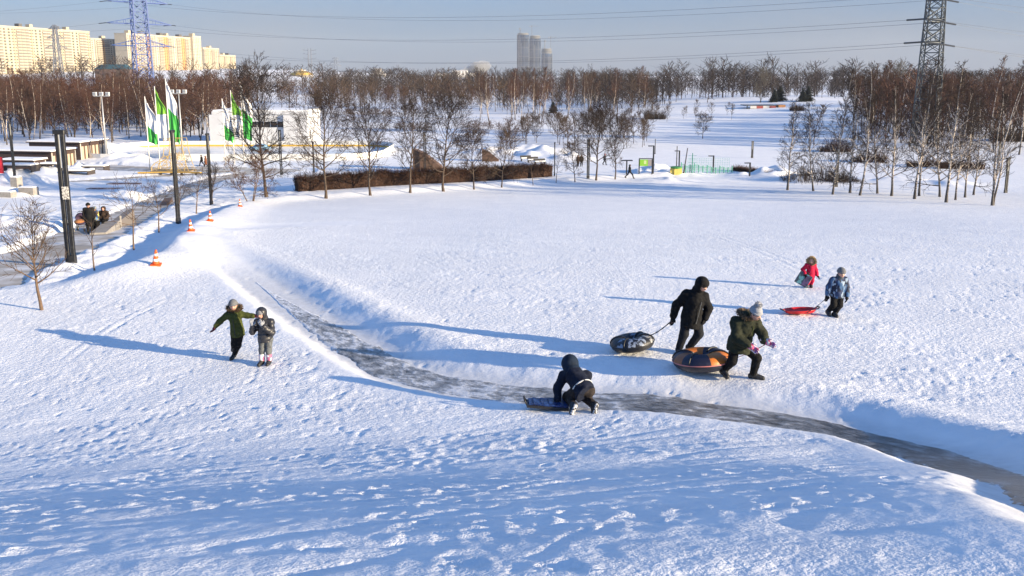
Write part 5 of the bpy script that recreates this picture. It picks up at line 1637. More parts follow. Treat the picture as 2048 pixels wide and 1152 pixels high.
# ------------------------------------------------------------------ brown kiosks with slatted ends
BROWN = mat('kiosk_brown', (.055, .032, .026), .7); SLAT = mat('kiosk_slat', (.46, .36, .26), .7); FRAME = mat('kiosk_frame', (.62, .58, .50), .6)
for px, d, W2, D2, hh, ns, rz, lab in [
    (147, 124, 9.5, 6.5, 2.75, 7, -.16, 'largest brown kiosk with slatted end and snowy flat roof, rear one'),
    (87, 113, 10, 5.0, 2.5, 6, -.16, 'brown kiosk with slatted end half hidden by the thick lamp post'),
    (50, 108, 5.0, 2.2, 1.35, 5, -.16, 'smallest low brown kiosk in front of the other two')]:
    x, y = xy(px, d); zb = gz(x, y)
    o = thing('kiosk', lab, 'kiosk', (x, y, zb), rz, 'brown kiosks by the square')
    MB().box(-W2, -.12, 0, D2, -.6, hh).build('wall', BROWN, o)
    e = MB().box(-.116, .0, .0, D2, -.6, hh).build('end_wall', mat('kiosk_inside', (.09, .06, .045), .8), o)
    for yy in (0.02, D2 - .14): MB().box(.002, .10, yy, yy + .12, -.5, hh).build('corner_post', FRAME, o)
    MB().box(.002, .08, .15, D2 - .15, hh - .55, hh - .02).build('fascia', BROWN, o)
    sw = (D2 - .5) / ns
    for k in range(ns): MB().box(.004, .07, .25 + k * sw, .25 + k * sw + sw * .55, .0, hh - .56).build('slat', SLAT, o)
    r_ = MB().box(-W2 - .3, .35, -.35, D2 + .3, hh + .002, hh + .16).build('roof', BROWN, o)
    MB().box(-W2 - .25, .30, -.3, D2 + .25, hh + .16, hh + .36, .09).build('roof_snow', SNOW, r_)

# ------------------------------------------------------------------ low slabs of the seating terrace, concrete blocks
CONC = mat('concrete', (.30, .28, .255), .85, noise=(4, (.22, .205, .19), .4, .7))
for px, py, L, Dp, hh, rz, lab in [
    (28, 341, 4.2, 1.6, .5, -.05, 'snow-covered low terrace slab with dark edge near the red board'), (96, 336, 2.6, 1.4, .55, -.05, 'short snow-covered terrace slab left of the thick lamp post'),
    (152, 350, 3.4, 1.8, .55, -.05, 'snow-covered terrace slab just right of the thick lamp post'), (186, 339, 3.4, 1.5, .45, -.05, 'farther snow-covered terrace slab by the square')]:
    p = at(px, py)
    o = thing('terrace_slab', lab, 'bench', p, rz, 'terrace slabs')
    MB().box(-L / 2, L / 2, 0, Dp, hh - .16, hh).build('slab', mat('dark_edge', (.05, .04, .036), .7), o)
    for s in (-1, 1): MB().box(s * (L / 2 - .08) - .07, s * (L / 2 - .08) + .07, .05, Dp - .05, -.3, hh - .162).build('support', mat('dark_edge', (.05, .04, .036)), o)
    MB().box(-L / 2 + .05, L / 2 - .05, .06, Dp - .04, hh + .002, hh + .18, .07).build('snow_cover', SNOW, o)
for px, py, a, b, c, lab in [(28, 374, .75, .8, .95, 'upright concrete block at the foot of the lamp post by the snow heap'), (52, 387, 1.6, .8, .55, 'long low concrete block with snow in front of the snow heap'), (5, 395, 1.8, .8, .5, 'low concrete block at the edge of the snow heap')]:
    p = at(px, py); o = thing('concrete_block', lab, 'block', p, -.1, 'concrete seating blocks')
    MB().box(-a / 2, a / 2, 0, b, -.4, c, .02).build('block', CONC, o)
    MB().box(-a / 2 + .05, a / 2 - .05, .05, b - .05, c + .002, c + .10, .04).build('snow_cover', SNOW, o)
# seating wall beside the cleared path
def wall_piece(label, p0, p1, wd, hh, m_):
    p0, p1 = at(*p0), at(*p1)
    L = (Vector((p1.x, p1.y)) - Vector((p0.x, p0.y))).length
    z = min(p0.z, p1.z)
    o = thing('seating_wall', label, 'bench', (p0.x, p0.y, z), math.atan2(p1.y - p0.y, p1.x - p0.x), 'seating walls along the cleared path')
    MB().box(0, L, -wd / 2, wd / 2, -.5, hh, .02).build('wall', m_, o)
    return o
wall_piece('grey concrete seat block where the hooded person sits', (196, 470), (226, 459), .8, .52, CONC)
wall_piece('upright grey concrete block beside the seated person', (230, 455), (262, 446), .5, .85, mat('concrete_dark', (.17, .15, .14), .85))
wall_piece('long dark low planter wall running up the cleared path', (266, 440), (338, 404), .7, .42, mat('planter_brown', (.085, .055, .045), .8))
o = thing('bollard', 'thin pale bollard beside the upright concrete block', 'bollard', at(242, 456))
MB().tube([(0, 0, -.3), (0, 0, .62)], .06, 10).build('post', CONC, o); MB().lathe([(.075, .622), (.075, .70), (.03, .74)], 10).build('cap', CONC, o)
for px, py in ((248, 368), (210, 378)):
    p = at(px, py); o = thing('soil_patch', 'dark bare planting bed showing through the snow behind the young trees', 'flower bed', p, 0, 'bare planting beds')
    MB().box(-2.0, 2.0, -.5, .5, -.2, .10, .08).build('bed', mat('bare_soil', (.10, .055, .06), .9, noise=(3, (.4, .38, .38), .5, .7)), o)
# red board at the left edge
o = thing('red_board', 'red upright board on a post beside the terrace slabs', 'sign', at(-2, 353), .2)
MB().box(-.9, .55, -.04, .04, .35, 2.25).build('board', mat('red_paint', (.55, .02, .03), .5), o); MB().box(-.25, -.1, -.03, .03, -.3, .348).build('post', BLACK, o)

# ------------------------------------------------------------------ traffic cones
CONE_O = mat('cone_orange', (.72, .10, .015), .55); CONE_W = mat('cone_white', (.75, .74, .72), .5)
def make_cone(p, label, sc=1.0, tilt=(0, 0)):
    o = thing('traffic_cone', label, 'traffic cone', p, .3, 'traffic cones on the snow ridge')
    o.scale = (sc,) * 3; o.rotation_euler = (tilt[0], tilt[1], .3)
    H = .56; rr = lambda z: .135 - .105 * (z / H)
    for z0, z1, m_, nm in ((.03, .14, CONE_O, 'lower_sleeve'), (.14, .235, CONE_W, 'white_band'), (.235, .335, CONE_O, 'middle_sleeve'), (.335, .42, CONE_W, 'white_band'), (.42, H, CONE_O, 'tip')):
        MB().lathe([(rr(z0), z0), (rr(z1), z1)], 18).build(nm, m_, o, True)
    MB().box(-.18, .18, -.18, .18, -.02, .035, .015).build('base', CONE_O, o)
for px, py, lab, tl in [(312, 530, 'orange and white cone on the snow ridge, farthest from the hedge', (.05, .06)), (382, 462, 'orange and white cone on the snow ridge, second along from the hill', (.02, -.03)), (420, 442, 'orange and white cone on the ridge, third along from the hill', (0, .05)), (480, 413, 'small pale cone at the ridge end near the bushy shrub', (0, 0))]:
    p = at(px, py); make_cone(p + Vector((0, 0, .01)), lab, 1.0, tl)

# ------------------------------------------------------------------ wooden ramps and picnic benches behind the hedge
RAMP = mat('ramp_wood', (.11, .065, .045), .8)
for px, py, s, lab in [(846, 338, .85, 'brown wooden wedge-shaped ramp behind the hedge, larger one'), (975, 322, .55, 'brown wooden wedge-shaped ramp on the snow bank, smaller one')]:
    p = at(px, py); o = thing('wooden_ramp', lab, 'ramp', p, 0, 'wooden ramps')
    o.scale = (s,) * 3
    pr_ = [(-1.6, -.3), (3.4, -.3), (3.4, .4), (.2, 2.9), (-1.6, 3.6)]
    n = len(pr_)
    MB()._add([(x, -1.2, z) for x, z in pr_] + [(x, 1.2, z) for x, z in pr_], [tuple(range(n)), tuple(range(2 * n - 1, n - 1, -1))] + [((i + 1) % n, i, n + i, n + (i + 1) % n) for i in range(n)]).build('body', RAMP, o)
    for k in range(6):
        a, b = Vector((.2, 0, 2.9)), Vector((3.4, 0, .4)); q = a.lerp(b, (k + .5) / 6)
        MB().bar((q.x + .05, -1.2, q.z + .06), (q.x + .05, 1.2, q.z + .06), .08).build('tread', mat('ramp_tread', (.20, .13, .09), .8), o)
for k, (px, py) in enumerate([(1052, 322), (1066, 325), (1080, 329)]):
    p = at(px, py); o = thing('picnic_bench', 'snow-topped dark bench in the row past the hedge end', 'bench', p, .35, 'snow-topped benches past the hedge')
    MB().box(-.95, .95, -.25, .25, .40, .47).build('seat', BLACK, o); MB().box(-.95, .95, .2, .28, .55, .9).build('backrest', BLACK, o)
    for s in (-.8, .8): MB().box(s - .05, s + .05, -.22, .22, -.2, .398).build('leg', BLACK, o)
    MB().box(-.92, .92, -.23, .19, .472, .60, .05).build('snow_cover', SNOW, o)

# ------------------------------------------------------------------ notice board, playground fence, booth
p = at(1291, 348); k_ = p.y / 1500.0 * 1.01
o = thing('notice_board', 'notice board with lime green and grey panel in a dark frame', 'sign', p)
GRN = mat('lime_panel', (.20, .44, .03), .5); GRP = mat('grey_panel', (.25, .23, .23), .6)
for s in (-13, 13): MB().box(s * k_ - .07, s * k_ + .07, -.06, .06, -.3, 30 * k_).build('post', BLACK, o)
MB().box(-12 * k_, 4 * k_, -.04, .04, 16 * k_, 29 * k_).build('green_panel', GRN, o)
MB().box(-4 * k_, 1 * k_, -.046, -.042, 20 * k_, 27 * k_).build('leaflet', mat('leaflet', (.45, .55, .25), .6), o)
MB().box(4.05 * k_, 12 * k_, -.04, .04, 16 * k_, 29 * k_).build('grey_panel', GRP, o)
MB().box(-13.8 * k_, 13.8 * k_, -.08, .08, 30 * k_ + .002, 30 * k_ + .1).build('top_rail', BLACK, o)
p, h = height_for(1253, 349, 320)
o = thing('t_post', 'dark post with wide flat top beside the walker', 'post', p)
MB().box(-.08, .08, -.08, .08, -.3, h - .12).build('post', BLACK, o); MB().box(-.75, .75, -.25, .25, h - .118, h).build('top', BLACK, o)
TEAL = mat('teal_paint', (.02, .22, .17), .5); YELB = mat('booth_yellow', (.62, .50, .12), .5)
p, h = height_for(1352, 347, 333)
o = thing('booth', 'small yellow round booth with green rim by the playground', 'booth', p)
for k in range(10):
    a = 2 * math.pi * k / 10; MB().bar((.62 * math.cos(a), .62 * math.sin(a), -.2), (.62 * math.cos(a), .62 * math.sin(a), h - .22), .37, .06).build('stave', YELB, o)
MB().lathe([(.78, h - .216), (.80, h - .05), (.6, h)], 16).build('rim', mat('rim_green', (.06, .25, .05), .5), o)
a, b = at(1362, 346), at(1464, 345); nF = 12
o = thing('playground_fence', 'teal metal fence of slim posts and mesh around the playground', 'fence', (a.x, a.y, 0), math.atan2(b.y - a.y, b.x - a.x))
L = (Vector((b.x, b.y)) - Vector((a.x, a.y))).length
for k in range(nF + 1):
    q = Vector((a.x, a.y)).lerp(Vector((b.x, b.y)), k / nF); z = gz(q.x, q.y); hh = (1.45 if k % 3 == 0 else 1.15) * (1 - .35 * k / nF)
    MB().box(L * k / nF - .05, L * k / nF + .05, -.05, .05, z - .3, z + hh).build('post', TEAL, o)
    if k < nF:
        q2 = Vector((a.x, a.y)).lerp(Vector((b.x, b.y)), (k + 1) / nF); z2 = gz(q2.x, q2.y)
        for f in (.25, .85): MB().bar((L * k / nF + .052, 0, z + hh * f), (L * (k + 1) / nF - .052, 0, z2 + hh * f * .97), .05).build('rail', TEAL, o)
        m = MB()
        for j in range(1, 6): m.bar((L * (k + j / 6) / nF, 0, z + hh * .27), (L * (k + j / 6) / nF, 0, z + hh * .83), .022)
        tag(m.build('pickets', TEAL, o), kind='stuff')
p = at(1375, 336)
o = thing('playground_net', 'pale teal see-through netting panel behind the playground fence', 'net', p)
m = MB()
for j in range(19): m.bar((j * .35, 0, .1), (j * .35, 0, 1.5), .025)
for j in range(5): m.bar((0, 0, .1 + j * .35), (6.3, 0, .1 + j * .35), .025)
tag(m.build('mesh_panel', mat('net_teal', (.20, .42, .36), .6), o), kind='stuff')
for px, b, t, lean, m_, lab in [(1353, 334, 292, 0, BLACK, 'thin straight dark pole by the yellow booth'), (1367, 346, 296, .13, BLACK, 'thin leaning dark pole beside the teal fence'), (1384, 346, 306, 0, TEAL, 'green climbing pole with rungs in the playground'), (1310, 308, 278, 0, BLACK, 'thin dark pole on the open snow behind the notice board')]:
    p, h = height_for(px, b, t)
    o = thing('pole', lab, 'pole', p, 0, 'thin playground poles'); MB().tube([(0, 0, -.3), (lean * h, 0, h)], [.09, .06], 8).build('shaft', m_, o)
    MB().lathe([(.11, -.1), (.11, .12), (.09, .16)], 10).build('collar', m_, o)
    if lab.startswith('green'):
        for k in range(4): MB().bar((-.55, 0, 1 + k * .45), (.55, 0, 1 + k * .45), .035).build('rung', m_, o)
# red and white barrier and deck on the far slope
o = thing('barrier', 'far red and white barrier with a snow roof on the slope', 'barrier', at(1520, 217), .05)
k_ = at(1520, 217).y / 1500.0
for k in range(4): MB().box((-20 + k * 13) * k_, (-20 + k * 13 + 12.6) * k_, -.15, .15, 0, 5 * k_).build('board', mat('red_board', (.26, .045, .035), .6) if k % 2 else mat('white_board', (.5, .49, .48), .6), o)
MB().box(-28 * k_, 36 * k_, 0.4, 6, 5.2 * k_, 6.6 * k_).build('deck', mat('deck_dark', (.06, .07, .075), .7), o)
MB().box(38 * k_, 52 * k_, 0.2, 3, 0, 7 * k_).build('orange_box', mat('orange_box', (.32, .15, .06), .7), o)
for s in (-24, 0, 30): MB().box(s * k_, (s + 1) * k_, 1, 1.6, -.5, 5.18 * k_).build('support', mat('deck_dark', (.06, .07, .075)), o)
# ------------------------------------------------------------------ people
SKIN = mat('skin', (.52, .30, .22), .55, noise=(30, (.56, .27, .20), .4, .7))
HAIR = mat('hair_brown', (.07, .045, .03), .6)
EYE = mat('eye_dark', (.02, .015, .012), .3)
LIP = mat('lip', (.36, .11, .09), .5)
SOLE = mat('boot_sole', (.03, .03, .03), .8)
BOOT = mat('boot_black', (.015, .015, .017), .6, noise=(25, (.04, .04, .042), .5, .7))
def cloth(name, c, c2=None, sc=14, sheen=0.0, rough=.85):
    return mat(name, c, rough, noise=(sc, c2 or tuple(q * .62 for q in c), .38, .68), bump=(38, .35, .01), sheen=sheen, spec=.2)
W_BLACK = cloth('cloth_black', (.008, .008, .009)); W_NAVY = cloth('cloth_navy', (.010, .014, .030)); W_OLIVE = cloth('cloth_olive', (.062, .072, .018), (.042, .05, .013)); W_OLIVE2 = cloth('cloth_dark_olive', (.030, .034, .020))
W_GREY = cloth('knit_grey', (.16, .165, .17), (.10, .10, .11), 60); W_LGREY = cloth('knit_light_grey', (.34, .35, .37), (.22, .23, .25), 60); W_RED = cloth('cloth_pink_red', (.52, .012, .055)); W_BROWN = cloth('cloth_brown', (.05, .032, .024))
W_TROUS = cloth('cloth_charcoal', (.012, .014, .019)); W_GTROUS = cloth('cloth_grey_trousers', (.13, .14, .145), (.07, .075, .08), 18)
FUR = mat('fur_tan', (.20, .14, .085), .9); FUR_D = mat('fur_brown', (.10, .065, .038), .9); FUR_L = mat('fur_light', (.34, .24, .13), .9); FUR_W = mat('pompom', (.45, .45, .46), .95)
REFLECT = mat('reflective_tape', (.60, .60, .58), .4)
def camo(name, cols, sc):
    m = bpy.data.materials.new(name); m.use_nodes = True
    nt = m.node_tree; N = nt.nodes; L = nt.links; b = N['Principled BSDF']; b.inputs['Roughness'].default_value = .75
    tc = N.new('ShaderNodeTexCoord'); mp = N.new('ShaderNodeMapping'); mp.inputs['Rotation'].default_value = (.4, .7, .2); mp.inputs['Scale'].default_value = (1, 1, .45)
    n = N.new('ShaderNodeTexVoronoi'); n.inputs['Scale'].default_value = sc
    L.new(tc.outputs['Object'], mp.inputs[0]); L.new(mp.outputs[0], n.inputs['Vector'])
    sp = N.new('ShaderNodeSeparateColor'); L.new(n.outputs['Color'], sp.inputs[0])
    rp = N.new('ShaderNodeValToRGB'); rp.color_ramp.interpolation = 'CONSTANT'; e = rp.color_ramp.elements
    while len(e) < len(cols): e.new(.5)
    for k, c in enumerate(cols): e[k].position = k / len(cols); e[k].color = (*c, 1)
    L.new(sp.outputs[0], rp.inputs[0]); L.new(rp.outputs[0], b.inputs['Base Color'])
    return m
CAMO = camo('camo_blue', [(.008, .014, .04), (.015, .035, .10), (.008, .014, .04), (.05, .12, .24), (.24, .32, .42)], 19)
PINKW = camo('pattern_pink_white', [(.62, .60, .62), (.55, .14, .22), (.30, .10, .22), (.66, .64, .66)], 24)
MITTEN = camo('mitten_pattern', [(.58, .10, .20), (.64, .60, .64), (.22, .08, .30), (.60, .55, .60)], 34)

def unit(v): v = np.array(v, float); return v / np.linalg.norm(v)
def hand_sdf(w, d, side, r=1.0, curl=.35, spread=.22, k=.008):
    """palm, four bent fingers of unequal length and a thumb; w wrist, d direction of the fingers, side = towards the thumb"""
    w = np.array(w, float); d = unit(d); side = unit(np.array(side, float) - d * np.dot(side, d)); nrm = np.cross(d, side)
    s = Sdf(k)
    s.cone(w - d * .02 * r, w + d * .03 * r, .026 * r, .030 * r); s.ell(w + d * .055 * r, (.036 * r, .036 * r, .036 * r))
    for o_ in (-.024, 0, .024): s.cone(w + d * .02 * r + side * o_ * r, w + d * .078 * r + side * o_ * r, .019 * r)
    for o_, ln in ((.030, .058), (.010, .068), (-.011, .064), (-.030, .050)):
        a = w + d * .08 * r + side * o_ * r
        b = a + (d + side * o_ * spread * 12 + nrm * curl * .4) * ln * .5 * r; c = b + (d + side * o_ * spread * 8 + nrm * curl * 1.6) * ln * .55 * r
        s.cone(a, b, .0115 * r, .0105 * r); s.cone(b, c, .0105 * r, .008 * r)
    a = w + d * .03 * r + side * .026 * r; b = a + (side * .8 + d * .6) * .036 * r; c = b + (side * .25 + d * .95) * .032 * r
    s.cone(a, b, .0145 * r, .013 * r); s.cone(b, c, .013 * r, .010 * r)
    return s
def fur_ring(name, c, R1, nrm, n, ln, m_, parent, seed=1, arcs=(0, 6.283), thick=.0045, up=None, depth=.03):
    rng = np.random.RandomState(seed); nrm = unit(nrm)
    u = unit(np.cross(nrm, up if up is not None else [0.01, 1, .3])); v = np.cross(nrm, u)
    a = rng.uniform(*arcs, n); rd = u[None] * np.cos(a)[:, None] * R1[0] + v[None] * np.sin(a)[:, None] * R1[1]
    P = np.array(c) + rd + rng.normal(size=(n, 3)) * depth * .5
    D = rd / np.linalg.norm(rd, axis=1)[:, None] + rng.normal(size=(n, 3)) * .55 + nrm * .35
    V_, F_ = sticks(P, D, rng.uniform(.5, 1, n) * ln, thick)
    return tag(add(name, mesh_data(name, V_, F_, m_), parent), kind='stuff')

def person(label, p, J, f, wear, hr=.105, group=None, res=.017, face=True, bulk=1.0, sc=1.0):
    """J: joints in metres from the foot point; f: direction the face looks; wear: what to put on"""
    o = thing('person', label, 'person', p, 0, group)
    o.scale = (sc,) * 3
    J = {k: np.array(v, float) for k, v in J.items()}
    f = unit(f); upv = np.array([0, 0, 1.0]); rt = unit(np.cross(f, upv)); hu = np.cross(rt, f)
    H = J['head']; B = bulk
    yaw = math.atan2(f[0], -f[1])          # head faces -y by default
    b = Sdf(.025)
    b.ell(H, (hr * .74, hr * .86, hr * 1.02), (0, 0, yaw)).ell(H - hu * hr * .35 + f * hr * .22, (hr * .56, hr * .60, hr * .62), (0, 0, yaw))
    b.cone(H + f * hr * .80 - hu * .02 * 0, H + f * hr * 1.02 - hu * hr * .22, hr * .11, hr * .16, .012)
    for s in (-1, 1): b.ell(H + rt * s * hr * .76 - hu * hr * .08, (hr * .12, hr * .2, hr * .26), (0, 0, yaw), .01)
    b.cone(H - hu * hr * .7, J['neck'], .042 * B, .048 * B); b.cone(J['neck'], J['chest'], .05 * B, .085 * B); b.cone(J['chest'], J['pel'], .085 * B, .082 * B)
    for s in 'LR':
        b.cone(J['s' + s], J['chest'], .045 * B, .07 * B); b.chain([J['s' + s], J['e' + s], J['w' + s]], [.042 * B, .033 * B, .023 * B])
        b.cone(J['pel'], J['h' + s], .08 * B, .07 * B); b.chain([J['h' + s], J['k' + s], J['a' + s]], [.068 * B, .047 * B, .032 * B])
        b.cone(J['a' + s], J['a' + s] * .35 + J['t' + s] * .65 - [0, 0, .012], .026 * B, .014 * B)
        hd = J.get('d' + s, J['w' + s] - J['e' + s]); sd = J.get('u' + s, f)
        q = hand_sdf(J['w' + s], hd, sd, .92 * B * wear.get('hand', 1.0))
        b.p += [(x[0], x[1], x[2], x[3], x[4], .008) for x in q.p]
    b.build('body', SKIN, o, h=res)
    if face:
        for s in (-1, 1): Sdf().ell(H + f * hr * .80 + rt * s * hr * .32 + hu * hr * .06, (hr * .13, hr * .08, hr * .09), (0, 0, yaw)).build('eye', EYE, o, h=.006)
        Sdf().ell(H + f * hr * .78 - hu * hr * .52, (hr * .24, hr * .07, hr * .07), (0, 0, yaw)).build('mouth', LIP, o, h=.006)
        Sdf(.02).ell(H - f * hr * .1 + hu * hr * .16, (hr * .84, hr * .9, hr * 1.0), (0, 0, yaw)).cut_plane(H + f * hr * .42, f, .02).cut_plane(H - hu * hr * .6, -hu, .02).build('hair', HAIR, o, h=.012)
    # --- trousers
    t = Sdf(.035); tr = wear.get('leg_r', (.098, .074, .058))
    for s in 'LR':
        t.cone(J['pel'], J['h' + s], .115 * B, tr[0] * B * 1.04)
        t.chain([J['h' + s], J['k' + s], J['a' + s] + (J['k' + s] - J['a' + s]) * .10], [tr[0] * B, tr[1] * B, tr[2] * B])
    to = t.build('trousers', wear['trousers'], o, h=res, wrinkle=.009, wf=11)
    if 'cuffs' in wear:
        for s in 'LR':
            a, k_ = J['a' + s], J['k' + s]
            Sdf(.02).cone(a + (k_ - a) * .12, a + (k_ - a) * .52, (tr[2] + .009) * B, (tr[2] + .015) * B).build('trouser_leg_print', wear['cuffs'], to, h=res, wrinkle=.006)
    # --- boots
    for s in 'LR':
        a, k_, tt = J['a' + s], J['k' + s], J['t' + s]
        bs = Sdf(.02).cone(a + unit(k_ - a) * .13, a, .054 * B, .052 * B); d = unit(tt - a); 
        hv = unit((tt - a) - unit(k_ - a) * np.dot(tt - a, unit(k_ - a))) if np.linalg.norm(np.cross(tt - a, k_ - a)) > 1e-4 else d
        dn = -unit(k_ - a) if abs(np.dot(unit(k_ - a), d)) < .95 else np.array([0, 0, -1.0])
        heel = a + dn * .045 * B - hv * .03 * B
        toe = tt
        bs.cone(a, heel, .050 * B, .046 * B); bs.cone(heel, toe, .046 * B, .042 * B); bs.cone(a, a * .3 + toe * .7, .048 * B, .042 * B)
        bo = bs.build('boot', wear.get('boot', BOOT), o, h=res * .9)
        sd = Sdf(.01).cone(heel + dn * .030 * B, toe + dn * .026 * B, .036 * B, .033 * B).build('sole', wear.get('sole', SOLE), bo, h=res * .8)
    # --- jacket
    j = Sdf(.05); hem = J['hem']; r = wear.get('torso_r', (.135, .15, .165)); ar = wear.get('arm_r', (.078, .066, .055))
    j.cone(J['chest'], J['pel'], r[0] * B, r[1] * B); j.cone(J['pel'], hem - unit(J['chest'] - J['pel']) * .06, r[1] * B, r[2] * B)
    j.cone(J['neck'] - [0, 0, .02], J['chest'], .085 * B, r[0] * B)
    j.cone(J['sL'], J['sR'], ar[0] * 1.08 * B)
    for s in 'LR': j.chain([J['s' + s], J['e' + s], J['w' + s] - unit(J['w' + s] - J['e' + s]) * .015], [ar[0] * B, ar[1] * B, ar[2] * B], .03)
    hn = wear.get('hem_n', hem - J['chest'])
    j.cut_plane(hem, hn, .012)
    # keep sleeves that hang below the hem
    for s in 'LR':
        j.cone(J['e' + s], J['w' + s] - unit(J['w' + s] - J['e' + s]) * .015, ar[1] * B, ar[2] * B, .02)
    jo = j.build('jacket', wear['jacket'], o, h=res, wrinkle=1.35 * wear.get('wrinkle', .013), wf=11, quilt=wear.get('quilt'))
    if 'stripe' in wear:
        c0, c1 = wear['stripe']; ax = unit(J['chest'] - J['pel'])
        st = Sdf(.05); st.p = list(j.p[:4])
        st.cut_plane(J['pel'] + ax * c1, ax, .003).cut_plane(J['pel'] + ax * c0, -ax, .003)
        st.build('reflective_stripe', REFLECT, jo, h=.007, grow=.006)
    if 'zip' in wear:
        a, c = wear['zip']; MB().tube([a, ((a[0] + c[0]) / 2, (a[1] + c[1]) / 2 - .01, (a[2] + c[2]) / 2), c], .008, 5).build('zip', wear.get('zip_m', SOLE), jo)
    # --- gloves
    if 'glove' in wear:
        for s in 'LR':
            hd = J.get('d' + s, J['w' + s] - J['e' + s]); sd = J.get('u' + s, f)
            q = hand_sdf(J['w' + s], hd, sd, 1.18 * B * wear.get('hand', 1.0), curl=.5)
            q.cone(J['w' + s] - unit(hd) * .03, J['w' + s] + unit(hd) * .02, .042 * B, .036 * B)
            q.build('glove', wear['glove'], o, h=.0105)
    # --- head wear
    if wear.get('scarf'):
        Sdf(.03).cone(J['neck'] + [0, 0, .015], J['neck'] + [0, 0, .05], .085 * B, .080 * B).ell(J['neck'] + f * .06 + [0, 0, .03], (.07, .05, .05)).build('scarf', wear['scarf'], o, h=res * .8, wrinkle=.01)
    if wear.get('hat'):
        h = Sdf(.02).ell(H + hu * hr * .30 - f * hr * .08, (hr * .95, hr * 1.04, hr * 1.02), (0, 0, yaw)).cut_plane(H + hu * hr * .18, -hu - f * .12, .01)
        ho = h.build('hat', wear['hat'], o, h=.011, wrinkle=.003, wf=30)
        # turned-up knitted brim
        br = Sdf(.02).ell(H + hu * hr * .28 - f * hr * .06, (hr * 1.02, hr * 1.10, hr * .8), (0, 0, yaw)).cut_plane(H + hu * hr * .17, -hu - f * .12, .008).cut_plane(H + hu * hr * .52, hu + f * .12, .008)
        br.build('brim', wear['hat'], ho, h=.011)
        if wear.get('pom'):
            c = H + hu * hr * 1.48 - f * hr * .12
            Sdf().ell(c, .05).build('pompom_core', FUR_W, ho, h=.012)
            rng = np.random.RandomState(4); D = rng.normal(size=(500, 3)); D /= np.linalg.norm(D, axis=1)[:, None]
            tag(add('pompom_wool', mesh_data('pompom_wool', *sticks(c + D * .035, D, rng.uniform(.02, .045, 500), .004), FUR_W), ho), kind='stuff')
    if wear.get('hood') == 'up':
        hd_ = Sdf(.03).ell(H + hu * hr * .12 - f * hr * .16, (hr * 1.16, hr * 1.22, hr * 1.26), (0, 0, yaw)).cone(H - f * hr * .25 - hu * hr * .5, J['neck'] - f * .02, hr * .95, wear.get('hood_neck', .10) * B)
        hd_.cut_ell(H + f * hr * 1.0 - hu * hr * .08, (hr * .82, hr * .95, hr * .98), .02)
        hd_.build('hood', wear.get('hood_m', wear['jacket']), jo, h=.014, wrinkle=.006)
    if wear.get('hood') == 'down':
        c = J['neck'] - f * .10 + [0, 0, .035]
        Sdf(.03).ell(c, (.125 * B, .085 * B, .075 * B), (0, 0, yaw)).build('hood', wear.get('hood_m', wear['jacket']), jo, h=.014, wrinkle=.008)
        if wear.get('fur'): fur_ring('fur_trim', J['neck'] - f * .05 + [0, 0, .07], (.145 * B, .125 * B), unit([f[0] * .3, f[1] * .3, 1]), 900, .06, wear['fur'], jo, thick=.005)
    elif wear.get('fur'):
        fur_ring('fur_trim', H + f * hr * .55, (hr * 1.02, hr * 1.12), f, 800, .055, wear['fur'], jo, thick=.005, up=rt)
    return o, J

def foot_frame(px, py):
    return at(px, py)
def P_(x, y, z): return (x, y, z)

# 1 — child in the olive jacket, stumbling with both arms out
p1 = at(469, 717)
person('child in olive green jacket and grey beanie, arms out, stumbling on one leg', p1, dict(
    head=(.05, -.02, 1.30), neck=(.06, .0, 1.13), chest=(.07, .0, .98), pel=(.11, .0, .68), hem=(.12, .0, .55),
    sR=(-.09, .0, 1.06), eR=(-.26, -.04, .93), wR=(-.37, -.06, .80), sL=(.21, .0, 1.07), eL=(.37, .0, 1.04), wL=(.52, -.02, 1.04),
    hR=(.04, .02, .62), kR=(.04, -.06, .36), aR=(-.07, .16, .22), tR=(-.11, .20, .12), hL=(.16, .0, .62), kL=(.12, -.05, .34), aL=(.0, .0, .085), tL=(-.02, -.15, .045),
    dR=(-.5, -.1, -.75), uR=(.3, -.9, 0), dL=(1, -.05, -.05), uL=(0, -.5, .8)), (.28, -.95, -.12),
    dict(jacket=W_OLIVE, trousers=W_BLACK, glove=cloth('glove_wine', (.10, .02, .03)), hat=W_GREY, hood='down', fur=FUR_D, hood_m=W_OLIVE2, torso_r=(.13, .145, .16), wrinkle=.015, zip=((.075, -.155, 1.0), (.115, -.17, .60))), hr=.107)
# 2 — child in the black padded jacket, hands at the face
p2 = at(531, 729)
person('child in black padded jacket and hood, gloved hand held to the face', p2, dict(
    head=(-.02, -.05, 1.22), neck=(.01, .0, 1.06), chest=(.02, .0, .93), pel=(.03, .0, .66), hem=(.03, .0, .56),
    sR=(-.13, .0, 1.0), eR=(-.23, -.07, .80), wR=(-.19, -.16, .95), sL=(.17, .0, 1.0), eL=(.23, -.14, .80), wL=(.08, -.25, .99),
    hR=(-.045, .0, .60), kR=(-.06, -.02, .35), aR=(-.075, .0, .09), tR=(-.10, -.15, .045), hL=(.11, .0, .60), kL=(.10, -.03, .35), aL=(.085, .0, .09), tL=(.09, -.15, .045),
    dR=(-.1, -.05, 1), uR=(.6, .2, .4), dL=(-.62, .1, .8), uL=(.2, .2, .9)), (-.18, -.97, -.15),
    dict(jacket=mat('puffer_black', (.024, .024, .028), .42, bump=(30, .3, .01)), trousers=W_GTROUS, cuffs=PINKW, glove=W_LGREY, hood='up', scarf=None, quilt=(.012, .085), torso_r=(.145, .155, .16), arm_r=(.082, .072, .058), wrinkle=.008, hat=cloth('band_pale', (.26, .26, .27)), leg_r=(.085, .066, .056)), hr=.105)
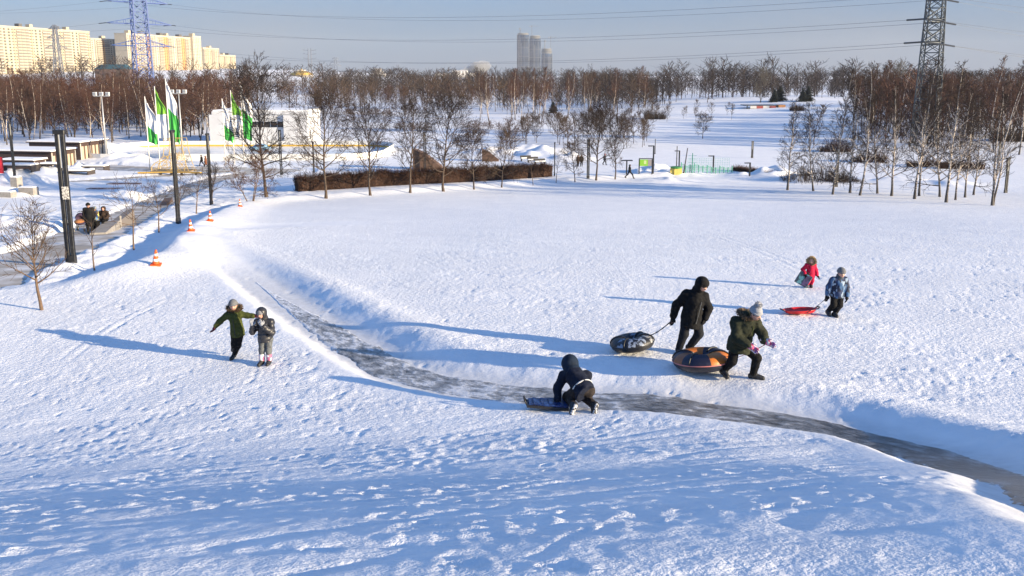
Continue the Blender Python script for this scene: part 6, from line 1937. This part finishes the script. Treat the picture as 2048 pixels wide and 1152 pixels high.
# 3 — child kneeling on the ice over a blue sledge, seen from behind
p3 = at(1150, 822)
kx = dict(
    head=(-.235, .50, .55), neck=(-.19, .44, .46), chest=(-.11, .36, .42), pel=(.06, .20, .31), hem=(.13, .12, .25),
    sR=(.06, .50, .40), eR=(.02, .62, .22), wR=(-.10, .62, .08), sL=(-.29, .36, .40), eL=(-.36, .24, .23), wL=(-.31, .08, .10),
    hR=(.15, .24, .26), kR=(.02, .42, .085), aR=(.27, .10, .10), tR=(.31, -.04, .045), hL=(-.02, .14, .26), kL=(-.20, .28, .085), aL=(-.03, -.02, .10), tL=(-.01, -.17, .045),
    dL=(-.1, -.15, -.8), uL=(.8, .3, 0), dR=(-.3, .3, -.8), uR=(-.8, 0, 0))
_c, _s = math.cos(R(-20)), math.sin(R(-20))
kx = {k: (v[0] * _c - v[1] * _s, v[0] * _s + v[1] * _c, v[2]) for k, v in kx.items()}
o3, J3 = person('child in navy jacket with pale back stripe kneeling on the ice', p3, kx, (-.34, .88, -.30),
    dict(jacket=W_NAVY, trousers=cloth('cloth_dark_brown', (.035, .028, .026)), glove=BLACK, hood='up', hood_neck=.16, hood_m=cloth('hood_teal', (.010, .020, .040)), torso_r=(.15, .165, .18), arm_r=(.078, .068, .056), stripe=(-.004, .008), leg_r=(.10, .082, .066), hem_n=(.55, -.7, -.45),
         sole=camo('sole_pattern', [(.03, .03, .035), (.50, .50, .50), (.03, .03, .035), (.40, .42, .45)], 55)), hr=.122, sc=1.13)
# 4 — tall figure in black pulling a tube
p4 = at(1378, 707)
person('tall person in long black coat with hood looking down, pulling a tube', p4, dict(
    head=(.19, -.12, 1.50), neck=(.12, -.04, 1.36), chest=(.08, .0, 1.17), pel=(.03, .02, .82), hem=(.02, .02, .58),
    sR=(-.08, .04, 1.25), eR=(-.28, .10, 1.00), wR=(-.33, .10, .76), sL=(.25, -.02, 1.22), eL=(.37, .02, .97), wL=(.28, -.06, .77),
    hR=(-.07, .02, .76), kR=(-.13, -.04, .43), aR=(-.20, .05, .09), tR=(-.16, -.12, .045), hL=(.14, .02, .76), kL=(.17, -.08, .45), aL=(.03, .06, .13), tL=(.14, -.08, .05),
    dR=(-.15, .0, -1), uR=(.5, -.8, 0), dL=(-.3, -.1, -1), uL=(-.5, -.8, 0)), (.42, -.80, -.42),
    dict(jacket=W_BLACK, trousers=W_TROUS, glove=W_BLACK, hood='up', hat=W_BLACK, torso_r=(.175, .19, .205), arm_r=(.096, .082, .066), leg_r=(.108, .086, .072), scarf=W_BLACK, zip=((.17, -.19, 1.15), (.07, -.20, .70)), zip_m=mat('zip_grey', (.12, .12, .11), .4)), hr=.122, bulk=1.06, sc=1.10)
# 5 — girl in the dark olive parka striding uphill
p5 = at(1482, 758)
person('girl in dark olive parka and grey pompom hat striding, pink mittens', p5, dict(
    head=(.15, -.14, 1.24), neck=(.08, -.05, 1.09), chest=(.03, .0, .95), pel=(-.05, .03, .64), hem=(-.05, .03, .50),
    sR=(-.13, .0, 1.03), eR=(-.17, -.17, .80), wR=(-.01, -.30, .74), sL=(.20, -.02, 1.02), eL=(.30, -.12, .85), wL=(.27, -.28, .80),
    hR=(-.12, .06, .56), kR=(-.16, .02, .32), aR=(-.27, .12, .11), tR=(-.25, -.02, .045), hL=(.06, .02, .57), kL=(.23, -.10, .42), aL=(.20, -.02, .09), tL=(.35, -.09, .045),
    dR=(.85, -.3, -.55), uR=(.3, -.2, .9), dL=(.75, -.4, -.25), uL=(0, -.2, 1)), (.55, -.76, -.35),
    dict(jacket=W_OLIVE2, trousers=W_BLACK, glove=MITTEN, hat=W_LGREY, pom=True, hood='down', fur=FUR, torso_r=(.17, .195, .225), arm_r=(.098, .088, .068), wrinkle=.018, leg_r=(.098, .078, .064), hem_n=(-.1, 0, -1), hand=1.15, zip=((.12, -.16, 1.02), (.06, -.20, .62)), zip_m=W_OLIVE), hr=.112, sc=1.14)
# 6 — boy in the blue patterned jacket
p6 = at(1664, 632)
person('boy in blue patterned jacket and grey hat pulling a red sledge', p6, dict(
    head=(.14, -.04, 1.10), neck=(.12, .0, .96), chest=(.11, .0, .84), pel=(.09, .0, .58), hem=(.09, .0, .48),
    sR=(-.03, .0, .91), eR=(-.12, .02, .72), wR=(-.15, .0, .55), sL=(.25, .0, .91), eL=(.32, .02, .72), wL=(.31, -.05, .53),
    hR=(.02, .0, .52), kR=(.0, -.04, .30), aR=(-.06, .08, .10), tR=(-.08, -.05, .04), hL=(.16, .0, .52), kL=(.15, -.05, .30), aL=(.06, -.02, .085), tL=(.05, -.16, .04),
    dR=(-.1, -.05, -1), uR=(.4, -.9, 0), dL=(-.05, -.1, -1), uL=(-.4, -.9, 0)), (-.05, -.98, -.12),
    dict(jacket=CAMO, trousers=W_BLACK, glove=W_BLACK, hat=W_GREY, scarf=cloth('scarf_grey', (.08, .09, .10)), torso_r=(.135, .15, .16), arm_r=(.08, .07, .058), leg_r=(.09, .072, .06), wrinkle=.012), hr=.106, sc=1.12)
# 7 — small child in the red snowsuit
p7 = at(1617, 575)
person('small child in pinkish red snowsuit with fur hood carrying a sliding board', p7, dict(
    head=(.03, -.04, .87), neck=(.03, .0, .75), chest=(.02, .0, .66), pel=(.03, .0, .44), hem=(.03, .0, .34),
    sR=(-.10, .0, .71), eR=(-.20, .03, .57), wR=(-.16, -.07, .45), sL=(.14, .0, .71), eL=(.20, .0, .55), wL=(.22, -.05, .40),
    hR=(-.03, .0, .38), kR=(-.03, -.03, .22), aR=(-.05, .0, .08), tR=(-.10, -.10, .04), hL=(.09, .0, .38), kL=(.09, -.02, .22), aL=(.08, .02, .08), tL=(.05, -.10, .04),
    dR=(-.1, -.2, -1), uR=(.6, -.6, 0), dL=(.6, -.1, -.7), uL=(.2, -.9, 0)), (-.45, -.85, -.15),
    dict(jacket=W_RED, trousers=W_RED, glove=W_BLACK, hood='up', fur=FUR_L, hood_m=FUR_L, torso_r=(.12, .125, .12), arm_r=(.068, .06, .05), leg_r=(.078, .066, .058), hand=.85), hr=.10, bulk=.92, sc=1.06)

# ------------------------------------------------------------------ sledges and tubes
def panel_mat(name, sectors, printed=False):
    """coloured sectors round the axis of a tube cover"""
    m = bpy.data.materials.new(name); m.use_nodes = True
    nt = m.node_tree; N = nt.nodes; L = nt.links; b = N['Principled BSDF']; b.inputs['Roughness'].default_value = .5
    tc = N.new('ShaderNodeTexCoord'); sp = N.new('ShaderNodeSeparateXYZ'); L.new(tc.outputs['Object'], sp.inputs[0])
    a = N.new('ShaderNodeMath'); a.operation = 'ARCTAN2'; L.new(sp.outputs['Y'], a.inputs[0]); L.new(sp.outputs['X'], a.inputs[1])
    q = N.new('ShaderNodeMapRange'); q.inputs['From Min'].default_value = -math.pi; q.inputs['From Max'].default_value = math.pi; L.new(a.outputs[0], q.inputs['Value'])
    rp = N.new('ShaderNodeValToRGB'); rp.color_ramp.interpolation = 'CONSTANT'; e = rp.color_ramp.elements
    while len(e) < len(sectors): e.new(.5)
    for k, (pos, c) in enumerate(sectors): e[k].position = pos; e[k].color = (*c, 1)
    L.new(q.outputs['Result'], rp.inputs[0]); L.new(rp.outputs[0], b.inputs['Base Color'])
    if printed:
        pn = N.new('ShaderNodeTexNoise'); pn.inputs['Scale'].default_value = 11; pn.inputs['Detail'].default_value = 3; L.new(tc.outputs['Object'], pn.inputs['Vector'])
        pm = N.new('ShaderNodeMapRange'); pm.inputs['From Min'].default_value = .44; pm.inputs['From Max'].default_value = .50; L.new(pn.outputs['Fac'], pm.inputs['Value'])
        px_ = N.new('ShaderNodeMixRGB'); px_.inputs['Color2'].default_value = (.012, .014, .022, 1); L.new(pm.outputs['Result'], px_.inputs['Fac']); L.new(rp.outputs[0], px_.inputs['Color1']); L.new(px_.outputs[0], b.inputs['Base Color'])
    n = N.new('ShaderNodeTexNoise'); n.inputs['Scale'].default_value = 9; L.new(tc.outputs['Object'], n.inputs['Vector'])
    bp = N.new('ShaderNodeBump'); bp.inputs['Strength'].default_value = .5; bp.inputs['Distance'].default_value = .02; L.new(n.outputs['Fac'], bp.inputs['Height']); L.new(bp.outputs[0], b.inputs['Normal'])
    return m
def tube_mesh(Rm, rz, a0, a1, nm, m_, hole=.0, n=40):
    """part of a fat ring's skin between profile angles a0..a1"""
    k = 14; prof = []
    for i in range(k + 1):
        t = a0 + (a1 - a0) * i / k
        prof.append((Rm + rz[0] * math.cos(t), rz[1] * math.sin(t)))
    vs = []; 
    for (r_, z) in prof:
        for j in range(n):
            a = 2 * math.pi * j / n; pu = 1 + .012 * math.cos(a * 8)
            vs.append((r_ * pu * math.cos(a), r_ * pu * math.sin(a), z))
    fs = [(i * n + j, i * n + (j + 1) % n, (i + 1) * n + (j + 1) % n, (i + 1) * n + j) for i in range(k) for j in range(n)]
    return mesh_data(nm, vs, fs, m_, True)
def snow_tube(label, p, tilt, Rt, ht, top_m, pipe_m, bottom_m, strap):
    o = thing('snow_tube', label, 'snow tube', p, 0, 'inflatable snow tubes'); o.rotation_euler = tilt
    Rm = Rt * .58; rr = (Rt - Rm, ht / 2)
    for q in (0,):
        add('bottom_shell', tube_mesh(Rm, rr, -math.pi, 0, 'bottom_shell', bottom_m), o).location = (0, 0, ht / 2)
        add('top_cover', tube_mesh(Rm, rr, 0, math.pi, 'top_cover', top_m), o).location = (0, 0, ht / 2)
    MB().lathe([(Rm - rr[0] + .02, ht * .30), (Rm - rr[0] + .05, ht * .36)], 30).build('seat_disc', bottom_m, o)
    ring_ = [(Rt * 1.004 * math.cos(a), Rt * 1.004 * math.sin(a), ht / 2) for a in np.linspace(0, 2 * math.pi, 41)]
    MB().tube(ring_, .012, 5, False).build('piping', pipe_m, o, True)
    for a in (.5, 2.6, 3.9, 5.8):
        c, s_ = math.cos(a), math.sin(a)
        pts = [((Rm + rr[0] * math.cos(t) * 1.03) * c, (Rm + rr[0] * math.cos(t) * 1.03) * s_, ht / 2 + (rr[1] + .01) * math.sin(t)) for t in np.linspace(.1, 2.4, 9)]
        MB().tube(pts, .018, 5).build('handle_strap', strap, o, True)
    return o
DK = mat('tube_black', (.014, .014, .016), .45)
pb = at(1271, 712)
tb1 = snow_tube('black snow tube with white and blue printed panels', pb + Vector((0, .34, .03)), (R(-9), R(-6), .3), .50, .31,
    panel_mat('tube_print', [(0, (.012, .012, .014)), (.05, (.22, .26, .34)), (.11, (.012, .012, .014)), (.15, (.24, .29, .38)), (.30, (.012, .012, .014)), (.34, (.34, .34, .34)), (.43, (.012, .012, .014)), (.60, (.16, .19, .26)), (.70, (.012, .012, .014))], True), DK, DK, DK)
pb2 = at(1416, 752)
tb2 = snow_tube('orange and navy snow tube with pink piping', pb2 + Vector((-.04, .30, .04)), (R(-9), R(-3), .15), .60, .36,
    panel_mat('tube_orange_navy', [(0, (.26, .09, .03)), (.07, (.010, .012, .035)), (.235, (.50, .15, .02)), (.47, (.010, .012, .035)), (.66, (.45, .13, .02)), (.88, (.010, .012, .035))]), mat('piping_pink', (.60, .20, .18), .5), mat('tube_navy', (.012, .013, .025), .5), DK)
def strap(label, a, b, r_, m_, sag=.05, name='tow_strap'):
    a, b = Vector(a), Vector(b)
    o = thing(name, label, 'strap', a)
    pts = [a.lerp(b, t) - a + Vector((0, 0, -sag * 4 * t * (1 - t))) for t in np.linspace(0, 1, 9)]
    m = MB(); tw = 0
    for i in range(8):
        m.bar(pts[i], pts[i + 1], r_ * (2.2 if i % 2 else 1.4), r_ * .6)
    m.build('webbing', m_, o); MB().tube([pts[-1] + Vector((-.03, 0, 0)), pts[-1], pts[-1] + Vector((.03, 0, .02))], r_ * .9, 6).build('loop', m_, o)
    return o
strap('black twisted tow strap between the tall person and the printed tube', p4 + Vector((-.345, .10, .69)) * 1.10, tb1.location + Vector((.36, -.10, .36)), .018, DK, .04)
strap('dark tow strap with red edge between the girl and the orange tube', p5 + Vector((.30, -.32, .76)) * 1.14, tb2.location + Vector((.55, -.12, .24)), .016, mat('strap_red', (.20, .02, .03), .6), .03)
# red plastic sledge
ps = at(1606, 632)
o = thing('red_sledge', 'shallow red plastic sledge tray with dark handles', 'sledge', ps + Vector((0, .22, .02)), .08)
o.rotation_euler = (R(-7), R(-2), .08)
REDP = mat('red_plastic', (.55, .012, .016), .35)
n = 40; vs = []; prof = [(.20, 0), (.38, .012), (.44, .055), (.468, .10), (.485, .104), (.455, .085), (.42, .055), (.36, .03), (.0, .026)]
for r_, z in prof:
    for j in range(n):
        a = 2 * math.pi * j / n; vs.append((r_ * math.cos(a) * 1.0, r_ * .62 * math.sin(a), z))
fs = [(i * n + j, i * n + (j + 1) % n, (i + 1) * n + (j + 1) % n, (i + 1) * n + j) for i in range(len(prof) - 1) for j in range(n)] + [tuple(range(n - 1, -1, -1))]
add('tray', mesh_data('tray', vs, fs, REDP, True), o)
for s in (-1, 1): MB().tube([(s * .46, -.08, .09), (s * .55, -.045, .135), (s * .55, .045, .135), (s * .46, .08, .09)], .018, 6).build('handle', DK, o, True)
MB().tube([(.30, -.18, .04), (-.30, -.18, .04)], .02, 6).build('rib', REDP, o, True)
strap('thin dark rope between the boy in blue and the red sledge', p6 + Vector((-.155, -.01, .47)) * 1.12, o.location + Vector((.10, -.27, .09)), .010, DK, .02, 'tow_rope')
# blue sliding board under the kneeling child
o = thing('blue_sledge', 'flat blue sledge with dark rim and loop handle under the kneeling child', 'sledge', p3 + Vector((-.55, .20, .035)), .10)
o.rotation_euler = (R(-3), R(4), .08)
BLUES = mat('sledge_blue', (.006, .02, .09), .4, noise=(16, (.02, .06, .21), .45, .6), bump=(14, .6, .02))
def slab(x0, x1, w0, w1, z0, z1):
    return MB()._add([(x0, -w0, z0), (x1, -w1, z0), (x1, w1, z0), (x0, w0, z0), (x0, -w0, z1), (x1, -w1, z1), (x1, w1, z1), (x0, w0, z1)], [(3, 2, 1, 0), (4, 5, 6, 7), (0, 1, 5, 4), (1, 2, 6, 5), (2, 3, 7, 6), (3, 0, 4, 7)])
slab(-.32, .42, .14, .24, -.02, .028).build('base', DK, o)
slab(-.28, .42, .12, .22, .0285, .06).build('seat_pad', BLUES, o)
MB().tube([(-.32, -.10, .02), (-.37, -.08, .10), (-.37, .0, .14), (-.36, .08, .10), (-.31, .10, .02)], .015, 6).build('handle', DK, o, True)
for k in range(4): MB().box(-.2 + k * .14, -.13 + k * .14, -.13, .13, .0605, .072).build('ridge', BLUES, o)
# board carried by the small child
o = thing('sliding_board', 'dark teal and purple sliding board carried by the child in red', 'sledge', p7 + Vector((-.18, -.10, .38)))
o.rotation_euler = (R(-12), R(28), R(-20))
MB().box(-.21, .21, -.014, .014, -.30, .12, .012).build('board', mat('board_print', (.03, .05, .07), .4, noise=(7, (.10, .26, .30), .48, .56)), o)
MB().box(.02, .20, -.018, -.0145, -.27, .08).build('print_panel', mat('board_purple', (.09, .06, .14), .4, noise=(9, (.03, .03, .05), .45, .6)), o)
MB().tube([(-.06, 0, .12), (-.05, 0, .17), (.05, 0, .17), (.06, 0, .12)], .012, 6).build('grip', DK, o, True)

# ------------------------------------------------------------------ people further off
def stand(h, ang, stride=.0, swing=.25, lean=0.0):
    """joints of an upright or walking adult of height h whose body faces along ang (0 = towards -y)"""
    c, s_ = math.cos(ang), math.sin(ang)
    def T(x, y, z): return (x * c - y * s_, x * s_ + y * c, z * h)
    u = h
    st = stride * h
    J = dict(head=T(0, -.02 * u - lean * .1, .93), neck=T(0, -.01, .84), chest=T(0, 0, .74), pel=T(0, 0, .55), hem=T(0, 0, .44),
             sR=T(-.105 * u, 0, .81), eR=T(-.14 * u, .04 + swing * .1, .64), wR=T(-.13 * u, -.05 + swing * .15, .50), sL=T(.105 * u, 0, .81), eL=T(.14 * u, .04 - swing * .1, .64), wL=T(.13 * u, -.06 - swing * .25, .51),
             hR=T(-.05 * u, 0, .52), kR=T(-.055 * u, -.02 - st * .35, .29), aR=T(-.055 * u, -st * .5, .055), tR=T(-.06 * u, -st * .5 - .16, .027), hL=T(.05 * u, 0, .52), kL=T(.055 * u, -.02 + st * .25, .29), aL=T(.055 * u, st * .55, .06 + .05 * (st > .1)), tL=T(.06 * u, st * .55 - .14, .027))
    return J, T(0, -1, -.05)
def far_person(label, px, py, h, ang, coat, trous, stride=.35, group=None, hat=None, hood=None, res=.03, fur=None, long=0.0):
    J, f = stand(h, ang, stride)
    if long: J['hem'] = (J['hem'][0], J['hem'][1], J['hem'][2] - long)
    w = dict(jacket=coat, trousers=trous, glove=W_BLACK, torso_r=(.17, .18, .20), arm_r=(.085, .075, .06), leg_r=(.10, .08, .065), hat=hat, hood=hood, fur=fur, wrinkle=.012)
    return person(label, at(px, py), J, f, w, hr=.118, group=group, res=res, face=True, bulk=1.05)
far_person('woman in black coat and hat standing beside the pram', 181, 468, 1.68, .5, W_BLACK, W_BLACK, .05, hat=W_BLACK, res=.022, long=.25)
far_person('walker in black coat on the square beside a brown coat', 404, 333, 1.75, -1.4, W_BLACK, W_TROUS, .4, hat=W_BLACK)
far_person('walker in long brown coat on the square', 412, 334, 1.72, -1.4, cloth('coat_rust', (.17, .065, .03)), W_BLACK, .2, hood='up', long=.4)
far_person('dark-clothed walker beside the thick lamp post near the kiosks', 113, 322, 1.75, 1.5, W_BLACK, W_BLACK, .45, hat=W_BLACK)
far_person('walker in black striding along the path past the hedge', 1259, 357, 1.82, 1.5, W_BLACK, W_BLACK, .55, hood='up')
far_person('one of a couple in dark coats near the twin lamp post', 1156, 333, 1.7, .2, W_BROWN, W_BLACK, .1, 'couple in dark coats by the lamp post', hood='up', long=.2)
far_person('taller of the couple in dark coats near the twin lamp post', 1163, 333, 1.82, -.2, W_BLACK, W_BLACK, .1, 'couple in dark coats by the lamp post', hat=W_BLACK, long=.2)
far_person('dark-clothed person in a red hat behind the tall straight linden', 1209, 330, 1.75, 1.2, W_NAVY, W_BLACK, .3, hat=cloth('hat_red', (.45, .03, .04)))
far_person('child in colourful hat and jacket behind the woman in black', 193, 462, 1.35, -.4, camo('jacket_multi', [(.05, .10, .25), (.5, .42, .10), (.08, .06, .05), (.10, .25, .45)], 14), W_BLACK, .05, hat=camo('hat_multi', [(.45, .36, .08), (.05, .05, .05), (.10, .20, .40)], 30), res=.022)
# seated person in brown, hood up, back to the field
ps_ = at(207, 461)
person('person in brown hooded coat sitting on the concrete block', ps_ + Vector((0, .1, .12)), dict(
    head=(.02, .02, 1.10), neck=(.01, .06, .95), chest=(.0, .10, .80), pel=(.0, .16, .50), hem=(.0, .14, .42),
    sR=(-.18, .08, .90), eR=(-.24, .08, .66), wR=(-.10, -.12, .56), sL=(.18, .08, .90), eL=(.24, .08, .66), wL=(.10, -.12, .56),
    hR=(-.09, .12, .47), kR=(-.11, -.30, .46), aR=(-.11, -.34, .10), tR=(-.12, -.48, .04), hL=(.09, .12, .47), kL=(.11, -.30, .46), aL=(.11, -.34, .10), tL=(.12, -.48, .04)), (.1, -.95, -.1),
    dict(jacket=W_BROWN, trousers=W_BLACK, glove=W_BLACK, hood='up', torso_r=(.165, .18, .19), arm_r=(.085, .075, .06), hem_n=(0, 0, -1)), hr=.115, res=.022)
# pram
pp = at(163, 463)
o = thing('pram', 'dark purple pram with orange footmuff and large wheels', 'pram', pp, .25)
PURP = cloth('pram_purple', (.07, .045, .085))
Sdf(.06).ell((0, .12, .78), (.28, .34, .27)).cut_ell((0, -.30, .72), (.24, .34, .24), .03).build('hood', PURP, o, h=.022)
Sdf(.05).ell((0, -.02, .56), (.27, .48, .17)).cut_plane((0, 0, .66), (0, 0, 1), .02).build('carrycot', PURP, o, h=.022)
Sdf(.05).ell((0, -.24, .62), (.25, .30, .12)).build('footmuff', cloth('footmuff_orange', (.36, .16, .07)), o, h=.022)
for sx in (-.27, .27):
    for sy, r_ in ((-.36, .12), (.34, .15)):
        w = MB().tube([(sx - .025, sy, r_), (sx + .025, sy, r_)], r_, 16).build('wheel', BLACK, o); MB().tube([(sx - .03, sy, r_), (sx + .03, sy, r_)], r_ * .45, 10).build('hub', GALV, w)
m = MB()
for sx in (-.25, .25): m.tube([(sx, -.36, .12), (sx * .9, .05, .40), (sx, .55, 1.02)], .015, 6); m.tube([(sx, .34, .15), (sx * .9, .0, .42)], .015, 6)
m.build('chassis', GALV, o); MB().tube([(-.25, .55, 1.02), (-.22, .60, 1.05), (.22, .60, 1.05), (.25, .55, 1.02)], .02, 6).build('push_bar', BLACK, o)

# ------------------------------------------------------------------ winter air
hz = MB().box(-4700, 4700, -600, 4600, -4, 215).build('haze', None)
hz.data.materials.clear()
hm = bpy.data.materials.new('haze_air'); hm.use_nodes = True
hm.node_tree.nodes.clear()
_ho = hm.node_tree.nodes.new('ShaderNodeOutputMaterial'); _hv = hm.node_tree.nodes.new('ShaderNodeVolumePrincipled')
_hv.inputs['Color'].default_value = (0.80, 0.86, 0.95, 1)
_hv.inputs['Density'].default_value = 0.00008
_hv.inputs['Anisotropy'].default_value = 0.0
hm.node_tree.links.new(_hv.outputs[0], _ho.inputs['Volume'])
hz.data.materials.append(hm)
tag(hz, kind='stuff')

# drifting steam over the far blocks
_sv = bpy.data.materials.new('steam'); _sv.use_nodes = True; _sv.node_tree.nodes.clear()
_so = _sv.node_tree.nodes.new('ShaderNodeOutputMaterial'); _sn = _sv.node_tree.nodes.new('ShaderNodeVolumePrincipled')
_sn.inputs['Color'].default_value = (0.97, 0.97, 0.98, 1); _sn.inputs['Density'].default_value = 0.07
_sv.node_tree.links.new(_sn.outputs[0], _so.inputs['Volume'])
_b = dist_at(952, 158, 2000)
_st = Sdf(14.0); _rng = np.random.RandomState(6)
for _k in range(16):
    _t = _k / 15.0
    _st.ell((_b.x - 34 + 62 * _t + _rng.normal() * 5, 2000 + _rng.normal() * 8, _b.z + 14 + 22 * _t ** .8 + _rng.normal() * 4), (7 + 6 * _t, 8, 4.5 + 3.5 * _t))
_o = _st.build('steam_plume', None, h=2.5, wrinkle=5.0, wf=.09)
_o.data.materials.clear(); _o.data.materials.append(_sv)
tag(_o, 'white steam drifting over the hazy far blocks', 'steam', kind='stuff')
